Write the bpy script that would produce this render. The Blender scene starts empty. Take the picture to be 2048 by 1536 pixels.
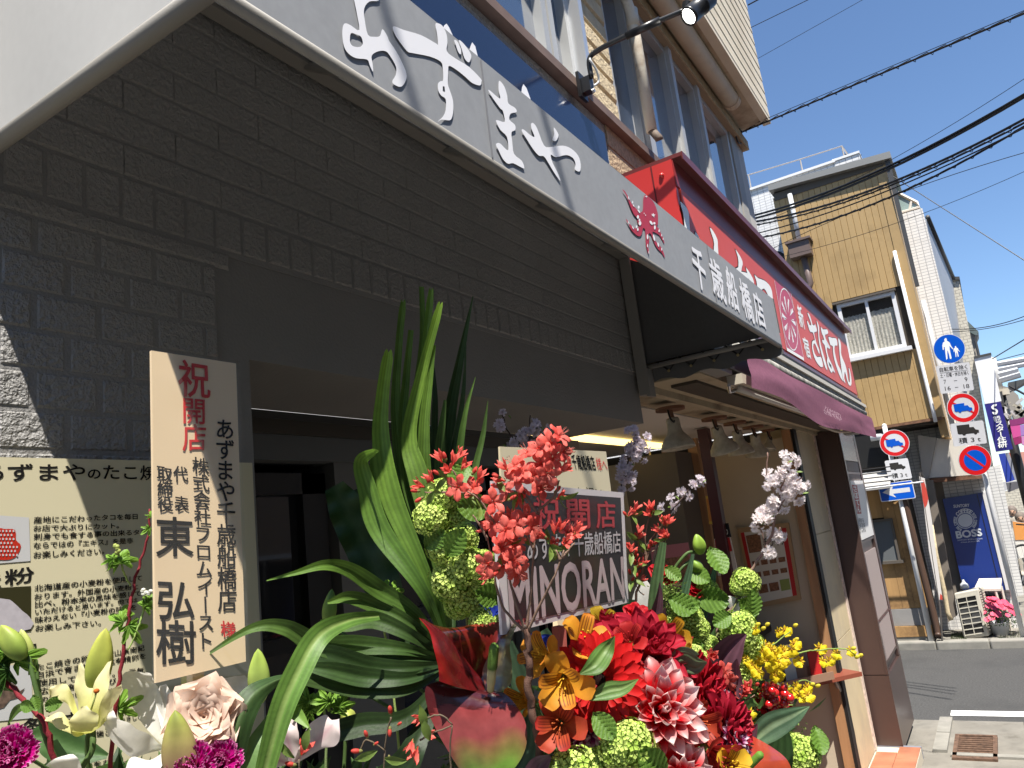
import bpy, bmesh, math, random
from mathutils import Vector, Matrix, noise
from mathutils.geometry import tessellate_polygon
V = Vector
random.seed(7)
SC = bpy.context.scene
COL = SC.collection
# ------------------------------------------------------------------ camera, sun, sky
FPX = 1500.0
CAM = V((0, -1.2, 2.05))
RM = Matrix(((0.5363457317997397, -0.10715752393917795, -0.8371681557748277),
             (-0.8359834896769136, -0.20382363888808872, -0.5094973299420006),
             (-0.11603818754104851, 0.9731254745887822, -0.19890185956532921)))
cd = bpy.data.cameras.new('camera'); cam = bpy.data.objects.new('camera', cd); COL.objects.link(cam)
cd.sensor_width = 36; cd.lens = 36 * FPX / 2048; cd.clip_start = .02; cd.clip_end = 3000
cam.matrix_world = Matrix.Translation(CAM) @ RM.to_4x4()
SC.camera = cam
SUN = V((-.36, -.33, 1)).normalized()
ELEV = math.asin(SUN.z); AZ = math.atan2(SUN.x, SUN.y)
w = bpy.data.worlds.new('World'); SC.world = w; w.use_nodes = True
wn = w.node_tree.nodes; wl = w.node_tree.links
sk = wn.new('ShaderNodeTexSky'); sk.sky_type = 'NISHITA'; sk.sun_disc = False
sk.sun_elevation = ELEV; sk.sun_rotation = AZ % (2 * math.pi); sk.air_density = 1.0; sk.dust_density = .05; sk.ozone_density = 6.0
bg = wn['Background']; wl.new(sk.outputs[0], bg.inputs[0]); bg.inputs[1].default_value = .088
sd = bpy.data.lights.new('sun', 'SUN'); sd.energy = 4.9; sd.angle = math.radians(.5); sd.color = (1, .95, .87)
so = bpy.data.objects.new('sun', sd); COL.objects.link(so); so.rotation_euler = SUN.to_track_quat('Z', 'Y').to_euler()
SC.view_settings.view_transform = 'Standard'; SC.view_settings.look = 'None'
SC.view_settings.exposure = 1.06; SC.view_settings.gamma = 1; SC.view_settings.use_curve_mapping = False
SC.cycles.max_bounces = 8; SC.cycles.use_denoising = True

# ------------------------------------------------------------------ pixels of the photo to points of the place
def ray(px, py): return RM @ V((px - 1024, -(py - 768), -FPX))
def at(px, py, ax, val):                      # the point of the plane axis=val seen at that pixel
    r = ray(px, py); t = (val - CAM[ax]) / r[ax]; return CAM + r * t
def pt(px, py, d): return CAM + ray(px, py) * (d / FPX)      # the point d metres deep
def onpl(px, py, p, n):
    r = ray(px, py); return CAM + r * ((p - CAM).dot(n) / r.dot(n))
def cdir(x, y, z): return (RM @ V((x, y, z))).normalized()
def crop(ox, oy, s): return lambda x, y: (ox + x * s, oy + y * s)

# ------------------------------------------------------------------ materials
def srgb(r, g=None, b=None):
    if g is None: r, g, b = r
    f = lambda c: (c / 255 / 12.92 if c <= 10 else ((c / 255 + .055) / 1.055) ** 2.4)
    return (f(r), f(g), f(b))
MATS = {}
def mat(name, c=(.5, .5, .5), rough=.6, metal=0., spec=.4, var=.0, vs=3., bump=0., bs=40., bump2=0., bs2=300., emit=None, es=1., stain=None, ss=1.5, sheen=0, coat=0, streak=0):
    if name in MATS: return MATS[name]
    m = bpy.data.materials.new(name); m.use_nodes = True; MATS[name] = m
    n = m.node_tree.nodes; l = m.node_tree.links; p = n['Principled BSDF']
    p.inputs['Base Color'].default_value = (*c, 1); p.inputs['Roughness'].default_value = rough
    p.inputs['Metallic'].default_value = metal; p.inputs['Specular IOR Level'].default_value = spec
    p.inputs['Coat Weight'].default_value = coat; p.inputs['Coat Roughness'].default_value = .08
    if emit: p.inputs['Emission Color'].default_value = (*emit, 1); p.inputs['Emission Strength'].default_value = es
    geo = n.new('ShaderNodeNewGeometry')
    out = None
    if var or stain:
        out = n.new('ShaderNodeRGB'); out.outputs[0].default_value = (*c, 1); out = out.outputs[0]
        if var:
            t = n.new('ShaderNodeTexNoise'); t.inputs['Scale'].default_value = vs; t.inputs['Detail'].default_value = 6
            if streak:
                mp = n.new('ShaderNodeMapping'); mp.inputs['Scale'].default_value = (1, 1, streak)
                l.new(geo.outputs['Position'], mp.inputs[0]); l.new(mp.outputs[0], t.inputs['Vector'])
            else: l.new(geo.outputs['Position'], t.inputs['Vector'])
            mr = n.new('ShaderNodeMapRange'); mr.inputs[1].default_value = .3; mr.inputs[2].default_value = .7
            mr.inputs[3].default_value = 1 - var; mr.inputs[4].default_value = 1 + var
            l.new(t.outputs[0], mr.inputs[0])
            mx = n.new('ShaderNodeVectorMath'); mx.operation = 'SCALE'; l.new(out, mx.inputs[0]); l.new(mr.outputs[0], mx.inputs['Scale']); out = mx.outputs[0]
        if stain:
            t = n.new('ShaderNodeTexNoise'); t.inputs['Scale'].default_value = ss; t.inputs['Detail'].default_value = 9; t.inputs['Roughness'].default_value = .7
            l.new(geo.outputs['Position'], t.inputs['Vector'])
            mr = n.new('ShaderNodeMapRange'); mr.inputs[1].default_value = .5; mr.inputs[2].default_value = .68; l.new(t.outputs[0], mr.inputs[0])
            mx = n.new('ShaderNodeMix'); mx.data_type = 'RGBA'; l.new(mr.outputs[0], mx.inputs[0]); l.new(out, mx.inputs[6]); mx.inputs[7].default_value = (*stain, 1); out = mx.outputs[2]
        l.new(out, p.inputs['Base Color'])
    if bump:
        t = n.new('ShaderNodeTexNoise'); t.inputs['Scale'].default_value = bs; t.inputs['Detail'].default_value = 3
        l.new(geo.outputs['Position'], t.inputs['Vector'])
        b = n.new('ShaderNodeBump'); b.inputs['Strength'].default_value = min(1, .35 + bump * 60); b.inputs['Distance'].default_value = bump; l.new(t.outputs[0], b.inputs['Height'])
        last = b
        if bump2:
            t2 = n.new('ShaderNodeTexNoise'); t2.inputs['Scale'].default_value = bs2; l.new(geo.outputs['Position'], t2.inputs['Vector'])
            b2 = n.new('ShaderNodeBump'); b2.inputs['Strength'].default_value = .5; b2.inputs['Distance'].default_value = bump2
            l.new(t2.outputs[0], b2.inputs['Height']); l.new(b.outputs[0], b2.inputs['Normal']); last = b2
        l.new(last.outputs[0], p.inputs['Normal'])
    return m
def flora(name, rough=.5, transl=.3, spec=.3, bump=0, bs=200, coat=0, cv=1.):      # colour from the mesh, light also through the petal
    if name in MATS: return MATS[name]
    m = bpy.data.materials.new(name); m.use_nodes = True; MATS[name] = m
    n = m.node_tree.nodes; l = m.node_tree.links; p = n['Principled BSDF']
    a = n.new('ShaderNodeVertexColor'); a.layer_name = 'Col'
    geo = n.new('ShaderNodeNewGeometry')
    t = n.new('ShaderNodeTexNoise'); t.inputs['Scale'].default_value = 60; t.inputs['Detail'].default_value = 5; l.new(geo.outputs['Position'], t.inputs['Vector'])
    mr = n.new('ShaderNodeMapRange'); mr.inputs[1].default_value = .3; mr.inputs[2].default_value = .7; mr.inputs[3].default_value = 1 - .14 * cv; mr.inputs[4].default_value = 1 + .12 * cv; l.new(t.outputs[0], mr.inputs[0])
    sc = n.new('ShaderNodeVectorMath'); sc.operation = 'SCALE'; l.new(a.outputs[0], sc.inputs[0]); l.new(mr.outputs[0], sc.inputs['Scale'])
    l.new(sc.outputs[0], p.inputs['Base Color']); p.inputs['Roughness'].default_value = rough; p.inputs['Specular IOR Level'].default_value = spec
    p.inputs['Coat Weight'].default_value = coat; p.inputs['Coat Roughness'].default_value = .12
    tr = n.new('ShaderNodeBsdfTranslucent'); l.new(sc.outputs[0], tr.inputs[0])
    mx = n.new('ShaderNodeMixShader'); mx.inputs[0].default_value = transl
    l.new(p.outputs[0], mx.inputs[1]); l.new(tr.outputs[0], mx.inputs[2]); l.new(mx.outputs[0], n['Material Output'].inputs[0])
    if bump:
        t2 = n.new('ShaderNodeTexNoise'); t2.inputs['Scale'].default_value = bs; l.new(geo.outputs['Position'], t2.inputs['Vector'])
        b = n.new('ShaderNodeBump'); b.inputs['Strength'].default_value = .5; b.inputs['Distance'].default_value = bump; l.new(t2.outputs[0], b.inputs['Height']); l.new(b.outputs[0], p.inputs['Normal'])
    return m
def tilemat(name, c1, c2, mortar, w_, h_, mz=.006, ax='X', rough=.3, off=.5):
    m = mat(name, c1, rough); n = m.node_tree.nodes; l = m.node_tree.links
    geo = n.new('ShaderNodeNewGeometry'); sx = n.new('ShaderNodeSeparateXYZ'); cx = n.new('ShaderNodeCombineXYZ')
    l.new(geo.outputs['Position'], sx.inputs[0])
    add = n.new('ShaderNodeMath'); l.new(sx.outputs[0], add.inputs[0]); l.new(sx.outputs[1], add.inputs[1])
    l.new(add.outputs[0], cx.inputs[0]); l.new(sx.outputs[2], cx.inputs[1])
    b = n.new('ShaderNodeTexBrick'); b.offset = off; b.inputs['Scale'].default_value = 1; b.inputs['Brick Width'].default_value = w_; b.inputs['Row Height'].default_value = h_
    b.inputs['Mortar Size'].default_value = mz; b.inputs['Mortar Smooth'].default_value = .1; b.inputs['Color1'].default_value = (*c1, 1); b.inputs['Color2'].default_value = (*c2, 1); b.inputs['Mortar'].default_value = (*mortar, 1)
    l.new(cx.outputs[0], b.inputs['Vector']); l.new(b.outputs[0], n['Principled BSDF'].inputs['Base Color'])
    bp = n.new('ShaderNodeBump'); bp.invert = True; bp.inputs['Distance'].default_value = .004; l.new(b.outputs[1], bp.inputs['Height']); l.new(bp.outputs[0], n['Principled BSDF'].inputs['Normal'])
    return m

# ------------------------------------------------------------------ meshes and objects
class MB:
    def __init__(s): s.v = []; s.f = []; s.c = []; s.col = (1, 1, 1)
    def add(s, vs, fs, cols=None):
        o = len(s.v); s.v += [tuple(x) for x in vs]; s.f += [tuple(i + o for i in f) for f in fs]
        s.c += ([s.col] * len(vs) if cols is None else cols); return s
    def box(s, x0, x1, y0, y1, z0, z1):
        vs = [(x, y, z) for z in (z0, z1) for y in (y0, y1) for x in (x0, x1)]
        return s.add(vs, [(0, 2, 3, 1), (4, 5, 7, 6), (0, 1, 5, 4), (2, 6, 7, 3), (0, 4, 6, 2), (1, 3, 7, 5)])
    def obox(s, o, a, b, c):                         # a corner and three edges
        o, a, b, c = map(V, (o, a, b, c))
        vs = [o + a * i + b * j + c * k for k in (0, 1) for j in (0, 1) for i in (0, 1)]
        return s.add(vs, [(0, 2, 3, 1), (4, 5, 7, 6), (0, 1, 5, 4), (2, 6, 7, 3), (0, 4, 6, 2), (1, 3, 7, 5)])
    def prism(s, pts, d):                            # outline pushed along d
        pts = [V(p) for p in pts]; d = V(d); n = len(pts)
        tri = tessellate_polygon([pts])
        fs = [t for t in tri] + [(t[2] + n, t[1] + n, t[0] + n) for t in tri] + [(i, (i + 1) % n, (i + 1) % n + n, i + n) for i in range(n)]
        return s.add(pts + [p + d for p in pts], fs)
    def poly(s, pts, holes=()):
        loops = [[V(p) for p in pts]] + [[V(p) for p in h] for h in holes]
        return s.add([p for L in loops for p in L], tessellate_polygon(loops))
    def tube(s, pts, r, seg=8, cap=True, cols=None):
        pts = [V(p) for p in pts]; n = len(pts); rr = r if isinstance(r, (list, tuple)) else [r] * n
        vs = []; cc = []; up = None
        for i, p in enumerate(pts):
            t = (pts[min(i + 1, n - 1)] - pts[max(i - 1, 0)]).normalized()
            if up is None: up = t.orthogonal().normalized()
            up = (up - t * up.dot(t)); up = up.normalized() if up.length > 1e-6 else t.orthogonal().normalized()
            b = t.cross(up)
            for k in range(seg):
                a = 2 * math.pi * k / seg; vs.append(p + (up * math.cos(a) + b * math.sin(a)) * rr[i]); cc.append(cols[i] if cols else s.col)
        fs = [(i * seg + k, i * seg + (k + 1) % seg, (i + 1) * seg + (k + 1) % seg, (i + 1) * seg + k) for i in range(n - 1) for k in range(seg)]
        if cap: fs += [tuple(range(seg))[::-1], tuple(range((n - 1) * seg, n * seg))]
        return s.add(vs, fs, cc)
    def lathe(s, prof, o=(0, 0, 0), ax=(0, 0, 1), seg=20, cols=None):   # prof: (radius, height)
        o = V(o); ax = V(ax).normalized(); u = ax.orthogonal().normalized(); b = ax.cross(u); vs = []; cc = []
        for j, (r, h) in enumerate(prof):
            for k in range(seg):
                a = 2 * math.pi * k / seg; vs.append(o + ax * h + (u * math.cos(a) + b * math.sin(a)) * max(r, 1e-5)); cc.append(cols[j] if cols else s.col)
        n = len(prof)
        return s.add(vs, [(i * seg + k, i * seg + (k + 1) % seg, (i + 1) * seg + (k + 1) % seg, (i + 1) * seg + k) for i in range(n - 1) for k in range(seg)], cc)
    def ball(s, c, r, seg=8, rings=5, sc=(1, 1, 1), cols=None):
        c = V(c); vs = []
        for i in range(rings + 1):
            th = math.pi * i / rings
            for k in range(seg):
                a = 2 * math.pi * k / seg
                vs.append(c + V((math.sin(th) * math.cos(a) * r * sc[0], math.sin(th) * math.sin(a) * r * sc[1], math.cos(th) * r * sc[2])))
        return s.add(vs, [(i * seg + k, (i + 1) * seg + k, (i + 1) * seg + (k + 1) % seg, i * seg + (k + 1) % seg) for i in range(rings) for k in range(seg)])
    def grid(s, fn, nu, nv, cf=None):                # fn(u,v) with u,v in 0..1
        vs = []; cc = []
        for j in range(nv + 1):
            for i in range(nu + 1):
                vs.append(fn(i / nu, j / nv)); cc.append(cf(i / nu, j / nv) if cf else s.col)
        return s.add(vs, [(j * (nu + 1) + i, j * (nu + 1) + i + 1, (j + 1) * (nu + 1) + i + 1, (j + 1) * (nu + 1) + i) for j in range(nv) for i in range(nu)], cc)
    def mesh(s, name, m, smooth=False):
        me = bpy.data.meshes.new(name); me.from_pydata(s.v, [], s.f); me.update()
        if any(c != (1, 1, 1) for c in s.c[:200]) or len(set(s.c[:50])) > 1:
            ca = me.color_attributes.new('Col', 'FLOAT_COLOR', 'POINT')
            ca.data.foreach_set('color', [x for c in s.c for x in (c[0], c[1], c[2], 1)])
        me.materials.append(m)
        bm = bmesh.new(); bm.from_mesh(me); bmesh.ops.recalc_face_normals(bm, faces=bm.faces); bm.to_mesh(me); bm.free()
        if smooth: me.polygons.foreach_set('use_smooth', [True] * len(me.polygons))
        return me
def link(name, me, parent=None):
    o = bpy.data.objects.new(name, me); COL.objects.link(o)
    if parent is not None:
        o.parent = parent; o.matrix_parent_inverse = MWI(parent)
    return o
def WM(o): return o.matrix_basis.copy() if o.parent is None else WM(o.parent) @ o.matrix_parent_inverse @ o.matrix_basis
def MWI(p): return WM(p).inverted()
def tag(o, label=None, cat=None, group=None, kind=None):
    if label: o['label'] = label
    if cat: o['category'] = cat
    if group: o['group'] = group
    if kind: o['kind'] = kind
    return o
def thing(name, label, cat, loc=(0, 0, 0), group=None):
    o = bpy.data.objects.new(name, None); COL.objects.link(o); o.location = loc; o.empty_display_size = .05
    return tag(o, label, cat, group)
def part(name, mb, m, parent, smooth=False, **k): return tag(link(name, mb.mesh(name, m, smooth), parent), **k)
def struct(name, mb, m): return tag(link(name, mb.mesh(name, m)), kind='structure')
def bevel(o, w_=.004, seg=2):
    b = o.modifiers.new('bevel', 'BEVEL'); b.width = w_; b.segments = seg; b.limit_method = 'ANGLE'; return o
def B(*a): return MB().box(*a)

# ------------------------------------------------------------------ writing
_tc = {}
def glyphs(s, bold=0., font=None):
    bold = 0
    k = (s, bold)
    if k in _tc: return _tc[k]
    c = bpy.data.curves.new('t', 'FONT'); c.body = s; c.size = 1; c.offset = bold; c.resolution_u = 3
    o = bpy.data.objects.new('t', c); COL.objects.link(o)
    me = bpy.data.meshes.new_from_object(o.evaluated_get(bpy.context.evaluated_depsgraph_get()))
    vs = [v.co.copy() for v in me.vertices]; fs = [tuple(p.vertices) for p in me.polygons]
    bpy.data.objects.remove(o); bpy.data.curves.remove(c); bpy.data.meshes.remove(me)
    _tc[k] = (vs, fs); return _tc[k]
def refbox():
    vs, _ = glyphs('国'); return min(v.x for v in vs), max(v.x for v in vs), min(v.y for v in vs), max(v.y for v in vs)
def heavier(mb, out, fs, ux, uy, bold):                         # strokes thickened with shifted copies, each a hair lower
    mb.add(out, fs)
    if bold > 0:
        n = ux.cross(uy).normalized()
        if n.dot(CAM - out[0]) < 0: n = -n
        for k, (a, b) in enumerate(((1, 0), (-1, 0), (0, 1), (0, -1), (.7, .7), (-.7, .7), (.7, -.7), (-.7, -.7))): mb.add([p + ux * (a * bold) + uy * (b * bold) - n * (.00004 * (k + 1)) for p in out], fs)
def line_to(mb, s, tl, tr, bl, br=None, bold=0., em=False):     # a line of text stretched into four corners
    vs, fs = glyphs(s, bold); tl, tr, bl = V(tl), V(tr), V(bl); br = V(br) if br is not None else tr + bl - tl
    if not vs: return
    x0, x1 = min(v.x for v in vs), max(v.x for v in vs); y0, y1 = min(v.y for v in vs), max(v.y for v in vs)
    if em: rx0, rx1, y0, y1 = refbox()
    out = []
    for v in vs:
        u = (v.x - x0) / (x1 - x0); t = (v.y - y0) / (y1 - y0)
        out.append((bl * (1 - u) + br * u) * (1 - t) + (tl * (1 - u) + tr * u) * t)
    heavier(mb, out, fs, (tr - tl) / (x1 - x0), (tl - bl) / (y1 - y0), bold)
def col_to(mb, s, tl, tr, bl, br, bold=0., gap=.08):            # vertical writing, one character under another
    rx0, rx1, ry0, ry1 = refbox(); n = len(s); tl, tr, bl, br = map(V, (tl, tr, bl, br))
    for i, ch in enumerate(s):
        if ch in ' 　': continue
        vs, fs = glyphs(ch, bold)
        a, b = i / n, (i + 1 - gap) / n
        cx = (min(v.x for v in vs) + max(v.x for v in vs)) / 2; cy = (min(v.y for v in vs) + max(v.y for v in vs)) / 2
        out = []
        for v in vs:
            if ch in 'ー-': u = .5 + (v.y - cy) / (ry1 - ry0); t = .5 + (v.x - cx) / (rx1 - rx0)
            else: u = .5 + (v.x - cx) / (rx1 - rx0); t = (v.y - ry0) / (ry1 - ry0)
            w_ = a + (b - a) * (1 - t)
            L = tl.lerp(bl, w_); R = tr.lerp(br, w_); out.append(L.lerp(R, u))
        heavier(mb, out, fs, tr - tl, (tl - bl) / n, bold)
def trace(mb, polys, C, P):                                     # outlines read off a crop C, laid on the plane P(px,py)
    for pl in polys:
        holes = []
        if isinstance(pl[0][0], (list, tuple)): holes = pl[1:]; pl = pl[0]
        mb.poly([P(*C(*q)) for q in pl], [[P(*C(*q)) for q in h] for h in holes])
def smooth_loop(p, k=3):                                        # rounds a hand-read outline
    n = len(p); out = []
    for i in range(n):
        a, b, c, d = (V((*p[(i + j) % n], 0)) for j in (-1, 0, 1, 2))
        for q in range(k):
            t = q / k
            r = .5 * ((2 * b) + (c - a) * t + (2 * a - 5 * b + 4 * c - d) * t * t + (3 * b - a - 3 * c + d) * t ** 3)
            out.append((r.x, r.y))
    return out
def spline(P, n=12):
    P = [V(p) for p in P]; out = []
    for i in range(len(P) - 1):
        a = P[i - 1] if i else P[0] * 2 - P[1]; b = P[i]; c = P[i + 1]; d = P[i + 2] if i + 2 < len(P) else c * 2 - b
        for q in range(n):
            t = q / n; out.append(.5 * ((2 * b) + (c - a) * t + (2 * a - 5 * b + 4 * c - d) * t * t + (3 * b - a - 3 * c + d) * t ** 3))
    out.append(P[-1]); return out
# ================================================================== the ground
asph = mat('asphalt', (.062, .061, .059), .9, var=.35, vs=60, bump=.003, bs=160, stain=(.045, .045, .044), ss=.8)
conc = mat('pavement_concrete', (.20, .187, .16), .9, var=.25, vs=6, bump=.002, bs=90, stain=(.13, .12, .10), ss=3)
kerbm = mat('kerb_concrete', (.25, .24, .21), .85, var=.14, vs=9, bump=.002, bs=120, stain=(.28, .26, .23), ss=5)
whitep = mat('road_paint', (.75, .75, .72), .7, var=.08, vs=20)
struct('ground', MB().add([(-400, -400, -.03), (600, -400, -.03), (600, 400, -.03), (-400, 400, -.03)], [(0, 1, 2, 3)]), mat('far_ground', (.2, .19, .18), .9, var=.1))
struct('road', MB().add([(-60, -5.2, 0), (120, -5.2, 0), (120, -1.02, 0), (-60, -1.02, 0)], [(0, 1, 2, 3)]), asph)
struct('side_street', MB().add([(8.02, -1.02, 0), (11.42, -1.02, 0), (11.42, 30, 0), (8.02, 30, 0)], [(0, 1, 2, 3)]), asph)
struct('pavement', MB().box(-60, 8.0, -1.0, 0.3, -.03, .012), conc)
struct('pavement', MB().box(11.6, 60, -1.3, 2.6, -.03, .05), conc)
struct('opposite_pavement', MB().box(-60, 120, -6.4, -5.2, -.03, .1), conc)
k = MB()
for i in range(2): k.box(7.05 + i * .5, 7.53 + i * .5, -.47, -.37, .012, .035)
k.box(6.95, 7.02, -1.0, -.5, .012, .03)
tag(link('kerb', k.mesh('kerb', kerbm)), kind='structure')
far = tag(bpy.data.objects.new('far_kerb', None), kind='structure'); COL.objects.link(far); far.location = (11.45, 0, 0)
for i in range(5): bevel(part('kerb_stone', B(11.42, 11.58, -1.35 + i * .6, -1.35 + i * .6 + .593, -.02, .1), kerbm, far), .02, 2)
def white(x0, x1, y0, y1): return MB().add([(x0, y0, .004), (x1, y0, .004), (x1, y1, .004), (x0, y1, .004)], [(0, 1, 2, 3)])
struct('stop_line', white(8.2, 8.38, -3.6, -.44), whitep)
struct('edge_line', white(11.1, 60, -1.75, -1.63), whitep)
# drain grating in its concrete apron
g = thing('drain_grating', 'rusty steel grating set in the concrete apron beside the brown pillar', 'drain', (7.3, -.78, .012))
rust = mat('rusty_steel', (.12, .07, .045), .8, var=.4, vs=30)
part('frame', MB().box(6.88, 7.52, -.81, -.78, .012, .03).box(6.88, 7.52, -.54, -.51, .012, .03).box(6.88, 6.91, -.78, -.54, .012, .03).box(7.49, 7.52, -.78, -.54, .012, .03), rust, g)
for i in range(10): part('bar', B(6.93 + i * .056, 6.955 + i * .056, -.78, -.54, .013, .025), rust, g)
# terracotta step of the shop next door
tp = mat('terracotta', (.38, .15, .085), .45, var=.25, vs=5, bump=.0006, bs=200)
step = tag(bpy.data.objects.new('tiled_step', None), kind='structure'); COL.objects.link(step); step.location = (5, -.3, 0)
part('mortar_bed', B(3.1, 6.86, -.315, .0, .0, .092), mat('mortar', (.5, .45, .36), .9), step)
part('step_edge', B(6.865, 6.9, -.315, .0, .0, .098), mat('step_edge_grey', (.2, .21, .25), .5), step)
tm = B(0, .296, 0, .146, 0, .008).mesh('tile', tp)
n_ = 0
for i in range(12):
    for j in range(2):
        x = 6.862 - .3 * (i + 1) - (.15 if j % 2 else 0)
        o = link('tile', tm, step); o.location = (x, -.312 + j * .15, .092); o.rotation_euler = (0, 0, 0); o.scale = (1 if j % 2 == 0 or i else 1, 1, 1 + .08 * ((i * 7 + j * 3) % 3))

# ================================================================== our shop: painted brick wall, navy board, upper floor
grey = mat('dark_grey_wall_paint', (.27, .262, .25), .5, spec=.45, bump=.010, bs=110, bump2=.005, bs2=300, var=.06, vs=4)
greysm = mat('dark_grey_plaster', (.215, .208, .198), .55, spec=.4, bump=.003, bs=150, var=.05, vs=4)
shop = thing('takoyaki_shop', 'two storey shop with dark grey painted brick front below and beige stone piers above', 'shop', (1.5, .1, 0))
wl_ = MB(); wl_.box(-1.5, .98, .008, .4, 0, 3.82).box(.98, 3.03, .008, .4, 2.462, 3.82); part('wall', wl_, greysm, shop)
part('joint_mortar', MB().box(-1.5, .905, .0055, .0075, 2.1, 2.67).box(-1.5, 3.03, .0055, .0075, 2.672, 3.3), mat('joint_grey', (.24, .233, .224), .6, bump=.004, bs=200), shop)
part('wall_end', B(2.96, 3.03, .41, 1.6, 0, 2.462), mat('partition_dark', (.02, .018, .016), .5), shop)
part('end_frame', B(2.93, 3.03, .33, .405, 0, 2.44), mat('frame_beige', (.30, .25, .18), .5), shop)
def brickrow(z0, z1, x0, x1, ln, gap, first=0., gz=.006, th=.009):
    me = None; x = x0 + first
    h = z1 - z0; e = min(.004, th); ex = min(e, gap); a, b_, c_, d_ = gap / 2, ln - gap / 2, gz / 2, h - gz / 2
    me = MB().add([(a - ex * .5, th, c_ - e * .5), (b_ + ex * .5, th, c_ - e * .5), (b_ + ex * .5, th, d_ + e * .5), (a - ex * .5, th, d_ + e * .5), (a + ex, 0, c_ + e), (b_ - ex, 0, c_ + e), (b_ - ex, 0, d_ - e), (a + ex, 0, d_ - e)], [(4, 5, 6, 7), (0, 1, 5, 4), (1, 2, 6, 5), (2, 3, 7, 6), (3, 0, 4, 7)]).mesh('brick', grey)
    while x < x1 - .02:
        o = link('brick', me, shop); e = min(x + ln, x1)
        o.location = (x, .008 - th + random.uniform(-.0005, .0005), z0); o.scale = ((e - x) / ln, 1, 1)
        o.modifiers  # shared mesh
        x += ln
z = 2.642 + .0; rows = [2.642 - .0635 * i for i in range(-0, 9)]
for i, zr in enumerate(rows[:-1]):
    brickrow(rows[i + 1], zr, -.3 if 1 else 0, .905, .1025, .008, -(.0 if i % 2 else .051), .0055, .0045)
brickrow(2.642, 2.676, -.3, .94, .62, .004, 0, .004, .006)
brickrow(2.682, 2.768, .07, 3.03, .0645, .005, 0, .004, .006)
zz = 2.770
for i in range(9):
    brickrow(zz, zz + .0655 if i < 8 else 3.30, -.1, 3.03, .205, .0008, -.05 * (i % 2) * 2, .004, .006); zz += .0655
# recess behind the counter opening
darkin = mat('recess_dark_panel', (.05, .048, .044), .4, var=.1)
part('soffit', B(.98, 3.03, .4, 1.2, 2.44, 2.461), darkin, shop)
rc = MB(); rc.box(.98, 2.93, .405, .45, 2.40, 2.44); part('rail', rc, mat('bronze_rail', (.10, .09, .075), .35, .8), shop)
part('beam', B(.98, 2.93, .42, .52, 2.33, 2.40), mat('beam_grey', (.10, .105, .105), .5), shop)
fr = mat('black_frame', (.012, .011, .010), .3, spec=.5)
pillm = mat('inner_pillar_grey', (.13, .13, .125), .6)
part('inner_pillar', B(1.62, 1.80, .44, .62, 0, 2.33), pillm, shop)
part('inner_pillar', B(2.55, 2.68, .44, .62, 0, 2.33), pillm, shop)
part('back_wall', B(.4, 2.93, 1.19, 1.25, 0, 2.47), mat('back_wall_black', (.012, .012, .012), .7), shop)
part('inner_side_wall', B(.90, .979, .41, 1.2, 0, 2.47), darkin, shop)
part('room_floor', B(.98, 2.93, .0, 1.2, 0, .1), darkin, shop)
gl = mat('window_glass_dark', (.02, .02, .022), .03, spec=.9)
for x0, x1 in ((1.0, 1.6), (1.82, 2.53)):
    wp = part('window', MB().box(x0, x0 + .05, .46, .52, .9, 2.30).box(x1 - .09, x1, .46, .52, .9, 2.30).box(x0, x1, .46, .52, 2.24, 2.30).box(x0, x1, .46, .52, 1.82, 1.86).box(x0, x1, .46, .52, .9, .96), fr, shop)
    part('pane', B(x0 + .05, x1 - .09, .49, .495, .96, 2.24), gl, wp)
part('counter', B(1.0, 2.93, .1, .46, .9, .95), fr, shop)
part('counter_front', B(1.0, 2.93, .12, .2, .1, .9), pillm, shop)
part('base_wall', B(-1.4, .97, -.012, .006, 0, .35), mat('plinth', (.2, .2, .19), .8), shop)
part('side_bracket', B(-1.42, -1.3, -.1, .0, 2.1, 2.2), fr, shop)

# navy board over the awning
nv = thing('navy_sign_board', 'glossy navy board with white brush letters just above the grey awning', 'sign', (1.5, 0, 3.5))
part('board', B(-.6, 3.02, -.022, .006, 3.31, 3.825), mat('navy_gloss', (.012, .022, .06), .14, spec=.6), nv)
white_print = mat('white_print', (.78, .78, .8), .5)
C2 = crop(500, 0, .3418); C5 = crop(1150, 300, .29297)
Pn = lambda x, y: at(x, y, 1, -.0235)
m = MB(); trace(m, [[(1120, 190), (1135, 150), (1150, 138), (1165, 160), (1190, 215), (1200, 260), (1130, 230)], [(1270, 330), (1290, 270), (1300, 247), (1318, 270), (1333, 330), (1330, 380), (1270, 360)], [(1585, 560), (1592, 510), (1600, 492), (1618, 515), (1640, 575), (1650, 620), (1590, 590)]], C2, Pn)
part('lettering', m, white_print, nv)

# pebble-dash band and everything of the upper floor
peb = mat('white_pebbledash', (.36, .34, .32), .9, bump=.012, bs=75, bump2=.004, bs2=200, var=.3, vs=90)
tan = mat('tan_pebbledash', (.42, .31, .20), .9, bump=.012, bs=60, bump2=.004, bs2=180, var=.22, vs=70)
up = shop
part('gravel_band', B(-1.5, 3.06, .012, .4, 3.82, 3.925), peb, up)
part('gravel_band', B(3.031, 3.12, .013, .4, 2.7, 3.925), peb, up)
for i in range(11): part('tan_block', B(3.122, 6.1, .006 + .003 * (i % 2), .4, 2.72 + i * .11, 2.824 + i * .11), tan, up)
part('tan_wall', B(3.12, 6.12, .016, .41, 2.7, 3.93), mat('tan_joint', (.2, .14, .09), .9), up)
brn = mat('brown_sill_metal', (.17, .115, .09), .55, var=.15, vs=12)
part('sill', B(-1.5, 3.9, -.035, .38, 3.93, 3.975), brn, up)
part('sill', B(3.902, 6.15, -.03, .38, 3.93, 3.97), brn, up)
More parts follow.
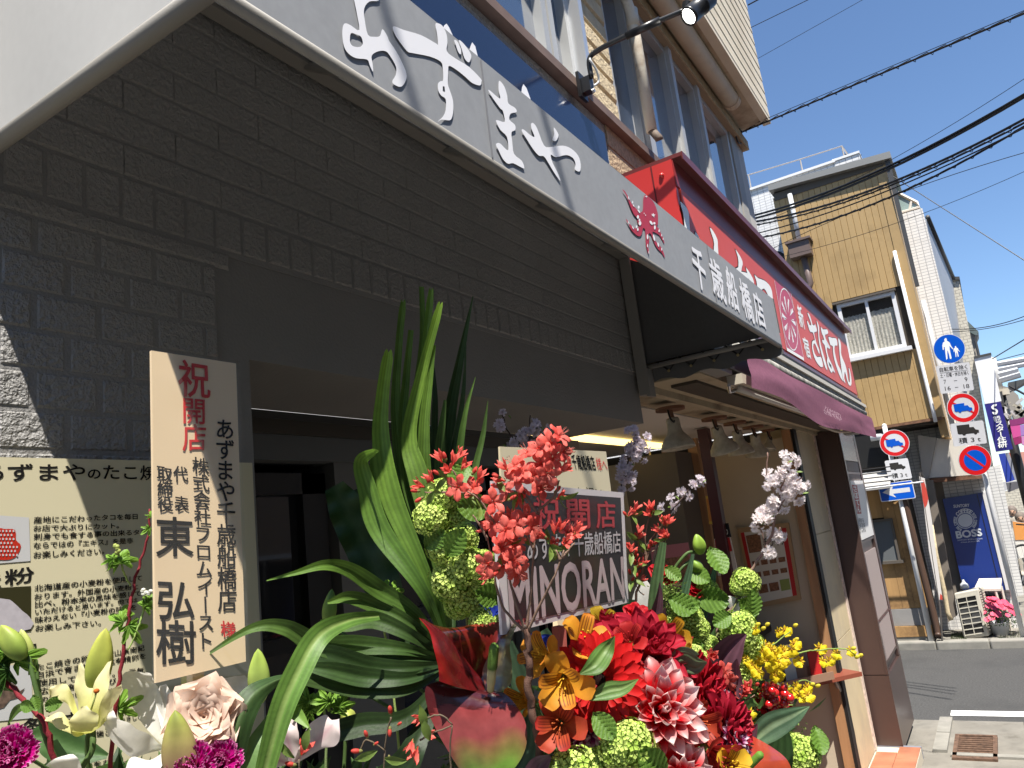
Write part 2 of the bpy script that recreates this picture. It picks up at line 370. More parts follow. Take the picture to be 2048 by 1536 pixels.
crm = mat('cream_stone', (.62, .50, .32), .85, bump=.010, bs=48, bump2=.004, bs2=150, var=.14, vs=12)
crd = mat('cream_joint', (.33, .26, .17), .9)
def pier(x0, x1, z0, z1):
    p = part('pier_core', B(x0 + .006, x1 - .006, -.004, .35, z0, z1), crd, up)
    me = bevel_mesh(x1 - x0, .103, crm); z_ = z0; i = 0
    while z_ < z1:
        o = link('pier_block', me, up); o.location = (x0, -.022 - random.uniform(0, .004), z_); z_ += .11
def bevel_mesh(w_, h, m_):
    mb = MB(); e = .012
    mb.add([(0, .3, 0), (0, .3, h), (0, e, 0), (0, e, h), (e, 0, e), (e, 0, h - e), (w_ - e, 0, e), (w_ - e, 0, h - e), (w_, e, 0), (w_, e, h), (w_, .3, 0), (w_, .3, h)],
           [(0, 1, 3, 2), (2, 3, 5, 4), (4, 5, 7, 6), (6, 7, 9, 8), (8, 9, 11, 10), (2, 4, 6, 8), (3, 9, 7, 5), (0, 2, 8, 10), (1, 11, 9, 3)])
    return mb.mesh('pier_block', m_)
pier(2.89, 3.26, 3.977, 6.6); pier(.55, .9, 3.977, 6.6)
part('upper_wall', B(-1.5, 6.15, .30, .4, 3.976, 7), mat('upper_back', (.1, .11, .13), .8), up)
alu = mat('window_aluminium', (.50, .50, .48), .4, .35, var=.06)
glass = mat('sky_reflecting_glass', (.05, .07, .11), .02, spec=1.0, coat=1.0)
curt = mat('pale_curtain', (.35, .38, .42), .9, var=.15, vs=9, streak=.05)
def win(x0, x1, z0=3.98, z1=5.0):
    f = part('window', MB().box(x0, x0 + .045, .0, .09, z0, z1).box(x1 - .045, x1, .0, .09, z0, z1).box(x0 + .045, x1 - .045, .0, .09, z0, z0 + .045).box(x0 + .045, x1 - .045, .0, .09, z1 - .045, z1), alu, up)
    part('pane', B(x0 + .045, x1 - .045, .045, .051, z0 + .045, z1 - .045), glass, f)
for a, b_ in ((1.0, 1.8), (1.83, 2.62), (2.64, 2.86)): win(a, b_, 3.98, 5.6)
for a, b_ in ((3.28, 3.69), (3.71, 4.35), (4.37, 4.91), (4.93, 5.70)): win(a, b_)
part('mullion', B(3.655, 3.735, -.03, .1, 3.975, 5.0), alu, up); part('mullion', B(4.325, 4.385, -.025, .1, 3.975, 5.0), alu, up)
part('mullion', B(4.885, 4.945, -.025, .1, 3.975, 5.0), alu, up)
part('corner_post', B(5.72, 5.90, -.01, .4, 3.976, 5.02), mat('corner_grey', (.35, .34, .31), .6), up)
part('corner_post', B(5.905, 6.14, .0, .4, 2.72, 5.02), mat('corner_grey2', (.48, .46, .42), .6), up)
part('side_wall', B(6.0, 6.12, .4, 8, 2.7, 6.6), mat('corner_grey2'), up)
part('steel_post', B(2.845, 2.885, -.06, .0, 3.98, 6.2), mat('bright_aluminium', (.75, .75, .74), .3, .7), up)
tanb = mat('tan_small_tile', (.45, .36, .22), .8, var=.12, vs=30, bump=.002, bs=90)
for i in range(28): part('lintel_tile', B(3.1 + i * .11, 3.205 + i * .11, -.05, .2, 5.005, 5.085), tanb, up)
part('lintel', B(3.05, 6.14, -.04, .3, 5.0, 5.1), crd, up)
cr = mat('cream_gutter', (.60, .50, .36), .55, var=.07, vs=5, stain=(.45, .36, .25), ss=2)
gt = MB().tube([(1.0, -.115, 5.12), (5.5, -.115, 5.12)], .062, 20); part('gutter', gt, cr, up, True)
part('gutter_cap', MB().tube([(5.47, -.115, 5.12), (5.53, -.115, 5.12)], .066, 20), cr, up)
part('overhang_soffit', B(1.0, 6.12, -.25, .3, 5.165, 5.19), mat('soffit_cream', (.52, .43, .3), .7, var=.08, stain=(.3, .22, .14), ss=2.4), up)
sid = mat('cream_siding', (.66, .58, .44), .6, var=.05, vs=3, stain=(.55, .47, .34), ss=1)
sm = MB().add([(0, 0, 0), (1.29, 0, 0), (1.29, -.003, .003), (0, -.003, .003), (1.29, .001, .112), (0, .001, .112), (0, .04, .112), (1.29, .04, .112), (0, .04, 0), (1.29, .04, 0)], [(0, 1, 2, 3), (3, 2, 4, 5), (5, 4, 7, 6), (8, 9, 1, 0), (1, 9, 7, 4, 2), (0, 3, 5, 6, 8)]).mesh('siding_board', sid)
for i in range(14):
    for j in range(4):
        o = link('siding_board', sm, up); o.location = (6.15 - 1.292 * (j + 1), -.262, 5.195 + i * .115)
part('overhang_edge', B(1.0, 6.16, -.262, -.2, 5.155, 5.193), sid, up)
part('overhang_core', B(1.0, 6.14, -.222, .3, 5.193, 7), sid, up)
# drainpipe in front of the windows
pip = MB().tube([(3.40, -.07, 5.1), (3.45, -.07, 4.9), (3.55, -.07, 4.76), (3.565, -.07, 4.6), (3.57, -.07, 4.05)], .03, 14)
part('drainpipe', pip, mat('cream_pipe', (.68, .62, .5), .5, stain=(.4, .3, .2), ss=6), up, True)
part('pipe_joint', MB().tube([(3.56, -.07, 4.67), (3.567, -.07, 4.78)], .036, 14), mat('cream_pipe'), up, True)
part('pipe_shoe', MB().tube([(3.57, -.07, 4.06), (3.575, -.1, 4.0), (3.58, -.1, 3.99)], .022, 12), mat('rusty_pipe', (.16, .12, .09), .7, var=.3, vs=40), up, True)

# ================================================================== the awning
XR, XL, AY, Z0, Z1, Z2 = 3.05, .455, -.61, 2.668, 3.225, 2.86
aw = thing('grey_awning', 'grey fabric awning with white brush lettering and a red octopus over the dark shop front', 'awning', (1.75, 0, Z1))
fab = flora('awning_fabric', .55, .06, .3, bump=.0002, bs=500, cv=.35)
GC = (.31, .318, .33)
def awgrid(P00, P10, P01, P11, nu, nv, amp, fy):
    mb = MB()
    def fn(u, v):
        p = P00.lerp(P10, u).lerp(P01.lerp(P11, u), v)
        w_ = (noise.noise(V((p.x * 3.1, p.z * 4 + p.y * 5, 7))) + .5 * noise.noise(V((p.x * 9, p.z * 9 + p.y * 9, 3)))) * amp * min(1, 6 * min(u, 1 - u, v + .05, 1.05 - v) + .15)
        return p + fy * w_
    return mb.grid(fn, nu, nv, lambda u, v: GC)
Lx = MB(); fas = awgrid(V((XL - .004, AY, Z0)), V((XR, AY, Z0)), V((XL - .004, AY, Z2)), V((XR, AY, Z2)), 90, 8, .0014, V((0, 1, 0)))
f_ = part('fascia', fas, fab, aw, True)
part('roof_fabric', awgrid(V((XL - .004, AY, Z2)), V((XR, AY, Z2)), V((XL - .004, -.004, Z1 + .01)), V((XR, -.004, Z1 + .01)), 60, 8, .006, V((0, .3, 1))), fab, aw, True)
sp = MB()
for xs in (XL, XR):
    mbx = MB()
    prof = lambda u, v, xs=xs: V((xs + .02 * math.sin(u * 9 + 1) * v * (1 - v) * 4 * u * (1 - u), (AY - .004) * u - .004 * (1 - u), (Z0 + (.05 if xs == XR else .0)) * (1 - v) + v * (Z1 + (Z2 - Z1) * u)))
    side = MB().grid(prof, 24, 6, lambda u, v: (.52, .515, .50) if xs == XL else (.10, .10, .10))  # same fabric, left panel coloured paler as sunlit, right darker as shaded
    part('side_panel', side, flora('awning_sunlit_side', .5, .15, .35, cv=.15) if xs == XL else fab, aw, True)
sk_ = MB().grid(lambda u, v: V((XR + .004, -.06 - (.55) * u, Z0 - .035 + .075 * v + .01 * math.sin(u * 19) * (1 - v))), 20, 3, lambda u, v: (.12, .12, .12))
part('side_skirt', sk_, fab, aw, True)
tubem = mat('awning_frame_paint', (.22, .21, .195), .5, var=.05)
part('front_tube', MB().tube([(XL, AY + .0085, Z0 - .002), (XR, AY + .0085, Z0 - .002)], .0095, 16), mat('awning_hem', (.25, .235, .21), .6, bump=.0004, bs=400), aw, True)
part('left_tube', MB().tube([(XL + .006, AY, Z0), (XL + .006, 0.0, Z0 + .01)], .012, 14), mat('awning_hem'), aw, True)
part('right_tube', MB().tube([(XR - .02, AY + .01, Z0 + .03), (XR - .02, -.02, Z0 + .03)], .011, 10), tubem, aw, True)
part('wall_rail', MB().box(XL, XR - .03, -.045, -.007, Z1 - .025, Z1 + .03).box(XL, XR - .03, -.06, -.045, Z1 + .012, Z1 + .03), tubem, aw)
part('wall_bracket', MB().box(XR - .055, XR - .005, -.04, -.007, Z0 - .09, Z1 - .027).box(XR - .055, XR - .043, -.055, -.04, Z0 - .09, Z1 - .027), tubem, aw)
part('bracket_shoe', B(XR - .06, XR + .0, -.06, -.042, Z0 - .1, Z0 + .02), tubem, aw)
for i in range(5): part('bolt', MB().tube([(XR - .025, -.04, 2.72 + i * .1), (XR - .025, -.046, 2.72 + i * .1)], .006, 8), fr, aw)
for x in (.62, 1.16, 1.7, 2.24, 2.78):
    part('arm', MB().tube([(x, -.03, Z1 - .02), (x, AY + .03, Z2 - .01), (x, AY + .02, Z0 + .02)], .011, 8), tubem, aw)
for i in range(24):
    x = .6 + i * .1; part('lacing_hook', MB().tube([(x, -.062, Z1 + .012), (x - .006, -.064, Z1 + .002), (x, -.066, Z1 - .006), (x + .006, -.064, Z1 + .002), (x, -.062, Z1 + .012)], .0012, 4), fr, aw)
for i in range(5): part('bolt', MB().tube([(.75 + i * .45, -.045, Z1 - .008), (.75 + i * .45, -.05, Z1 - .008)], .005, 8), fr, aw)
lc = MB(); ys = [-.1, -.2, -.3, -.4, -.5]
for i, y in enumerate(ys):
    lc.tube([(XR - .03, y, Z0 + .04), (XR + .002, y - .035, Z0 - .0)], .0035, 5)
    if i < 4: lc.tube([(XR + .002, y - .035, Z0), (XR - .03, ys[i + 1], Z0 + .045)], .0025, 5)
part('lacing_rope', lc, mat('rope_black', (.01, .01, .01), .8), aw)
for y in ys: part('grommet', MB().tube([(XR - .002, y - .035, Z0 - .001), (XR - .006, y - .035, Z0 - .001)], .006, 10), mat('brass', (.5, .4, .2), .35, .8), aw)
for x in (.99, 2.21): part('seam', MB().box(x, x + .003, AY - .0022, AY - .0012, Z0 + .003, Z2 - .003), mat('seam_grey', (.2, .2, .21), .6), aw)
# brush lettering on the fascia
Pf = lambda x, y: at(x, y, 1, AY - .0024)
A1 = [(610, -60), (622, 60), (640, 175), (590, 148), (560, 136), (545, 150), (540, 200), (550, 270), (575, 312), (620, 340), (685, 348), (700, 380), (720, 420), (717, 370), (712, 325), (750, 300), (795, 300), (825, 335), (855, 392), (852, 440), (832, 475), (848, 497), (885, 507), (912, 470), (915, 430), (892, 370), (855, 300), (815, 240), (803, 210), (775, 170), (760, 210), (725, 215), (690, 203), (672, 120), (668, 50), (700, 8), (755, 2), (740, -60)]
A1h = [(590, 195), (585, 240), (600, 268), (640, 275), (660, 255), (650, 215), (620, 200)]
A2 = [(835, 162), (850, 155), (900, 175), (1000, 205), (1090, 255), (1100, 260), (1095, 200), (1085, 145), (1095, 135), (1125, 150), (1150, 200), (1155, 250), (1152, 300), (1200, 340), (1280, 390), (1350, 460), (1353, 480), (1345, 500), (1300, 485), (1260, 450), (1210, 410), (1165, 385), (1160, 420), (1158, 490), (1170, 530), (1188, 590), (1188, 660), (1175, 700), (1150, 703), (1120, 700), (1097, 712), (1130, 680), (1145, 640), (1145, 580), (1120, 560), (1102, 530), (1100, 490), (1115, 475), (1130, 468), (1128, 400), (1115, 360), (1050, 330), (950, 310), (920, 300), (880, 250), (850, 205)]
A2h = [(1128, 505), (1128, 535), (1142, 540), (1138, 505)]
A3 = [(1195, 235), (1212, 240), (1235, 290), (1232, 318), (1217, 300), (1205, 265)]
A4 = [(1222, 235), (1250, 255), (1290, 310), (1293, 340), (1280, 365), (1255, 340), (1240, 290)]
A5 = [(1395, 530), (1405, 530), (1445, 565), (1465, 575), (1455, 530), (1455, 480), (1465, 475), (1490, 510), (1505, 560), (1512, 605), (1550, 630), (1560, 655), (1525, 665), (1518, 700), (1550, 730), (1552, 760), (1530, 775), (1535, 830), (1545, 900), (1590, 940), (1605, 980), (1595, 983), (1540, 955), (1510, 958), (1480, 930), (1455, 880), (1440, 850), (1445, 838), (1465, 840), (1500, 875), (1512, 870), (1503, 800), (1465, 760), (1440, 710), (1450, 703), (1490, 712), (1480, 650), (1465, 635), (1425, 580)]
A6 = [(1590, 765), (1602, 758), (1640, 790), (1665, 800), (1648, 755), (1645, 725), (1657, 720), (1680, 750), (1720, 850), (1760, 860), (1830, 852), (1880, 870), (1920, 910), (1935, 960), (1930, 1003), (1900, 990), (1905, 960), (1890, 925), (1850, 907), (1790, 920), (1760, 905), (1770, 950), (1800, 1010), (1817, 1060), (1780, 1010), (1750, 960), (1720, 915), (1690, 910), (1655, 870), (1620, 815)]
A7 = [(1778, 745), (1800, 775), (1805, 795), (1790, 825), (1770, 818), (1780, 785)]
Lm = MB()
trace(Lm, [[smooth_loop(A1), smooth_loop(A1h)], [smooth_loop(A2), A2h], smooth_loop(A3), smooth_loop(A4), smooth_loop(A5), smooth_loop(A6), smooth_loop(A7)], C2, Pf)
for ch, q in (('千', (790, 625, 872, 715, 912, 990, 820, 905)), ('歳', (905, 715, 990, 785, 1040, 1060, 950, 975)), ('船', (1020, 780, 1085, 850, 1128, 1112, 1052, 1052)), ('橋', (1112, 868, 1180, 925, 1232, 1190, 1158, 1130)), ('店', (1205, 945, 1265, 1005, 1312, 1225, 1240, 1180))):
    P4 = [Pf(*C5(q[i], q[i + 1])) for i in (0, 2, 4, 6)]
    line_to(Lm, ch, P4[0], P4[1], P4[3], P4[2], bold=.022)
part('lettering', Lm, mat('awning_white', (.78, .78, .81), .55), aw)
CO = crop(1230, 360, .104167)
oc = MB(); O1 = [(140, 180), (190, 215), (235, 290), (275, 350), (300, 420), (340, 480), (400, 540), (450, 600), (500, 618), (530, 590), (540, 500), (540, 400), (555, 320), (590, 285), (690, 365), (750, 440), (800, 560), (825, 680), (825, 830), (815, 865), (790, 880), (840, 930), (890, 1040), (930, 1130), (950, 1230), (900, 1140), (850, 1060), (790, 1020), (730, 990), (720, 1020), (750, 1110), (800, 1200), (870, 1270), (920, 1350), (960, 1500), (900, 1400), (820, 1320), (760, 1220), (720, 1120), (690, 1040), (660, 1020), (640, 1060), (660, 1130), (650, 1200), (640, 1280), (655, 1440), (610, 1320), (590, 1200), (585, 1050), (575, 950), (550, 920), (530, 950), (520, 1020), (490, 1075), (440, 1075), (380, 1030), (310, 950), (260, 850), (225, 790), (205, 740), (250, 790), (300, 860), (370, 920), (430, 930), (460, 880), (430, 800), (420, 720), (370, 670), (320, 570), (280, 470), (240, 360), (200, 270)]
def Pe(k_):
    def f(x, y):
        p = at(x, y, 1, AY - k_); p.z = max(p.z, Z0 + .002); return p
    return f
trace(oc, [smooth_loop(O1, 2)], CO, Pe(.0022))
part('octopus_emblem', oc, mat('emblem_red', (.42, .03, .055), .5), aw)
def ell(cx, cy, rx, ry, rot=0, n=12):
    return [(cx + rx * math.cos(a) * math.cos(rot) - ry * math.sin(a) * math.sin(rot), cy + rx * math.cos(a) * math.sin(rot) + ry * math.sin(a) * math.cos(rot)) for a in [2 * math.pi * i / n for i in range(n)]]
sk2 = MB(); trace(sk2, [ell(455, 520, 18, 32), ell(460, 600, 14, 40, -.6), ell(480, 830, 26, 42), ell(440, 710, 22, 34), ell(470, 770, 16, 30), ell(340, 425, 10, 26), ell(358, 490, 9, 24, -.5), ell(262, 345, 10, 36, -.3), ell(415, 895, 14, 24), ell(438, 950, 16, 28), ell(345, 915, 10, 34, -.5), ell(262, 820, 8, 34, -.4), ell(695, 820, 22, 46, -.6), ell(755, 830, 22, 24), ell(765, 910, 18, 42), ell(848, 975, 14, 28), ell(895, 1060, 8, 24), ell(925, 1130, 6, 26), ell(625, 1090, 16, 50), ell(625, 1260, 9, 34), ell(650, 1390, 6, 30), ell(750, 1110, 16, 62, -.25), ell(830, 1240, 14, 44, -.25), ell(898, 1330, 10, 26), ell(560, 640, 6, 16), ell(588, 675, 7, 14), [(690, 650), (725, 655), (735, 630), (745, 660), (778, 665), (752, 685), (755, 725), (732, 690), (702, 690), (720, 672)], [(565, 330), (600, 300), (630, 325), (608, 320), (604, 345), (598, 318)]], CO, Pe(.0032))
part('octopus_suckers', sk2, mat('awning_white'), aw)

wf0 = mat('opposite_frame', (.6, .6, .58), .4)
# spotlights on arms
lampb = mat('lamp_black', (.012, .012, .013), .35, spec=.5)
# row of houses across the street: what the windows mirror and what closes the sky
for i, (x0, x1, h, c_) in enumerate(((-14, -7, 7.5, (.42, .36, .28)), (-6.9, -1, 6.8, (.30, .27, .23)), (-.9, 4.5, 8.2, (.46, .42, .36)), (4.6, 10.5, 7.0, (.36, .27, .19)), (10.6, 18, 6.6, (.5, .47, .42)))):
    hh = thing('opposite_house', ['grey brown', 'dark', 'tall pale', 'brown', 'low pale'][i] + ' house across the street, behind the camera', 'house', ((x0 + x1) / 2, -8, 0))
    part('wall', B(x0, x1, -12, -6.6, 0, h), mat('opposite_wall_%d' % i, c_, .85, var=.08, vs=2), hh)
    part('roof', MB().prism([(x0 - .2, -6.3, h), (x0 - .2, -12.3, h), (x0 - .2, -9.3, h + 1.4)], (x1 - x0 + .4, 0, 0)), mat('opposite_roof', (.1, .09, .08), .7), hh)
    for j in range(3):
        for z in (.9, 4.0):
            xx = x0 + .6 + j * (x1 - x0 - .9) / 3
            w_ = part('window', B(xx, xx + 1.3, -6.64, -6.56, z, z + 1.3), wf0, hh); part('pane', B(xx + .06, xx + 1.24, -6.56, -6.55, z + .06, z + 1.24), gl, w_)
def spot(name, label, x, dx):
    t = thing(name, label, 'spotlight', (x, -.03, 3.95), 'spotlights on arms over the awning')
    part('clamp_plate', B(x - .03, x + .04, -.05, -.036, 3.88, 4.0), lampb, t)
    part('clamp_block', B(x - .015, x + .025, -.09, -.051, 3.9, 3.97), lampb, t)
    for bz in (3.9, 3.975): part('bolt', MB().tube([(x + .005, -.09, bz), (x + .005, -.1, bz)], .009, 8), mat('zinc', (.6, .6, .6), .35, .8), t)
    pts = spline([(x, -.095, 3.96), (x, -.1, 4.05), (x + .005, -.15, 4.075), (x + .015, -.25, 4.085), (x + dx * .6, -.40, 4.098), (x + dx, -.53, 4.107)], 6)
    part('arm', MB().tube(pts, .0115, 12), lampb, t, True)
    part('cable', MB().tube(spline([(x + .005, -.1, 3.92), (x + .03, -.115, 3.95), (x + .01, -.12, 3.99), (x - .02, -.11, 4.03), (x + .02, -.1, 4.06)], 6), .005, 8), mat('cable_white', (.6, .6, .58), .5), t, True)
    part('collar', MB().tube([pts[-12], pts[-6]], .017, 12), lampb, t, True)
    e = V(pts[-1]); ax = V((-.5, .55, -.6)).normalized(); c0 = e + V((.02, -.045, -.005))
    hd = MB().lathe([(.0, -.085), (.032, -.085), (.038, -.078), (.039, -.03), (.0405, -.028), (.0405, -.022), (.039, -.02), (.039, .05), (.041, .052), (.041, .064), (.034, .064), (.033, .03)], c0, ax, 32)
    h = part('lamp_head', hd, lampb, t, True)
    part('lens', MB().lathe([(.0, .058), (.0335, .058)], c0, ax, 32), mat('lamp_lens', (.9, .9, .9), .3, emit=(1, .97, .9), es=9), t)
    part('hinge', MB().tube([e, e + V((.0, -.01, .03))], .018, 10), lampb, t)
    return t
spot('spotlight', 'lit black spotlight on a bent arm clamped beside the beige stone pier', 2.78, .06)
# ================================================================== the cutlet shop next door
nb = thing('cutlet_shop', 'cutlet shop next door with red sign board, open dark front and cream corner pier', 'shop', (5, .3, 0))
crw = mat('cream_pier_paint', (.60, .50, .32), .6, var=.08, vs=3, stain=(.5, .42, .30), ss=2)
part('pier', B(6.0, 6.79, 0.006, .3, .1, 2.62), crw, nb)
for a, b_ in ((.1, 1.02), (1.026, 1.80), (1.806, 2.6)): part('pier_panel', B(6.03, 6.72, -.004, .005, a, b_), crw, nb)
part('pier_trim', B(6.73, 6.80, -.012, .004, .1, 2.6), mat('pink_stone_trim', (.62, .5, .42), .7, var=.25, vs=40, bump=.001, bs=90), nb)
part('pier_back', B(6.0, 6.9, .301, 3.5, .0, 2.62), mat('dark_render', (.05, .045, .04), .8), nb)
iw = mat('interior_cream', (.50, .42, .31), .8, var=.05)
part('inner_wall', B(5.92, 5.999, .02, 1.6, .1, 2.55), iw, nb)
woodt = mat('orange_wood_trim', (.36, .19, .09), .5, var=.2, vs=20, streak=.1)
part('door_frame', B(5.86, 5.915, -.0, .06, .1, 2.6), woodt, nb)
part('door_frame', B(5.86, 5.918, .95, 1.02, .1, 2.6), woodt, nb)
part('door_rail', B(5.9, 5.997, -.022, .0, .1, 2.6), mat('black_gap', (.008, .008, .008), .6), nb)
part('back_wall', B(3.04, 5.9, 2.6, 2.7, .1, 2.62), mat('back_wall_brown', (.07, .055, .045), .8), nb)
part('ceiling', B(3.04, 5.99, .25, 2.6, 2.63, 2.67), mat('ceiling_white', (.62, .58, .52), .7), nb)
part('room_floor', B(3.04, 5.99, .0, 2.6, .05, .1), mat('floor_brown', (.12, .07, .05), .6), nb)
part('strip_light', B(3.6, 5.6, .9, .96, 2.595, 2.629), mat('warm_strip_light', (.9, .7, .3), .5, emit=(1, .72, .25), es=1.5), nb)
redp = mat('dark_red_post', (.06, .012, .012), .4)
part('post', B(5.0, 5.07, .35, .42, .1, 2.62), redp, nb)
part('low_wall', B(3.1, 5.9, .5, .56, .1, 1.15), mat('counter_front_brown', (.16, .075, .035), .6), nb)
part('counter_top', B(3.1, 5.9, .40, .62, 1.15, 1.19), mat('counter_dark', (.03, .015, .012), .35), nb)
part('wooden_board', B(3.2, 5.0, 1.5, 1.55, 1.85, 1.98), woodt, nb)
part('wooden_board', B(3.2, 4.4, 1.4, 1.45, 2.28, 2.36), woodt, nb)
part('end_cupboard', B(5.0, 5.35, .6, 1.0, 1.2, 2.5), mat('cupboard_brown', (.11, .09, .07), .7), nb)
part('wood_strip', B(5.34, 5.40, .55, .62, .1, 2.6), woodt, nb)
# eave
eave = mat('eave_cream', (.42, .35, .24), .75, var=.12, stain=(.22, .17, .11), ss=3)
part('eave_soffit', B(3.06, 7.1, -.26, .24, 2.632, 2.66), eave, nb)
part('eave_lip', B(3.06, 6.95, -.02, .02, 2.60, 2.631), eave, nb)
part('vent_mesh', B(3.2, 6.9, -.20, -.08, 2.618, 2.631), mat('vent_mesh', (.07, .055, .04), .8, bump=.004, bs=220), nb)
part('dark_gap', B(3.06, 7.5, -.34, -.22, 2.66, 2.9), mat('black_gap'), nb)
part('light_fixture', B(3.35, 6.75, -.36, -.29, 2.60, 2.645), mat('fixture_cream', (.5, .45, .36), .5), nb)
part('tube_lamp', MB().tube([(3.4, -.325, 2.585), (6.6, -.325, 2.585)], .015, 10), mat('tube_glass', (.6, .58, .52), .3), nb, True)
part('awning_cassette', B(3.3, 5.2, -.33, -.24, 2.665, 2.72), mat('cassette_cream', (.55, .5, .42), .45), nb)
part('awning_end_cap', B(3.06, 3.31, -.33, -.1, 2.64, 2.70), mat('cap_grey', (.25, .25, .24), .5), nb)
part('fixture_hook', MB().tube([(3.33, -.3, 2.6), (3.4, -.28, 2.58), (3.5, -.33, 2.6)], .008, 8), mat('zinc'), nb)
part('roller', MB().tube([(3.3, -.345, 2.77), (7.45, -.345, 2.77)], .028, 14), mat('roller_grey', (.32, .31, .28), .8, var=.5, vs=18, bump=.003, bs=60), nb, True)
part('roller_cover', B(3.2, 7.5, -.36, -.29, 2.80, 2.85), mat('cover_grey', (.22, .21, .19), .7, var=.4, vs=14), nb)
part('roller_cover_lip', B(3.2, 7.5, -.372, -.361, 2.825, 2.852), mat('cassette_cream'), nb)
part('crank_box', B(6.75, 6.95, -.34, -.24, 2.56, 2.63), mat('cap_grey'), nb)
part('conduit', MB().tube(spline([(6.0, -.2, 2.6), (6.5, -.25, 2.57), (6.9, -.33, 2.59), (7.05, -.36, 2.6)], 6), .012, 8), mat('fixture_cream'), nb, True)
# red sign board
rs = thing('red_shop_sign', 'long red sign board with white kana and a round cactus crest under a maroon hood', 'sign', (5.3, -.1, 3.2))
red = mat('sign_red', (.47, .035, .03), .28, spec=.6)
SY = -.30; SX0, SX1, SZ0, SZ1 = 3.055, 7.66, 2.90, 3.60
part('sign_box', B(SX0, SX1, SY + .001, -.02, SZ0, SZ1), red, rs)
part('front_panel', B(SX0 + .04, SX1 - .03, SY - .006, SY, SZ0 + .07, SZ1 - .13), mat('sign_red_face', (.60, .075, .045), .42, spec=.35, var=.05), rs)
mar = mat('hood_maroon', (.13, .025, .022), .35, spec=.5)
part('hood', MB().box(SX0 - .0, SX1 + .12, SY - .045, -.02, SZ1, SZ1 + .018).box(SX0, SX1 + .12, SY - .052, SY - .046, SZ1 - .018, SZ1 + .02), mar, rs)
part('lower_lip', B(SX0, SX1 + .03, SY - .02, SY, SZ0 - .012, SZ0 + .03), mar, rs)
part('hood_shadow_band', B(SX0 + .002, SX1, SY - .004, SY, SZ1 - .128, SZ1 - .001), mat('hood_shaded_red', (.26, .03, .03), .35), rs)  # darker red band puts the hood's shadow into the sign colour
part('side_seam', B(SX0 - .003, SX0 - .0, -.205, -.2, SZ0, SZ1), mat('seam_dark', (.1, .01, .01), .5), rs)
part('rivet', MB().ball((SX0 - .003, -.245, SZ1 - .06), .012, 8, 5), red, rs, True)
Pr = lambda x, y: at(x, y, 1, SY - .0085); Pr2 = lambda x, y: at(x, y, 1, SY - .0075)
ink = mat('ink_black', (.02, .018, .016), .6)
wh2 = mat('sign_white', (.85, .85, .82), .4)
big = [  # parts of the four big kana that show over the awning, C5
 [(718, 355), (735, 365), (762, 395), (775, 425), (780, 480), (785, 545), (800, 620), (770, 620), (750, 540), (745, 470), (735, 420)],
 [(820, 560), (845, 590), (850, 620), (825, 620)],
 [(920, 530), (945, 555), (972, 610), (975, 650), (978, 760), (945, 760), (950, 640), (938, 590)],
 [(1095, 680), (1112, 700), (1138, 745), (1145, 780), (1135, 830), (1175, 840), (1185, 900), (1130, 900), (1080, 860), (1085, 815), (1115, 800), (1112, 730)],
 [(1165, 800), (1200, 850), (1222, 900), (1215, 940), (1190, 930), (1188, 880)],
 [(1225, 852), (1250, 875), (1290, 890), (1325, 920), (1345, 965), (1350, 1040), (1330, 1040), (1315, 985), (1290, 945), (1265, 960), (1245, 940), (1240, 900)]]
CR = crop(1500, 540, .15625)
m1 = MB(); m2 = MB()
for pl in big:
    sl = smooth_loop(pl, 2); cx = sum(p[0] for p in sl) / len(sl); cy = sum(p[1] for p in sl) / len(sl)
    trace(m2, [sl], C5, Pr); trace(m1, [[(x - 5, y - 8) for x, y in sl]], C5, Pr2)
sabo = [
 [(738, 545), (760, 570), (785, 640), (800, 700), (825, 708), (828, 690), (835, 700), (855, 760), (850, 790), (820, 800), (835, 880), (860, 960), (885, 1020), (890, 1075), (870, 1040), (840, 960), (820, 940), (808, 980), (825, 1060), (860, 1115), (905, 1110), (925, 1170), (935, 1235), (905, 1240), (860, 1190), (820, 1110), (795, 1000), (795, 920), (815, 900), (830, 895), (805, 800), (770, 790), (745, 720), (728, 650), (745, 665), (760, 700), (785, 705), (768, 640), (740, 570)],
 [(850, 645), (870, 680), (885, 740), (885, 830), (905, 950), (940, 1080), (975, 1200), (990, 1280), (965, 1250), (935, 1150), (905, 1030), (880, 900), (872, 780), (862, 700)],
 [(905, 725), (935, 760), (985, 760), (1000, 800), (990, 820), (960, 830), (970, 880), (1000, 940), (1025, 990), (1015, 1010), (985, 990), (990, 1060), (1020, 1150), (1060, 1230), (1090, 1320), (1060, 1290), (1050, 1315), (1025, 1290), (985, 1180), (990, 1120), (975, 1060), (955, 960), (930, 930), (925, 890), (950, 900), (935, 840), (920, 810)],
 [(1005, 855), (1050, 870), (1100, 875), (1118, 930), (1115, 970), (1090, 965), (1080, 1010), (1095, 1100), (1125, 1210), (1165, 1290), (1190, 1400), (1195, 1425), (1160, 1380), (1120, 1280), (1080, 1150), (1062, 1040), (1060, 975), (1030, 960), (1015, 910)],
 [(1128, 875), (1150, 900), (1165, 970), (1165, 1060), (1185, 1130), (1215, 1200), (1240, 1290), (1255, 1400), (1275, 1440), (1275, 1340), (1262, 1260), (1275, 1270), (1295, 1370), (1300, 1450), (1290, 1480), (1265, 1470), (1240, 1400), (1215, 1300), (1205, 1380), (1222, 1445), (1200, 1420), (1180, 1330), (1165, 1220), (1150, 1100), (1140, 980)]]
hole = [(1005, 1170), (1015, 1220), (1045, 1270), (1040, 1220)]
for i, pl in enumerate(sabo):
    sl = smooth_loop(pl, 2)
    trace(m2, [[sl, hole] if i == 2 else sl], CR, Pr); trace(m1, [[(x - 7, y - 9) for x, y in sl]], CR, Pr2)
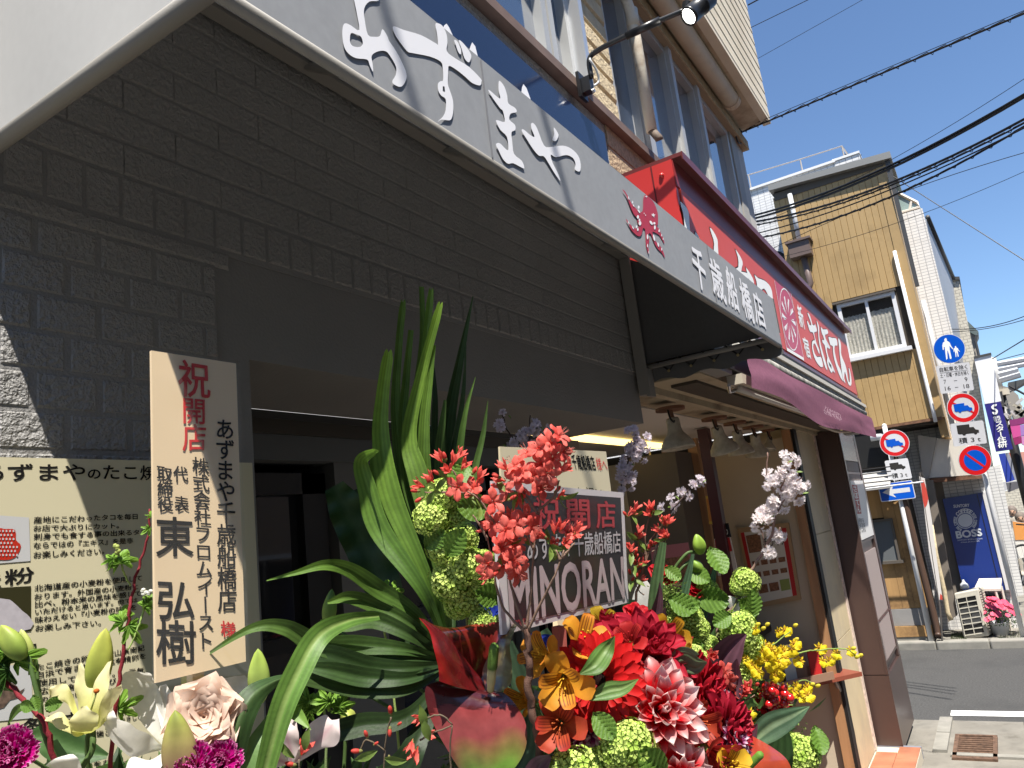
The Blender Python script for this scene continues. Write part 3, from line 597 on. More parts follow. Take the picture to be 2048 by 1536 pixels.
for ch, q in (('新', (598, 440, 655, 470, 712, 760, 640, 720)), ('宿', (665, 850, 735, 880, 785, 1140, 720, 1100))):
    P4 = [Pr(*CR(q[i], q[i + 1])) for i in (0, 2, 4, 6)]
    line_to(m2, ch, P4[0], P4[1], P4[3], P4[2], bold=.025)
part('lettering_shadow', m1, ink, rs); part('lettering', m2, wh2, rs)
# crest
cb = MB(); trace(cb, [[(312, 130), (525, 300), (690, 1140), (470, 1010)]], CR, Pr2); part('crest_panel', cb, mat('crest_red', (.52, .03, .06), .35), rs)
cl = MB()
def strip_px(mb, pts, w_, C, P, closed=False):
    pts = [P(*C(*p)) for p in pts]; n = len(pts); fs = []; vs = []
    for i in range(n):
        t = (pts[(i + 1) % n if closed else min(i + 1, n - 1)] - pts[i - 1 if closed or i else 0]).normalized(); d = V((0, 1, 0)).cross(t).normalized() * w_ / 2
        vs += [pts[i] - d, pts[i] + d]
    for i in range(n if closed else n - 1): fs.append((2 * i, 2 * i + 1, (2 * i + 3) % (2 * n), (2 * i + 2) % (2 * n)))
    mb.add(vs, fs)
strip_px(cl, [(312, 135), (470, 1008)], .008, CR, Pr); strip_px(cl, [(525, 300), (690, 1142)], .008, CR, Pr); strip_px(cl, [(470, 1010), (690, 1142)], .022, CR, Pr)
strip_px(cl, ell(497, 632, 92, 400, -.17, 28), .008, CR, Pr, True)
for i in range(10):
    a = 2 * math.pi * i / 10 + .1
    c_, s_ = math.cos(a), math.sin(a)
    f = lambda r, da: (497 + 80 * r * math.cos(a + da) + .17 * 300 * r * math.sin(a + da), 632 + 300 * r * math.sin(a + da))
    trace(cl, [[f(.28, 0), f(.7, .17), f(1, .2), f(.98, 0), f(.8, .0)], [f(.4, -.12), f(.75, -.03), f(.8, -.1)]], CR, Pr)
part('crest', cl, wh2, rs)
# pink-purple awning valance
pa = thing('purple_valance', 'faded purple cloth valance drooping beneath the red sign board', 'awning', (5.3, -.38, 2.76))
tops = [(1494, 712), (1530, 722), (1580, 752), (1640, 782), (1700, 815), (1743, 836)]; bots = [(1503, 775), (1545, 790), (1575, 805), (1640, 850), (1700, 862), (1751, 876)]
tv = [at(x, y, 1, -.385) for x, y in tops]; bv = [at(x, y, 1, -.43) for x, y in bots]
tv = spline(tv, 8); bv = spline(bv, 8)
pur = flora('valance_cloth', .8, .25, .15, bump=.0004, bs=300)
def pf(u, v):
    i = min(int(u * (len(tv) - 1)), len(tv) - 2); f = u * (len(tv) - 1) - i
    p = tv[i].lerp(tv[i + 1], f).lerp(bv[i].lerp(bv[i + 1], f), v)
    d = .010 * math.sin(math.pi * v) * noise.noise(V((p.x * 1.6, v * 2.5, 4))) + .008 * math.sin(math.pi * v) * math.sin(p.x * 3.2 + v * 2) + .008 * v * math.sin(p.x * 2)
    return p + V((0, -d - .008 * math.sin(math.pi * v), 0))
part('cloth', MB().grid(pf, 80, 10, lambda u, v: (.21, .085, .13)), pur, pa, True)
CP = crop(1580, 740, .1172)
tx = MB(); Pv = lambda x, y: at(x, y, 1, -.445)
line_to(tx, 'とんかつさぼてん', Pv(*CP(600, 600)), Pv(*CP(880, 760)), Pv(*CP(590, 700)), Pv(*CP(880, 860)))
line_to(tx, 'さぼてん', Pv(*CP(560, 660)), Pv(*CP(820, 790)), Pv(*CP(590, 740)), Pv(*CP(870, 870)))
part('lettering', tx, mat('faded_print', (.65, .45, .5), .7), pa)
# five clamp lamps hanging under the eave
lw = mat('lamp_dusty_white', (.42, .38, .30), .55, var=.2, vs=30)
wbase = mat('lamp_wood_base', (.2, .09, .05), .6)
tl = ['nearest and largest of the dusty white clamp lamps under the eave, pointing straight down', 'second dusty clamp lamp from the dark grey wall, tilted to show its rim', 'third dusty clamp lamp, with its black cap towards the dark red post', 'fourth clamp lamp, mostly dark, above the cherry blossom', 'smallest and farthest clamp lamp, beside the cream pier']
def clamp(i, px, py, tilt, sc_):
    c = at(px, py, 1, .10); top = V((c.x + .03 * i * 0, .10, 2.60))
    t = thing('clamp_lamp', tl[i], 'lamp', (c.x, .1, 2.6), 'clamp lamps under the eave')
    part('wooden_base', MB().tube([(c.x - .01, .10, 2.60), (c.x - .01, .10, 2.585)], .075 * sc_, 20), wbase, t)
    part('bracket', MB().tube([(c.x - .01, .10, 2.59), (c.x, .1, 2.52), (c.x, .1, 2.50)], .012, 8), wbase, t)
    ax = V(tilt).normalized(); o = V((c.x, .1, 2.545)); k_ = sc_
    prof = [(.0, 0), (.030, .0), (.034, .01), (.035, .05), (.040, .075), (.06, .10), (.078, .125), (.086, .15), (.0865, .158), (.080, .158), (.070, .125), (.03, .08)]
    part('shade', MB().lathe([(r * k_, h * k_) for r, h in prof], o, ax, 28), lw, t, True)
    part('bulb', MB().lathe([(0, .155 * k_), (.04 * k_, .15 * k_), (.07 * k_, .13 * k_)], o, ax, 20), mat('dusty_glass', (.5, .48, .42), .25), t, True)
    part('wire', MB().tube(spline([(c.x - .05, .1, 2.59), (c.x - .06, .09, 2.54), (c.x - .04, .08, 2.52), (c.x, .09, 2.55)], 5), .005, 6), fr, t, True)
clamp(0, 1350, 870, (-.02, -.05, -1), 1.0); clamp(1, 1435, 870, (.3, -.1, -1), 1.0); clamp(2, 1478, 890, (.16, 0, -1), .95); clamp(3, 1515, 900, (.25, .1, -1), .95); clamp(4, 1545, 905, (-.25, .2, -1), .6)
# things inside
for px, l_ in ((1318, 'left'), (1372, 'right')):
    c = at(px, 1030, 1, 1.0); top = 2.62
    t = thing('pendant_lamp', 'small pendant lamp on a pale cord, the %s one behind the coral azalea' % l_, 'lamp', (c.x, 1.0, top))
    part('cord', MB().tube([(c.x, 1.0, top), (c.x + .02, 1.0, c.z)], .008, 6), mat('cord_beige', (.4, .33, .22), .6), t)
    part('socket', MB().lathe([(0, -.02), (.02, -.02), (.025, .05), (.035, .08), (.036, .1)], (c.x + .02, 1.0, c.z), (0, 0, -1), 14), mat('fixture_cream'), t, True)
    part('bulb', MB().lathe([(.034, .09), (.02, .105), (0, .108)], (c.x + .02, 1.0, c.z), (0, 0, -1), 14), mat('bulb_lit', (.9, .8, .5), .4, emit=(1, .8, .45), es=1.2), t, True)
CM = crop(1200, 720, .3125)
PX = lambda X_: (lambda x, y: at(x, y, 0, X_))
mp = thing('menu_poster', 'menu poster of meals in a pale wooden frame on the cream inner wall', 'poster', (5.9, .3, 1.4))
q = [(880, 1078), (1210, 1040), (1290, 1530), (990, 1590)]
Q = [at(*CM(*p), 0, 5.905) for p in q]; cen = sum(Q, V()) / 4
part('frame', MB().prism([cen + (p - cen) * 1.0 for p in Q], (-.02, 0, 0)), mat('poster_frame_wood', (.38, .25, .13), .5), mp)
Q2 = [cen + (p - cen) * .88 + V((-.021, 0, 0)) for p in Q]
part('sheet', MB().poly(Q2), mat('poster_paper', (.62, .58, .5), .5), mp)
redq = MB(); redq.poly([Q2[0] + V((-.001, 0, 0)), Q2[0].lerp(Q2[1], .08) + V((-.001, 0, 0)), Q2[3].lerp(Q2[2], .08) + V((-.001, 0, 0)), Q2[3] + V((-.001, 0, 0))])
redq.poly([Q2[0].lerp(Q2[1], .9) + V((-.001, 0, 0)), Q2[1] + V((-.001, 0, 0)), Q2[2] + V((-.001, 0, 0)), Q2[3].lerp(Q2[2], .9) + V((-.001, 0, 0))])
part('red_border', redq, mat('print_red', (.45, .02, .02), .5), mp)
def uvp(Q, u, v, off=0): return Q[0].lerp(Q[1], u).lerp(Q[3].lerp(Q[2], u), v) + V((-off, 0, 0))
brn2 = mat('print_food', (.22, .10, .05), .5, var=.5, vs=60); foods = []
for r_ in range(2):
    for c_ in range(4):
        u, v = .12 + c_ * .2, .42 + r_ * .16
        foods.append([uvp(Q2, u, v, .002), uvp(Q2, u + .15, v, .002), uvp(Q2, u + .15, v + .07, .002), uvp(Q2, u, v + .07, .002)])
foods.append([uvp(Q2, .1, .05, .002), uvp(Q2, .42, .04, .002), uvp(Q2, .4, .3, .002), uvp(Q2, .1, .3, .002)])
for c_ in range(2): foods.append([uvp(Q2, .14 + c_ * .26, .76, .002), uvp(Q2, .36 + c_ * .26, .76, .002), uvp(Q2, .36 + c_ * .26, .88, .002), uvp(Q2, .14 + c_ * .26, .88, .002)])
for q_ in foods: part('picture', MB().poly(q_), brn2, mp)
gq = MB().poly([uvp(Q2, .66, .74, .002), uvp(Q2, .88, .74, .002), uvp(Q2, .88, .9, .002), uvp(Q2, .66, .9, .002)]); part('green_box', gq, mat('print_green', (.25, .3, .08), .5), mp)
tx = MB(); line_to(tx, '手づくり', uvp(Q2, .45, .12, .003), uvp(Q2, .9, .10, .003), uvp(Q2, .45, .26, .003), bold=.01); part('lettering', tx, ink, mp)
def board(name, label, cat, quad, X_, mats, bands, text=None):
    t = thing(name, label, cat, tuple(at(*quad[3], 0, X_)))
    Q = [at(*p, 0, X_) for p in quad]
    part('sheet', MB().prism(Q, (.012, 0, 0)), mats, t)
    for k_, (v0, v1, mm) in enumerate(bands):
        part('panel', MB().poly([uvp(Q, .04, v0, .0015), uvp(Q, .96, v0, .0015), uvp(Q, .96, v1, .0015), uvp(Q, .04, v1, .0015)]), mm, t)
    if text:
        tx = MB(); s, u0, v0, u1, v1, bold = text
        line_to(tx, s, uvp(Q, u0, v0, .003), uvp(Q, u1, v0, .003), uvp(Q, u0, v1, .003), bold=bold); part('lettering', tx, wh2, t)
    return t
pr = MATS['print_red']
board('calendar', 'red and white calendar hanging by the dark red post', 'calendar', [(1428, 1078), (1460, 1073), (1476, 1146), (1436, 1152)], 5.05, mat('poster_paper'), [(0.02, .4, pr)], ('営業中', .1, .1, .6, .3, 0))
board('black_notice', 'small black notice with white lettering above the red calendar', 'notice', [(1424, 1050), (1456, 1046), (1462, 1074), (1428, 1078)], 5.05, mat('black_gap'), [], ('とんかつ', .1, .35, .9, .85, .01))
board('yellow_notice', 'narrow yellow paper notice stuck beside the dark red post', 'notice', [(1411, 992), (1424, 990), (1434, 1046), (1419, 1049)], 5.05, mat('paper_yellow', (.55, .38, .05), .6), [(.1, .9, mat('paper_orange', (.5, .2, .04), .6))])
board('pink_poster', 'pink poster in the shade behind the lily bud', 'poster', [(1300, 1095), (1375, 1085), (1392, 1170), (1312, 1180)], 4.6, mat('poster_pink', (.42, .15, .17), .6), [(.3, .9, brn2)])
# folding table with box on it
tb = thing('folding_table', 'folding table with reddish top on crossed grey tube legs by the cream pier', 'table', (5.6, -.35, .1))
part('table_top', MB().obox((5.93, -.16, .82), (-.62, .50, 0), (.30, .36, 0), (0, 0, .028)), mat('table_red', (.22, .06, .035), .5), tb)
gtube = mat('grey_tube', (.28, .27, .25), .4, .5, var=.3, vs=12)
for o_ in (V((0, 0, 0)), V((-.42, .36, 0))):
    part('leg', MB().tube([V((5.80, .0, .82)) + o_, V((6.25, .02, .45)) + o_, V((6.62, .04, .14)) + o_, V((6.66, .04, .115)) + o_], .016, 10), gtube, tb, True)
    part('leg', MB().tube([V((6.05, .06, .82)) + o_, V((5.98, .02, .115)) + o_], .016, 10), gtube, tb, True)
part('foot_bar', MB().tube([(6.66, .04, .115), (6.24, .40, .115)], .014, 10), gtube, tb, True)
bx = thing('leaflet_box', 'box of red and white leaflets standing on the folding table', 'box', (5.55, .15, .848))
O_ = V((5.70, -.02, .849)); D_ = V((-.62, .50, 0)).normalized(); N_ = V((.5, .62, 0)).normalized()
for i in range(5):
    part('leaflet', MB().obox(O_ + D_ * (.03 + i * .105) + N_ * (.08 + .02 * (i % 2)), D_ * .09, N_ * .006, (0, 0, .20 + .03 * (i % 3))), [pr, mat('leaflet_brown', (.25, .15, .1), .5), mat('poster_paper')][i % 3], bx)
part('tray', MB().obox(O_, D_ * .55, N_ * .01, (0, 0, .05)).obox(O_ + N_ * .15, D_ * .55, N_ * .01, (0, 0, .08)).obox(O_ + N_ * .012, D_ * .55, N_ * .136, (0, 0, .01)), mat('leaflet_brown'), bx)
# grey device on the tiles
gd = thing('grey_machine', 'grey rounded steel box with a white cap standing on the terracotta step', 'equipment', tuple(at(1680, 1536, 2, .1)))
c = at(1675, 1530, 2, .10)
part('body', B(c.x - .16, c.x + .16, c.y - .1, c.y + .12, .10, .235), mat('machine_grey', (.16, .17, .175), .4, var=.1), gd).modifiers.new('b', 'BEVEL').width = .035
part('cap', MB().tube([(c.x - .02, c.y + .16, .1), (c.x - .02, c.y + .16, .26)], .05, 16), mat('cap_ivory', (.55, .52, .45), .5), gd)

# brown metal corner tower
tw = thing('brown_sign_tower', 'brown metal corner tower with slats and a narrow white sign beside the cream pier', 'tower', (7.3, -.1, .05))
tbm = mat('brown_panel_metal', (.085, .052, .045), .32, .3, spec=.6, var=.05, vs=4)
TX0, TX1, TY = 6.87, 7.76, -.19
part('plinth', B(TX0 + .05, TX1 - .05, TY + .04, .2, .013, .07), mat('black_gap'), tw)
part('lower_body', B(TX0, TX1, TY, .24, .07, .628), tbm, tw)
part('upper_body', B(TX0, TX1, TY + .02, .24, .634, 2.62), tbm, tw)
part('edge_post', B(TX0, TX0 + .045, TY, TY + .019, .634, 2.62), tbm, tw)
part('edge_post', B(TX1 - .1, TX1, TY, TY + .019, .634, 2.62), tbm, tw)
part('top_panel', B(TX0 + .046, TX1 - .101, TY + .002, TY + .019, 2.36, 2.62), mat('brushed_panel', (.25, .22, .21), .25, .6), tw)
for zz in (.70, 1.02, 1.66, 2.24): part('cross_rail', B(TX0 + .046, TX1 - .101, TY + .003, TY + .019, zz, zz + .022), tbm, tw)
slm = mat('slat_taupe', (.36, .30, .29), .45)
sl_me = B(0, .016, 0, .012, 0, 1).mesh('slat', slm)
for (a, b_) in ((.724, 1.018), (1.044, 1.58), (2.19, 2.238), (2.264, 2.355)):
    for i in range(21):
        o = link('slat', sl_me, tw); o.location = (TX0 + .06 + i * .034, TY + .004, a); o.scale = (1, 1, b_ - a)
sg = part('sign_panel', B(TX0 + .05, TX1 - .11, TY - .004, TY + .012, 1.69, 2.185), mat('sign_panel_white', (.72, .72, .72), .35), tw)
Pt = lambda x, y: at(x, y, 1, TY - .0055)
C7 = crop(1648, 900, .1953)
rq = MB().poly([Pt(*C7(*p)) for p in ((285, 355), (338, 362), (385, 652), (343, 655))]); part('red_label', rq, pr, tw)
tx = MB(); P4 = [at(*C7(*p), 1, TY - .0065) for p in ((293, 362), (333, 368), (378, 645), (348, 648))]
col_to(tx, 'さぼてん', P4[0], P4[1], P4[3], P4[2], bold=.02); part('lettering', tx, wh2, tw)
tx = MB(); P4 = [Pt(*C7(*p)) for p in ((352, 700), (405, 700), (432, 840), (375, 850))]
col_to(tx, '新宿店', P4[0], P4[1], P4[3], P4[2]); part('lettering', tx, mat('print_grey', (.2, .2, .2), .6), tw)
# ================================================================== across the side street: the mustard house
YX = 11.62
yh = thing('mustard_house', 'mustard house clad in vertical metal panels, with a curtained sliding window', 'house', (YX, .5, 0))
mus = mat('mustard_cladding', (.41, .275, .12), .5, var=.06, vs=2, stain=(.33, .22, .095), ss=3, streak=.3)
part('core', B(YX + .02, 14.2, -.72, .735, 2.97, 6.85), mat('core_dark', (.05, .04, .03), .9), yh)
pm = {}
def panel(y0, y1, z0, z1, m_=None):
    k_ = (round(y1 - y0, 3), round(z1 - z0, 3))
    if k_ not in pm:
        w_ = y1 - y0; h = z1 - z0
        pm[k_] = MB().add([(0, .001, 0), (-.006, .006, 0), (-.006, w_ - .005, 0), (0, w_ - .001, 0), (0, .001, h), (-.006, .006, h), (-.006, w_ - .005, h), (0, w_ - .001, h)], [(0, 1, 5, 4), (1, 2, 6, 5), (2, 3, 7, 6), (0, 3, 2, 1), (4, 5, 6, 7)]).mesh('cladding_panel', m_ or mus)
    o = link('cladding_panel', pm[k_], yh); o.location = (YX, y0, z0)
pw = .086; y = -.70
zt = lambda y: 6.64 + .13 * (y + .7) / 1.5
while y < .68:
    a, b_ = y, y + pw
    if b_ > -.62 and a < .20:
        panel(a, b_, 2.965, 3.94); panel(a, b_, 4.86, round(zt(0), 2))
    else: panel(a, b_, 2.965, round(zt(0), 2))
    y += pw
part('corner_trim', B(YX - .016, YX + .2, -.83, -.702, 2.96, 6.66), mus, yh)
part('front_cladding', B(YX + .201, 14.2, -.83, -.73, 2.70, 6.66), mus, yh)
rfd = mat('roof_edge_dark', (.06, .06, .06), .5)
part('roof_edge', MB().prism([(YX - .12, -.93, 6.69), (YX - .12, .78, 6.80), (YX - .12, .78, 6.89), (YX - .12, -.93, 6.79)], (2.8, 0, 0)), mat('roof_edge_grey', (.22, .22, .21), .5), yh)
part('roof_shadow_board', B(YX - .02, YX + .0, -.8, .74, 6.645, 6.76), mat('brown_board', (.10, .085, .07), .7), yh)
part('verge', MB().prism([(YX - .06, -.90, 6.70), (YX - .06, -.84, 6.70), (YX - .02, -.85, 4.8), (YX - .02, -.90, 4.8)], (.07, 0, 0)), rfd, yh)
part('bottom_trim', B(YX - .02, YX + .1, -.80, .74, 2.925, 2.962), mat('rusty_trim', (.16, .08, .045), .8, var=.4, vs=20), yh)
# window of the mustard house
wf = mat('window_frame_white', (.68, .68, .68), .4)
wy0, wy1, wz0, wz1 = -.585, .185, 3.985, 4.80
wdw = part('window', MB().box(YX - .05, YX + .03, wy0, wy0 + .05, wz0, wz1).box(YX - .05, YX + .03, wy1 - .05, wy1, wz0, wz1).box(YX - .05, YX + .03, wy0 + .05, wy1 - .05, wz0, wz0 + .05).box(YX - .05, YX + .03, wy0 + .05, wy1 - .05, wz1 - .05, wz1).box(YX - .04, YX - .0, -.225, -.185, wz0 + .05, wz1 - .05), wf, yh)
part('sill', B(YX - .10, YX + .02, wy0 - .06, wy1 + .03, wz0 - .055, wz0 - .002), wf, wdw)
part('hood', B(YX - .09, YX + .02, wy0 - .02, wy1 + .05, wz1 + .001, wz1 + .03), mat('brown_board'), wdw)
part('pane', B(YX - .006, YX - .002, wy0 + .05, wy1 - .05, wz0 + .05, wz1 - .05), mat('clear_glass', (.02, .02, .02), .02, spec=.6), wdw)
gm = MATS['clear_glass']; gm.node_tree.nodes['Principled BSDF'].inputs['Alpha'].default_value = .10
cu = MB().grid(lambda u, v: V((YX + .009 + .006 * math.sin(u * 90) * (.4 + v), wy0 + .04 + (wy1 - wy0 - .08) * u, wz0 + .03 + .58 * (1 - v) + .006 * math.sin(u * 70 + 3 * math.sin(u * 9)) * (1 - v))), 90, 6, lambda u, v: (.55, .53, .45))
part('lace_curtain', cu, mat('lace', (.50, .48, .41), .9, var=.35, vs=45), wdw, True)
# pipes on it
gpipe = mat('grey_pipe', (.55, .56, .57), .45)
hy = .50
part('downpipe', MB().tube([(YX - .06, hy, 6.66), (YX - .06, hy - .0, 5.9)], .035, 12), gpipe, yh, True)
hop = mat('hopper_brown', (.14, .10, .085), .45)
part('rain_hopper', MB().box(YX - .22, YX - .02, hy - .15, hy + .15, 5.62, 5.84).box(YX - .25, YX - .0, hy - .18, hy + .18, 5.842, 5.875), hop, yh)
part('downpipe', MB().tube([(YX - .1, hy - .02, 5.61), (YX - .1, hy - .04, 5.2), (YX - .1, hy + .02, 5.08), (YX - .1, hy + .22, 4.98)], .045, 12), hop, yh, True)
part('corner_pipe', MB().tube([(YX - .05, -.70, 5.36), (YX - .05, -.72, 3.1), (YX - .05, -.72, 2.9)], .024, 12), mat('white_pipe', (.7, .7, .69), .5), yh, True)
part('corner_pipe', MB().tube([(YX + .1, -.90, 4.6), (YX + .1, -.90, 2.75)], .03, 10), gpipe, yh, True)
part('overhang_underside', MB().prism([(YX + .02, -.72, 2.90), (YX + .02, .73, 2.90), (YX + .02, .73, 2.93), (YX + .02, -.72, 2.93)], (1.6, 0, 0)), mat('core_dark'), yh)
# ground floor of wood
wood = mat('weathered_boards', (.40, .235, .095), .75, var=.3, vs=7, streak=.08, stain=(.16, .09, .04), ss=2.2)
wm_ = B(0, .02, .001, .148, 0, 1).mesh('wooden_board', wood)
part('lower_core', B(YX + .045, 14.0, -.15, .74, .1, 2.92), mat('core_dark'), yh)
for i in range(6):
    y = -.135 + .15 * i; o = link('wooden_board', wm_, yh); top = 2.15 if not (.03 < y < .30) else 1.10
    o.location = (YX + .02, y, .50); o.scale = (1, 1, (top - .5))
    if .03 < y < .30:
        o = link('wooden_board', wm_, yh); o.location = (YX + .02, y, 1.72); o.scale = (1, 1, .43)
part('footing', B(YX + .0, YX + .044, -.13, .74, .28, .495), mat('footing_grey', (.27, .26, .25), .85, var=.1, stain=(.2, .19, .17)), yh)
part('footing_board', B(YX - .03, YX + .04, -.13, .74, .14, .275), wood, yh)
part('footing_stone', B(YX - .02, YX + .06, -.13, .74, .0, .135), kerbm, yh)
lwn = part('lower_window', MB().box(YX - .03, YX + .02, .06, .09, 1.14, 1.70).box(YX - .03, YX + .02, .34, .37, 1.14, 1.70).box(YX - .03, YX + .02, .09, .34, 1.67, 1.70).box(YX - .05, YX + .02, .03, .40, 1.10, 1.14), mat('brown_board'), yh)
part('pane', B(YX - .004, YX + .002, .09, .34, 1.14, 1.67), mat('frosted_glass', (.13, .14, .145), .2), lwn)
part('dark_band', B(YX + .0, YX + .03, -.14, .74, 2.42, 2.92), mat('black_gap'), yh)
part('canopy', MB().prism([(YX - .5, -.05, 2.10), (YX - .5, 3, 2.10), (YX + .04, 3, 2.34), (YX + .04, -.05, 2.34)], (0, 0, .02)), mat('corrugated_grey', (.40, .39, .37), .6, var=.1), yh)
for i in range(5): part('canopy_wire', MB().tube([(YX - .5, -.1, 2.14 + i * .06), (YX - .45, 3, 2.2 + i * .06)], .008, 5), fr, yh)
part('canopy_rail', MB().tube([(YX - .52, -.45, 2.13), (YX - .52, 3, 2.13)], .012, 6), wf, yh)
bp = MB().tube(spline([(YX - .05, -.02, 1.98), (YX - .1, -.08, 2.0), (YX - .12, -.14, 1.93), (YX - .12, -.16, 1.5), (YX - .12, -.20, .3), (YX - .16, -.2, .16)], 5), .042, 12)
part('brown_pipe', bp, mat('brown_pipe', (.085, .05, .035), .45), yh, True)
part('grey_duct', MB().tube([(YX - .1, .1, 2.82), (YX - .1, -.2, 2.8), (YX - .1, -.25, 2.35)], .05, 12), gpipe, yh, True)

# white and red leaning banner pole and cream hose beside it
bn = thing('banner', 'narrow white banner with red discs hanging beside the brown drainpipe', 'banner', (11.5, -.42, .2))
Cb = crop(1648, 900, .1953)
pb = lambda x, y: at(x, y, 0, 11.45)
ba = MB().prism([pb(*Cb(*p)) for p in ((975, 270), (1030, 290), (1105, 720), (1125, 900), (1215, 1536), (1175, 1536), (1075, 1030), (1025, 600))], (.012, 0, 0))
part('cloth', ba, mat('banner_cloth', (.68, .64, .6), .8), bn)
rd = MB().poly([at(*Cb(*p), 0, 11.447) for p in ((990, 320), (1020, 310), (1050, 400), (1068, 500), (1055, 560), (1030, 595), (1010, 500))])
part('red_disc', rd, mat('banner_red', (.55, .06, .04), .7), bn)
rd = MB().poly([at(*Cb(*p), 0, 11.447) for p in ((1190, 1470), (1210, 1490), (1216, 1536), (1185, 1530))]); part('red_disc', rd, mat('banner_red'), bn)
part('pole', MB().tube([at(*Cb(980, 230), 0, 11.46), at(1880, 1215, 0, 11.46), at(1885, 1290, 0, 11.46)], .012, 8), mat('pole_dark', (.1, .09, .08), .5), bn)
hs = thing('conduit_pipe', 'cream ribbed conduit pipe running down beside the blue vending machine', 'pipe', (11.7, -.5, .1))
part('pipe', MB().tube([at(x, y, 0, 11.75) for x, y in ((1862, 1050), (1872, 1110), (1888, 1180), (1895, 1225), (1903, 1240))], .03, 10), mat('conduit_cream', (.52, .43, .28), .6, var=.2, vs=30), hs, True)
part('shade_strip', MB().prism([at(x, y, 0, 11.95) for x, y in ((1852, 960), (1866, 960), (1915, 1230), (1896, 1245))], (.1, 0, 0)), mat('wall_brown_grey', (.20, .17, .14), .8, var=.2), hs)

# ================================================================== white tiled block behind
wt = thing('white_tile_building', 'tall white tiled building rising behind the mustard house', 'building', (14, 0, 0))
tile1 = tilemat('white_wall_tile', (.74, .73, .71), (.68, .67, .65), (.40, .40, .41), .095, .047, .004, off=0)
tile2 = tilemat('cream_wall_tile', (.62, .58, .48), (.56, .52, .43), (.38, .35, .3), .11, .06, .006)
part('tower', B(12.62, 16, .0 + -.48, 6, 0, 7.38), tile1, wt)
part('parapet', B(12.6, 16, -.49, -.08, 7.382, 7.42), wf, wt)
part('parapet', B(12.58, 16, -.12, 6, 7.36, 7.40), wf, wt)
fz = 6.2
part('front_block', B(12.62, 13.2, -1.15, -.482, 2.3, fz), tile1, wt)
gh = MB().add([at(*crop(1450, 200, .293)(1130, 610), 0, 12.66), at(*crop(1450, 200, .293)(1310, 700), 0, 12.66), V((12.66, -1.14, fz + .002)), V((12.66, -.5, fz + .002))], [(0, 1, 2, 3)])
a_, b__ = gh.v[0], gh.v[1]
gp = part('glass_lean_to', MB().prism([V(p) for p in gh.v], (1.2, 0, 0)), mat('greenish_glass', (.30, .40, .38), .15, spec=.8), wt)
part('lean_to_frame', MB().tube([a_, b__, (12.64, -1.12, fz + .03), (12.64, -.6, fz + .03)], .028, 6), mat('greenhouse_frame', (.62, .57, .5), .5), gp)
part('lean_to_frame', MB().tube([V(a_).lerp(V(b__), .8), (12.64, -.98, fz + .03)], .02, 6), mat('greenhouse_frame'), gp)
rl = MB()
ry = [(-.255, 7.63), (.4, 7.65), (1.26, 7.69), (2.2, 7.72), (3.5, 7.78)]
rl.tube([(12.7, y, z) for y, z in ry], .010, 6)
for y, z in ry[:-1]: rl.tube([(12.7, y, 7.3), (12.7, y, z)], .012, 6)
rl.tube([(12.7, -.255, 7.63), (13.3, -.3, 7.63), (13.3, -.3, 7.3)], .014, 6)
part('roof_railing', rl, mat('railing_beige', (.36, .33, .30), .5), wt)
part('antenna', MB().tube([(12.72, -.25, 7.5), (12.8, -.42, 7.42), (12.8, -.5, 7.42)], .01, 5), fr, wt)
def qx(pts, X_, th=.4): return MB().prism([at(x, y, 0, X_) for x, y in pts], (th, 0, 0))
def ang(pts, Xs):                                  # outline whose points stand at their own X
    return [at(x, y, 0, X_) for (x, y), X_ in zip(pts, Xs)]
# street front of the block, drawing back at a slight angle
fa = ang([(1848, 411), (1903, 557), (1930, 700), (1948, 830), (1961, 930), (1910, 900), (1893, 640)], [13.2, 15.6, 15.6, 15.6, 15.6, 13.2, 13.2])
gw = mat('grey_smooth_wall', (.36, .38, .42), .5, var=.05)
P_ = ang([(1853, 438), (1905, 560), (1923, 690), (1945, 900), (1905, 900)], [13.21, 16.2, 16.2, 16.2, 13.21])
part('grey_front', MB().prism(P_, (.1, .4, 0)), gw, wt)
part('front_gutter', MB().tube([P_[0] + V((0, -.02, .03)), P_[1] + V((0, -.02, .03))], .035, 8), rfd, wt, True)
part('lower_front', B(12.62, 13.2, -1.15, -.482, 0, 2.298), tile1, wt)
dr = thing('dark_lean_to', 'dark low roof in the gap left of the mustard house', 'roof', (12.3, 1.2, 5))
part('roof', MB().prism([at(x, y, 0, 12.2) for x, y in ((1520, 497), (1560, 503), (1592, 520), (1620, 640), (1560, 640))], (.3, 0, 0)), mat('black_gap'), dr)
# beige tile building next to it
bt = thing('beige_tile_building', 'beige tiled building with brown eaves beyond the white tiled one', 'building', (17, -1, 0))
part('wall', MB().prism(ang([(1903, 556), (1917, 556), (1950, 715), (1972, 850), (1995, 980), (2010, 1100), (1930, 1100)], [16.3] * 7), (2, 0, 0)), tile2, bt)
part('cap', MB().prism(ang([(1901, 553), (1919, 553), (1920, 559), (1902, 559)], [16.25] * 4), (2, 0, 0)), rfd, bt)
fb = thing('grey_eaves_house', 'house with grey green eaves and a dark gutter pipe at the skyline', 'house', (20, -1.5, 0))
part('roof_edge', MB().prism(ang([(1929, 634), (1933, 640), (1957, 663), (1953, 672), (1947, 668), (1932, 660)], [20] * 6), (1, 0, 0)), mat('roof_grey_green', (.12, .15, .14), .5), fb)
part('wall', MB().prism(ang([(1931, 658), (1948, 668), (1956, 712), (1942, 712)], [20.1] * 4), (1, 0, 0)), mat('shaded_wall', (.3, .27, .23), .8), fb)
part('pipe', MB().tube(ang([(1953, 670), (1951, 682), (1958, 712)], [19.95] * 3), .03, 6), rfd, fb)
wb_ = thing('white_box_sign', 'blank white box sign standing out above the blue estate agent banner', 'sign', (16, -1.5, 3.4))
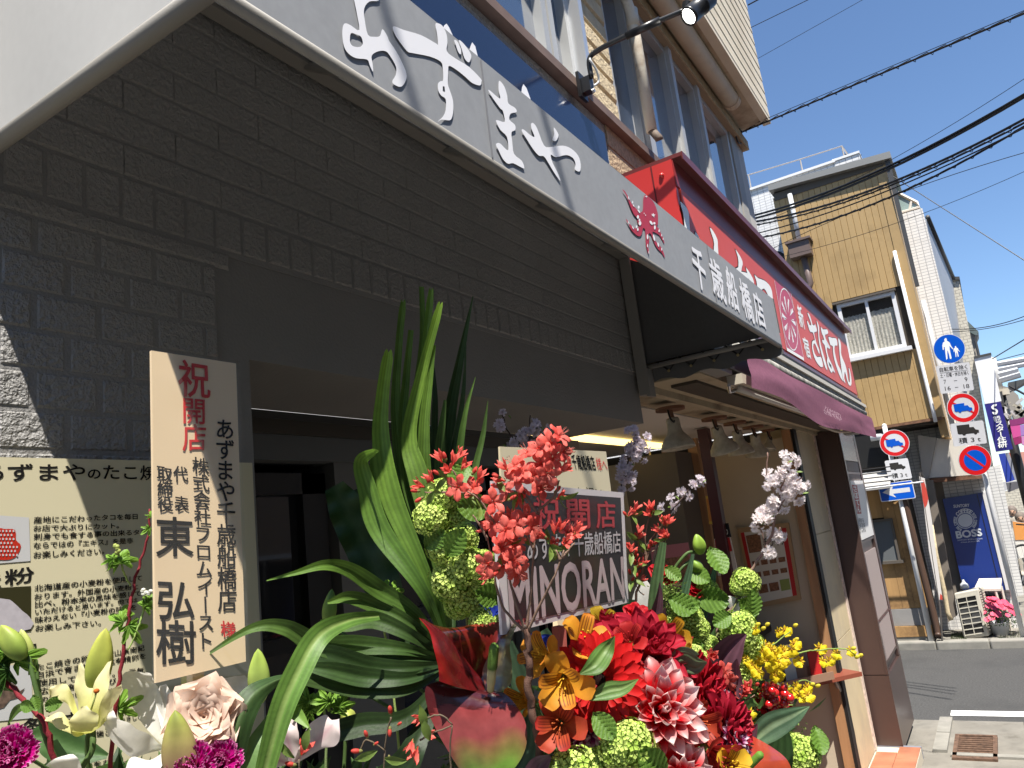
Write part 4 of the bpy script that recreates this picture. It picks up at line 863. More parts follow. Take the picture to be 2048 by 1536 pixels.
part('box', MB().prism(ang([(1948, 716), (1982, 708), (2003, 802), (1970, 809)], [16] * 4), (.3, 0, 0)), mat('box_white', (.80, .80, .82), .4), wb_)
part('top_rim', MB().prism(ang([(1947, 713), (1982, 705), (1983, 709), (1948, 717)], [15.98] * 4), (.32, 0, 0)), rfd, wb_)
ss_ = thing('blue_estate_sign', 'dark blue vertical sign with white writing and an S shaped mark', 'sign', (16, -1.5, 3))
part('board', MB().prism(ang([(1969, 808), (2001, 803), (2026, 898), (1992, 903)], [16] * 4), (.25, 0, 0)), mat('estate_blue', (.025, .02, .19), .45), ss_)
Cs = crop(1880, 700, .1302)
tx = MB(); P4 = ang([Cs(850, 1100), Cs(955, 1085), Cs(1030, 1490), Cs(905, 1510)], [15.985] * 4)
col_to(tx, 'スター住研', P4[0], P4[1], P4[3], P4[2], bold=.03, gap=.02)
P4 = ang([Cs(812, 1020), Cs(920, 1005), Cs(940, 1085), Cs(832, 1100)], [15.985] * 4)
line_to(tx, '会株', P4[0], P4[1], P4[0].lerp(P4[3], .5), bold=.02); line_to(tx, '社式', P4[0].lerp(P4[3], .52), P4[1].lerp(P4[2], .52), P4[3], bold=.02)
trace(tx, [smooth_loop([(875, 835), (850, 830), (815, 840), (785, 870), (800, 905), (850, 930), (860, 950), (835, 955), (800, 950), (815, 985), (850, 995), (885, 970), (888, 930), (865, 905), (825, 885), (830, 865), (860, 865)], 2)], Cs, lambda x, y: at(x, y, 0, 15.985))
part('lettering', tx, wh2, ss_)

# canopy box over the vending machine, machine, AC, pot, table, bottle
cn = thing('cream_canopy', 'cream box canopy over the blue vending machine', 'canopy', (12.2, -.8, 2.3))
C4b = crop(1850, 820, .2995)
K = ang([(1850, 872), (1925, 880), (1935, 945), (1934, 952), (1856, 960), (1840, 955)], [12.1] * 6)
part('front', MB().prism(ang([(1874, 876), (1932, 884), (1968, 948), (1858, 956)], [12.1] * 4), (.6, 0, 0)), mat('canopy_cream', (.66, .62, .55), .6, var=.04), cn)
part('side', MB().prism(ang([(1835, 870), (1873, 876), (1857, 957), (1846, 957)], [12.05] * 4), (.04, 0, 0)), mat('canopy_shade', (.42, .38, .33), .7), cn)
part('underside', MB().prism(ang([(1858, 957), (1968, 949), (1970, 956), (1862, 966)], [12.08] * 4), (.6, 0, 0)), mat('rusty_trim'), cn)
tw2 = thing('tiled_wall', 'white tiled wall behind the blue vending machine', 'wall', (13.6, -.9, 1))
part('tiles', MB().prism(ang([(1872, 955), (2000, 930), (2048, 1190), (1915, 1215)], [13.7] * 4), (.3, 0, 0)), tile1, tw2)
part('door_post', MB().prism(ang([(1866, 966), (1884, 962), (1925, 1180), (1905, 1195)], [12.6] * 4), (.2, 0, 0)), mat('wall_brown_grey'), tw2)
vm = thing('vending_machine', 'dark blue vending machine seen from its side with white coffee lettering', 'vending machine', (12.9, -.8, .3))
vb = mat('vending_blue', (.012, .035, .21), .28, spec=.5)
VQ = ang([(1885, 998), (1964, 985), (2012, 1180), (1928, 1184)], [12.5] * 4)
part('cabinet', MB().prism(VQ, (.7, 0, 0)), vb, vm)
part('front_edge', MB().prism([VQ[1] + V((-.012, 0, 0)), VQ[1] + V((0, -.07, 0)), VQ[2] + V((0, -.07, 0)), VQ[2] + V((-.012, 0, 0))], (.7, 0, 0)), mat('vending_white', (.6, .6, .6), .4), vm)
part('seam', MB().prism([VQ[0].lerp(VQ[1], .86) + V((-.003, 0, 0)), VQ[0].lerp(VQ[1], .88) + V((-.003, 0, 0)), VQ[3].lerp(VQ[2], .88) + V((-.003, 0, 0)), VQ[3].lerp(VQ[2], .86) + V((-.003, 0, 0))], (.002, 0, 0)), fr, vm)
part('foot', MB().box(12.55, 13.1, -1.0, -.6, .05, .50), rfd, vm)
CV = lambda *p: at(*C7(*p), 0, 12.494)
tx = MB()
line_to(tx, 'SUNTORY', CV(1325, 562), CV(1486, 550), CV(1328, 592), bold=.03)
line_to(tx, 'BOSS', CV(1348, 835), CV(1605, 805), CV(1362, 905), bold=.04)
line_to(tx, 'SUNTORY BOSS is the boss', CV(1366, 918), CV(1620, 898), CV(1368, 932)); line_to(tx, 'of them all since 1992', CV(1400, 940), CV(1590, 925), CV(1402, 952))
cx, cy = 1447, 722
def arc_text(s, r0, r1, a0, a1):
    n = len(s)
    for i, ch in enumerate(s):
        if ch == ' ': continue
        a = a0 + (a1 - a0) * (i + .08) / n; b = a0 + (a1 - a0) * (i + .92) / n
        f = lambda r, t: CV(cx + r * math.cos(t), cy + r * math.sin(t))
        line_to(tx, ch, f(r1, a), f(r1, b), f(r0, a), f(r0, b), bold=.04)
arc_text('COFFEE', 84, 122, -2.6, -.85); arc_text('BOSS COFFEE', 95, 120, -.75, .75); arc_text('BOSS COFFEE', 95, 120, 1.95, 3.5)
tx.poly([CV(*p) for p in ell(cx, cy, 92, 84, 0, 24)])
part('lettering', tx, mat('vending_print', (.62, .66, .7), .5), vm)
ring = MB().poly([at(*C7(*p), 0, 12.493) for p in ell(cx, cy, 84, 76, 0, 24)], [[at(*C7(*p), 0, 12.493) for p in ell(cx, cy, 76, 68, 0, 24)]])
part('ring', ring, vb, vm)
tb2 = thing('white_side_table', 'low white table standing before the blue vending machine', 'table', (12.2, -.95, .05))
T = ang([(1948, 1178), (1958, 1157), (2003, 1156), (2001, 1177)], [12.25, 12.45, 12.45, 12.25])
part('table_top', MB().prism(T, (0, 0, -.03)), mat('table_white', (.62, .57, .5), .5), tb2)
for x, y, X_ in ((1990, 1176, 12.27), (2002, 1172, 12.4), (1955, 1180, 12.27)):
    p = at(x, y, 0, X_); part('leg', MB().tube([p, (p.x, p.y, .05)], .018, 6), mat('table_white'), tb2)
bo = thing('plastic_bottle', 'white plastic jug on top of the outdoor unit', 'bottle', tuple(at(1930, 1180, 0, 12.15)))
p = at(1930, 1177, 0, 12.15); part('body', MB().lathe([(0, 0), (.05, 0), (.055, .02), (.05, .06), (.025, .08), (.018, .1), (.018, .12), (0, .12)], p, (0, 0, 1), 14), mat('bottle_white', (.6, .62, .66), .3), bo, True)
ac = thing('air_conditioner_unit', 'beige outdoor air conditioner unit with a barred fan grille on the kerb', 'air conditioner', (12.0, -.66, .05))
acb = mat('ac_beige', (.55, .52, .44), .5)
a0 = at(1908, 1187, 0, 11.9); a1 = at(1955, 1178, 0, 11.9); a2 = at(1978, 1272, 0, 11.9); a3 = at(1928, 1279, 0, 11.9)
def acp(u, v, o=0): return a0.lerp(a1, u).lerp(a3.lerp(a2, u), v) + V((-o, 0, 0))
bevel(part('housing', MB().prism([a0, a1, a2, a3], (.3, -.06, 0)), acb, ac), .012)
gr = MB()
part('grille_recess', MB().prism([acp(.08, .1, .004), acp(.86, .1, .004), acp(.86, .93, .004), acp(.08, .93, .004)], (.003, 0, 0)), mat('black_gap'), ac)
for i in range(8):
    v = .1 + i * .115; part('grille_bar', MB().prism([acp(.06, v, .012), acp(.88, v, .012), acp(.88, v + .022, .012), acp(.06, v + .022, .012)], (.007, 0, 0)), acb, ac)
for u in (.06, .45, .855): part('grille_upright', MB().prism([acp(u, .09, .014), acp(u + .03, .09, .014), acp(u + .03, .94, .014), acp(u, .94, .014)], (.009, 0, 0)), acb, ac)
fan = MB().lathe([(.02, 0), (.13, .0), (.135, .004)], acp(.47, .5, .006), (-1, 0, 0), 20); part('fan', fan, mat('fan_grey', (.06, .06, .06), .5), ac)
for i in range(16):
    v = .06 + i * .056; s0 = a1.lerp(a2, v); part('side_louvre', MB().obox(s0 + V((.03, -.012, 0)), (.22, -.045, 0), (0, -.008, 0), (0, 0, .014)), acb, ac)
for u in (.15, .85): part('foot', MB().obox(acp(u, 1.0, 0) + V((.02, 0, -.035)), (.2, 0, 0), (0, .05, 0), (0, 0, .035)), rfd, ac)

# potted pink flowers
pot = thing('potted_plant', 'white pot of pink daisies growing beside the outdoor unit', 'plant', tuple(at(2003, 1272, 2, .05)))
pc = at(2003, 1270, 2, .05)
part('pot', MB().lathe([(0, 0), (.09, 0), (.12, .16), (.125, .17), (.115, .17), (.1, .14), (0, .14)], pc, (0, 0, 1), 18), mat('pot_white', (.55, .57, .6), .5), pot, True)
lf = MB(); rr = random.Random(3)
leafm = mat('small_leaf', (.06, .11, .035), .6, var=.4, vs=30)
for i in range(700):
    a = rr.uniform(0, 6.283); r = .27 * math.sqrt(rr.random()); h = rr.uniform(.15, .42) * (1 - .5 * (r / .27) ** 2) + .02
    p = pc + V((r * math.cos(a), r * math.sin(a), h)); d = V((rr.uniform(-1, 1), rr.uniform(-1, 1), rr.uniform(-.3, 1))).normalized() * .03; e = d.cross(V((rr.random(), rr.random(), rr.random()))).normalized() * .009
    lf.add([p, p + d * .5 + e, p + d, p + d * .5 - e], [(0, 1, 2, 3)])
tag(part('leaves', lf, leafm, pot), kind='stuff')
dm = MB()
for k_ in range(9):
    a = 6.283 * k_ / 9; u = V((math.cos(a), math.sin(a), .12)); s_ = V((-math.sin(a), math.cos(a), 0))
    dm.add([(0, 0, 0), u * .02 + s_ * .009, u * .032, u * .02 - s_ * .009], [(0, 1, 2, 3)])
dme = dm.mesh('blossom', mat('pink_daisy', (.62, .06, .12), .6, var=.3, vs=50))
for i in range(75):
    a = rr.uniform(0, 6.283); r = .27 * math.sqrt(rr.random())
    p = pc + V((r * math.cos(a), r * math.sin(a), .46 - .22 * (r / .27) ** 2 + rr.uniform(-.03, .03)))
    n_ = V((math.cos(a) * r * 3 - .4, math.sin(a) * r * 3 - .3, 1)).normalized()
    o = link('blossom', dme, pot); o.matrix_basis = Matrix.Translation(p) @ n_.to_track_quat('Z', 'Y').to_matrix().to_4x4() @ Matrix.Scale(rr.uniform(1.0, 1.7), 4)
# moss by the kerb
ms = MB()
for i in range(900):
    x, y = rr.uniform(11.6, 12.3), rr.choice([rr.uniform(-.5, -.3), rr.uniform(-1.25, -.85)]); h = rr.uniform(.01, .04)
    ms.add([(x, y, .05), (x + .01, y + .004, .05), (x + rr.uniform(-.01, .02), y + rr.uniform(-.01, .01), .05 + h)], [(0, 1, 2)])
tag(link('moss', ms.mesh('moss', mat('moss_green', (.10, .17, .04), .9, var=.3, vs=40))), 'green moss and small weeds along the far kerb', 'moss', kind='stuff')

# ================================================================== road signs
polem = mat('pole_white', (.68, .68, .68), .35, var=.06, vs=6)
sblue = mat('sign_blue', (.0, .085, .52), .35); sred = mat('sign_red_reflective', (.62, .012, .015), .35); swh = mat('sign_plate_white', (.72, .72, .74), .3, .2)
sback = mat('sign_back', (.4, .4, .4), .5, .5)
class Plate:
    def __init__(s, c, n, tilt=0):
        s.c = V(c); s.n = V(n).normalized(); s.u = V((0, 0, 1)).cross(s.n).normalized(); s.w = s.n.cross(s.u)
        if tilt: R = Matrix.Rotation(tilt, 3, s.n); s.u = R @ s.u; s.w = R @ s.w
    def p(s, x, y, k=0): return s.c + s.u * x + s.w * y + s.n * (k * .0012)
    def shape(s, pts, k, mb=None, holes=()): return (mb or MB()).poly([s.p(*q, k) for q in pts], [[s.p(*q, k) for q in h] for h in holes])
    def plate(s, pts, th=.006): return MB().prism([s.p(*q, -5) for q in pts], s.n * .006)
def circ(r, n=40, cx=0, cy=0): return [(cx + r * math.cos(6.2832 * i / n), cy + r * math.sin(6.2832 * i / n)) for i in range(n)]
def rrect(w_, h, r=.02, n=5):
    o = []
    for sx_, sy_, a0 in ((1, 1, 0), (-1, 1, 90), (-1, -1, 180), (1, -1, 270)):
        for i in range(n + 1):
            a = math.radians(a0 + 90 * i / n); o.append((sx_ * (w_ / 2 - r) + r * math.cos(a), sy_ * (h / 2 - r) + r * math.sin(a)))
    return o
TRUCK = [(-.5, -.15), (-.5, .28), (.10, .28), (.10, .12), (.28, .12), (.36, -.02), (.5, -.06), (.5, -.2), (.42, -.2), (.38, -.26), (.3, -.28), (.24, -.2), (-.12, -.2), (-.17, -.27), (-.25, -.27), (-.3, -.19), (-.42, -.19)]
def txt(pl, s, x, y, w_, h, k, mb, bold=0.): line_to(mb, s, pl.p(x - w_ / 2, y + h / 2, k), pl.p(x + w_ / 2, y + h / 2, k), pl.p(x - w_ / 2, y - h / 2, k), bold=bold)
def no_truck(name, label, c, n, R, tilt):
    t = thing(name, label, 'road sign', c); P = Plate(c, n, tilt)
    part('plate', P.plate(circ(R)), swh, t); part('ring', P.shape(circ(R * .96), 1, holes=[circ(R * .70)]), sred, t)
    part('slash', P.shape([(-R * .62, R * .36), (-R * .55, R * .46), (R * .62, -R * .36), (R * .55, -R * .46)], 2), sred, t)
    part('truck_symbol', P.shape([(x * R * 1.1, y * R * 1.1) for x, y in TRUCK], 3), sblue, t); return t
def truck_plate(name, label, c, n, w_, h, tilt, s='積 3 t'):
    t = thing(name, label, 'road sign', c); P = Plate(c, n, tilt)
    part('plate', P.plate(rrect(w_, h, .02)), swh, t)
    part('truck_symbol', P.shape([(x * w_ * .64, y * w_ * .64 + h * .16) for x, y in TRUCK], 1), ink, t)
    m_ = MB(); txt(P, s, 0, -h * .28, w_ * .66, h * .25, 1, m_, .01); part('lettering', m_, ink, t); return t
# left pole
lp = thing('sign_pole', 'thin white pole carrying the one way arrow sign, left of the two sign poles', 'pole', (11.477, -.105, 0), 'road sign poles')
part('pole', MB().tube([(11.477, -.105, 0), (11.477, -.105, 2.95)], .0305, 14), polem, lp, True)
part('cap', MB().ball((11.477, -.105, 2.95), .033, 10, 6), polem, lp, True)
nl = V((-.98, -.62, -.05))
def atpole(py, X_, Y_, off=.05):
    best = None
    for i in range(500):
        z = i * .01
        v = RM.transposed() @ (V((X_, Y_, z)) - CAM); yy = 768 - v.y / v.z * -FPX * -1
        yy = 768 + v.y / v.z * FPX
        if best is None or abs(yy - py) < best[0]: best = (abs(yy - py), z)
    return best[1]
def onpole(py, X_, Y_, n): z = atpole(py, X_, Y_); return V((X_, Y_, z)) + V(n).normalized() * .045
def seen(px, py, X_): return at(px, py, 0, X_)
no_truck('no_truck_sign', 'small round no lorries sign on the left pole, turned away a little', seen(1789, 886, 11.42), (-.75, -.05, -.0), .182, .0)
truck_plate('load_limit_plate', 'white plate with a black lorry directly above the one way arrow', seen(1796.5, 939, 11.41), (-.9, -.25, 0), .29, .275, 0)
c = seen(1793, 982, 11.40); ow = thing('one_way_sign', 'blue one way sign with a white arrow pointing left', 'road sign', tuple(c)); P = Plate(c, (-1, -.25, 0))
part('plate', P.plate(rrect(.43, .245, .02)), swh, ow); part('blue_field', P.shape(rrect(.41, .225, .012), 1), sblue, ow)
part('arrow', P.shape([(-.175, 0), (-.02, .085), (-.05, .03), (.165, .03), (.165, -.03), (-.05, -.03), (-.02, -.085)], 2), swh, ow)
# right pole
RX, RY = 11.63, -1.08
p0 = at(2029, 1200, 0, RX)
rp = thing('sign_pole', 'thin white pole with the round blue footpath sign on top, right of the other', 'pole', (p0.x, p0.y, 0), 'road sign poles')
part('pole', MB().tube([(RX, p0.y, 0), (RX, p0.y, 3.75)], .0305, 14), polem, rp, True)
part('cap', MB().ball((RX, p0.y, 3.75), .033, 10, 6), polem, rp, True)
for z in (3.6, 3.3, 2.9, 2.65, 2.3): part('clamp', MB().box(RX - .045, RX + .04, p0.y - .045, p0.y + .04, z, z + .03), sback, rp)
nr = (-.93, -.37, -.1)
def quadplate(name, label, cx, cy, w_, h, X_): return seen(cx, cy, X_)
c = seen(1898.5, 697.5, 11.48); fp = thing('footpath_sign', 'round blue footpath sign with a white adult and child, topmost on its pole', 'road sign', tuple(c)); P = Plate(c, nr); R = .197
part('plate', P.plate(circ(R)), swh, fp); part('blue_field', P.shape(circ(R * .965), 1), sblue, fp)
PER = [(-.02, .62), (.06, .64), (.1, .56), (.08, .47), (.15, .42), (.24, .34), (.30, .1), (.40, -.08), (.36, -.12), (.24, .04), (.18, .12), (.16, -.05), (.16, -.35), (.17, -.62), (.12, -.68), (.05, -.64), (.04, -.3), (.0, -.1), (-.06, -.35), (-.1, -.62), (-.2, -.68), (-.17, -.3), (-.14, .1), (-.2, .12), (-.22, -.05), (-.3, -.05), (-.28, .2), (-.2, .38), (-.07, .44), (-.08, .55)]
s1 = MB(); P.shape([((x - .14) * R * .95, (y + .04) * R * 1.12) for x, y in PER], 2, s1); P.shape([((x * .5 + .36) * R * 1.1, (y * .52 - .22) * R * 1.1) for x, y in PER], 2, s1)
part('people_symbol', s1, wh2, fp)
c = seen(1910, 756, 11.47); hp = thing('hours_plate', 'white plate with exception hours in black below the blue footpath sign', 'road sign', tuple(c)); P = Plate(c, nr, -.02)
part('plate', P.plate(rrect(.41, .375, .02)), swh, hp); m_ = MB()
txt(P, '自転車を除く', 0, .13, .34, .062, 1, m_, .01); txt(P, '土・日曜・休日を除く', 0, .05, .35, .055, 1, m_, .01); txt(P, '7', -.13, -.035, .03, .055, 1, m_); txt(P, '–', .0, -.035, .04, .006, 1, m_); txt(P, '9', .13, -.035, .035, .055, 1, m_); txt(P, '16', -.11, -.125, .07, .055, 1, m_); txt(P, '–', .0, -.125, .04, .006, 1, m_); txt(P, '18', .12, -.125, .07, .055, 1, m_)
P.shape([(-.17, .088), (.17, .088), (.17, .084), (-.17, .084)], 1, m_)
part('lettering', m_, ink, hp)
no_truck('no_truck_sign', 'large round no lorries sign under the white hours plate', seen(1926, 815.5, 11.46), nr, .195, 0)
truck_plate('load_limit_plate', 'white plate with a black lorry between the two round signs of the right pole', seen(1937, 867, 11.45), nr, .40, .30, -.02)
c = seen(1950, 920.5, 11.44); np_ = thing('no_parking_sign', 'round red and blue no parking sign, lowest on its pole', 'road sign', tuple(c)); P = Plate(c, nr); R = .196
part('plate', P.plate(circ(R)), swh, np_); part('ring', P.shape(circ(R * .97), 1), sred, np_)
part('blue_field', P.shape(circ(R * .68), 2), sblue, np_)
part('slash', P.shape([(-R * .55, R * .46), (-R * .45, R * .56), (R * .55, -R * .46), (R * .45, -R * .56)], 3), sred, np_)

# ================================================================== the far end of the street
bk = mat('black_pole', (.015, .015, .016), .4)
X_ = 17.0
sp_ = thing('street_pole', 'tall street pole, black below and grey above, beside the blue estate sign', 'pole', tuple(at(2060, 1045, 0, X_)))
part('upper_pole', MB().tube([at(1983, 716, 0, X_), at(2001, 790, 0, X_)], .075, 12), mat('pole_grey', (.42, .42, .42), .5), sp_, True)
part('collar', MB().tube([at(1998, 780, 0, X_), at(2001, 792, 0, X_)], .16, 14), mat('fixture_cream'), sp_)
part('lower_pole', MB().tube([at(2001, 790, 0, X_), at(2048, 975, 0, X_), at(2075, 1080, 0, X_)], .085, 12), bk, sp_, True)
part('pole_box', MB().prism(ang([(1994, 785), (2004, 782), (2010, 812), (1999, 815)], [16.8] * 4), (.2, 0, 0)), rfd, sp_)
st = thing('steel_gantry', 'grey steel gantry arms reaching out from the street pole', 'gantry', tuple(at(1990, 730, 0, X_)))
stl = mat('gantry_grey', (.5, .52, .55), .5)
for a, b_, r in (((1990, 729), (2052, 718), .05), ((1992, 740), (2052, 728), .05), ((1996, 750), (2036, 740), .07), ((1999, 760), (2040, 748), .07), ((2032, 735), (2040, 755), .03)):
    part('arm', MB().tube([at(*a, 0, X_), at(*b_, 0, X_)], r, 6), stl, st)
sl_ = thing('street_lamp', 'flat grey street lamp canopy at the right edge of the picture', 'street lamp', tuple(at(2035, 770, 0, 15)))
part('canopy', MB().prism(ang([(2016, 765), (2052, 757), (2052, 764), (2030, 777), (2018, 772)], [15] * 5), (.5, 0, 0)), mat('canopy_grey', (.08, .085, .085), .5), sl_)
part('arm', MB().tube([at(2019, 772, 0, 15), at(2052, 790, 0, 15)], .02, 6), bk, sl_)
ln = thing('paper_lanterns', 'cluster of pink, magenta and purple festival decorations hung from the street pole', 'decoration', tuple(at(2035, 855, 0, 16.5)))
for i, (q, c_) in enumerate([(((2019, 840), (2052, 834), (2052, 846), (2021, 853)), (.25, .03, .15)), (((2021, 853), (2040, 850), (2042, 872), (2026, 876)), (.62, .08, .3)), (((2040, 850), (2052, 848), (2052, 870), (2042, 872)), (.35, .2, .5)), (((2026, 876), (2043, 873), (2044, 886), (2030, 890)), (.3, .02, .12)), (((2043, 873), (2052, 871), (2052, 892), (2044, 888)), (.6, .25, .5))]):
    part('paper_panel', MB().prism(ang(q, [16.5] * 4), (.2, 0, 0)), mat('lantern_%d' % i, c_, .7), ln)
orn = thing('metal_ornament', 'white and grey metal flower ornament above the pink decorations', 'decoration', tuple(at(2030, 820, 0, 16.8)))
r3 = random.Random(5)
for i in range(26):
    p = at(r3.uniform(2012, 2050), r3.uniform(806, 838), 0, 16.8); d = V((0, r3.uniform(-1, 1), r3.uniform(-1, 1))) * .12
    part('strip', MB().obox(p, d, (.03, 0, 0), d.cross(V((1, 0, 0))) * .35), mat('orn_%d' % (i % 3), [(.5, .5, .48), (.15, .15, .14), (.4, .38, .3)][i % 3], .5), orn)
hb = thing('hanging_banners', 'blue, grey and orange shop banners hanging at the far end of the street', 'banner', tuple(at(2020, 930, 0, 18)))
for q, c_ in ((((1997, 908), (2010, 906), (2030, 960), (2012, 965)), (.02, .05, .35)), (((2010, 906), (2018, 905), (2040, 962), (2030, 960)), (.28, .3, .36)), (((2018, 905), (2030, 903), (2047, 940), (2038, 960)), (.6, .12, .05)), (((2012, 966), (2040, 962), (2042, 975), (2016, 985)), (.12, .12, .14)), (((2034, 905), (2052, 903), (2052, 960), (2045, 960)), (.6, .3, .25))):
    part('banner', MB().prism(ang(q, [18] * 4), (.03, 0, 0)), mat('ban%.2f' % (c_[0] * 10 + c_[2]), c_, .7), hb)
ft = thing('tiled_house', 'far cream tiled shop wall behind the two passers-by', 'building', tuple(at(2020, 1000, 0, 22)))
part('wall', MB().prism(ang([(2004, 985), (2075, 960), (2075, 1150), (2030, 1130)], [22] * 4), (1, 0, 0)), tile2, ft)
part('far_roof', MB().prism(ang([(2000, 770), (2012, 800), (2030, 840), (2048, 830), (2036, 790), (2018, 775)], [24] * 6), (1, 0, 0)), mat('shaded_wall'), ft)
ab = thing('advertising_board', 'white and orange advertising board held up at the right edge', 'sign', tuple(at(2040, 1070, 0, 17.5)))
A_ = ang([(2021, 1042), (2060, 1048), (2066, 1112), (2033, 1118)], [17.5] * 4)
part('board', MB().prism(A_, (.05, 0, 0)), mat('board_white', (.75, .73, .68), .5), ab)
part('orange_print', MB().poly([A_[0].lerp(A_[1], .1) + V((-.01, 0, 0)), A_[1] + V((-.01, 0, 0)), A_[1].lerp(A_[2], .5) + V((-.01, 0, 0)), A_[0].lerp(A_[3], .5).lerp(A_[1].lerp(A_[2], .5), .1) + V((-.01, 0, 0))]), mat('print_orange', (.7, .3, .08), .6), ab)
for i in range(2): part('post', MB().tube([A_[3].lerp(A_[2], i), V((17.52, A_[3].lerp(A_[2], i).y, 0))], .02, 6), bk, ab)
# two passers-by seen behind the board
def person(px, py, X_, hair, cloth, label, turn):
    c = at(px, py, 0, X_); H = 1.62; hz = c.z + .11
    t = thing('person', label, 'person', (c.x, c.y, 0)); k_ = hz / H
    vs = [(0, 0, .95), (0, 0, 1.15), (0, 0, 1.33), (0, 0, 1.40), (.0, .19, 1.32), (.02, .24, 1.06), (-.1, .22, .84), (0, -.19, 1.32), (.02, -.24, 1.06), (-.08, -.22, .84), (0, .09, .9), (.02, .1, .5), (0, .1, .08), (-.12, .1, .04), (0, -.09, .9), (.06, -.1, .5), (.05, -.1, .08), (-.07, -.1, .04)]
    es = [(0, 1), (1, 2), (2, 3), (2, 4), (4, 5), (5, 6), (2, 7), (7, 8), (8, 9), (0, 10), (10, 11), (11, 12), (12, 13), (0, 14), (14, 15), (15, 16), (16, 17)]
    rad = [.13, .12, .11, .05, .06, .045, .035, .06, .045, .035, .09, .06, .04, .035, .09, .06, .04, .035]
    mb = MB()
    for a, b_ in es: mb.tube([V(vs[a]) * k_ + V((c.x, c.y, 0)), V(vs[b_]) * k_ + V((c.x, c.y, 0))], [rad[a], rad[b_]], 10)
    for i, v_ in enumerate(vs): mb.ball(V(v_) * k_ + V((c.x, c.y, 0)), rad[i] * .99, 10, 6)
    me = mb.mesh('body', mat('cloth_' + label[:5], cloth, .8)); o = tag(link('body', me, t)); r_ = o.modifiers.new('r', 'REMESH'); r_.mode = 'VOXEL'; r_.voxel_size = .018; r_.use_smooth_shade = True
    hc = V((c.x - .01, c.y, 1.52 * k_))
    hd = MB().ball(hc, .1, 16, 12, (.95, .82, 1.15)); hd.ball(hc + V((-.1, 0, -.01)), .016, 6, 4, (1, .7, 1.3))
    for sy_ in (-1, 1): hd.ball(hc + V((.0, sy_ * .083, -.01)), .022, 6, 4, (.6, .4, 1.2))
    part('head', hd, mat('skin', (.48, .30, .21), .5), t, True)
    part('hair', MB().ball(hc + V((.018, 0, .022)), .108, 16, 12, (1, .9, 1.08)), mat('hair_' + label[:5], hair, .7, var=.3, vs=60), t, True)
    fe = MB()
    for sy_ in (-1, 1): fe.ball(hc + V((-.089, sy_ * .032, .01)), .011, 8, 5)
    fe.box(hc.x - .094, hc.x - .088, hc.y - .02, hc.y + .02, hc.z - .052, hc.z - .046); part('face_features', fe, mat('black_gap'), t)
person(2025, 1026, 19.5, (.16, .13, .11), (.4, .36, .3), 'person with greying hair walking behind the advertising board', 0)
person(2042, 1040, 18.2, (.02, .015, .013), (.45, .2, .05), 'person with dark hair in orange behind the advertising board', 0)
# bicycle, half in view
bi = thing('bicycle', 'black bicycle parked below the advertising board, its wheel cut by the picture edge', 'bicycle', tuple(at(2055, 1120, 0, 14.6)))
wc = at(2052, 1130, 0, 14.6); Rw = wc.z if wc.z < .4 else .33
wc = V((wc.x, wc.y, max(.33, wc.z))); Rw = .31
for k_, dx in ((0, 0), (1, 1.0)):
    cc_ = V((wc.x + dx * .6, wc.y - dx * .8, wc.z)); dirw = V((.6, -.8, 0))
    ringp = [cc_ + (dirw * math.cos(a) + V((0, 0, 1)) * math.sin(a)) * Rw for a in [6.2832 * i / 32 for i in range(33)]]
    wq = part('wheel', MB().tube(ringp, .017, 8, False), bk, bi, True)
    for i in range(12):
        a = 6.2832 * i / 12; part('spoke', MB().tube([cc_, cc_ + (dirw * math.cos(a) + V((0, 0, 1)) * math.sin(a)) * Rw], .003, 4), mat('zinc'), wq)
o_ = wc; e_ = V((wc.x + .6, wc.y - .8, wc.z))
part('frame', MB().tube([o_, o_.lerp(e_, .2) + V((0, 0, .5)), o_.lerp(e_, .5) + V((0, 0, -.02)), e_], .016, 8).tube([o_.lerp(e_, .5), o_.lerp(e_, .66) + V((0, 0, .45))], .016, 8).tube([o_.lerp(e_, .2) + V((0, 0, .5)), o_.lerp(e_, .64) + V((0, 0, .4)), e_], .014, 8), bk, bi)
part('saddle', MB().ball(o_.lerp(e_, .67) + V((0, 0, .48)), .08, 10, 6, (1.2, 1, .4)), bk, bi, True)
part('handlebar', MB().tube([o_.lerp(e_, .2) + V((-.2, -.15, .62)), o_.lerp(e_, .2) + V((0, 0, .6)), o_.lerp(e_, .2) + V((.2, .15, .62))], .012, 8), bk, bi)

# houses closing off the street and the other side (seen only as reflections or from aside)
# ------------------------------------------------------------------ overhead wires
cab = mat('cable_black', (.012, .012, .012), .5)
def wire(name, label, p0, p1, r, n=14, sag=.0, twist=0, group='overhead wires across the street'):
    a, b_ = V(p0), V(p1); pts = []
    for i in range(n + 1):
        t = i / n; p = a.lerp(b_, t) + V((0, 0, -sag * 4 * t * (1 - t))); pts.append(p)
    t_ = thing(name, label, 'cable', tuple(a), group); part('strand', MB().tube(pts, r, 6), cab, t_)
    if twist:
        q = [p + V((0, math.cos(i * 2.1) * twist, math.sin(i * 2.1) * twist)) for i, p in enumerate([a.lerp(b_, j / (n * 4)) + V((0, 0, -sag * 4 * (j / (n * 4)) * (1 - j / (n * 4)))) for j in range(n * 4 + 1)])]
        part('strand', MB().tube(q, r * .45, 5), cab, t_)
    return t_
def W(label, a, b_, da, db, r, **k): wire('overhead_cable', label, pt(*a, da), pt(*b_, db), r, **k)
W('thick cable running highest from the roof of the mustard house to the upper right', (1495, 434), (2060, 182), 9.0, 6.0, .012, sag=.12, twist=.012)
W('thick cable just under the highest one', (1497, 440), (2060, 187), 9.0, 6.0, .013, sag=.12)
W('double cable in the middle of the bundle', (1500, 445), (2060, 232), 9.2, 6.2, .012, sag=.14, twist=.014)
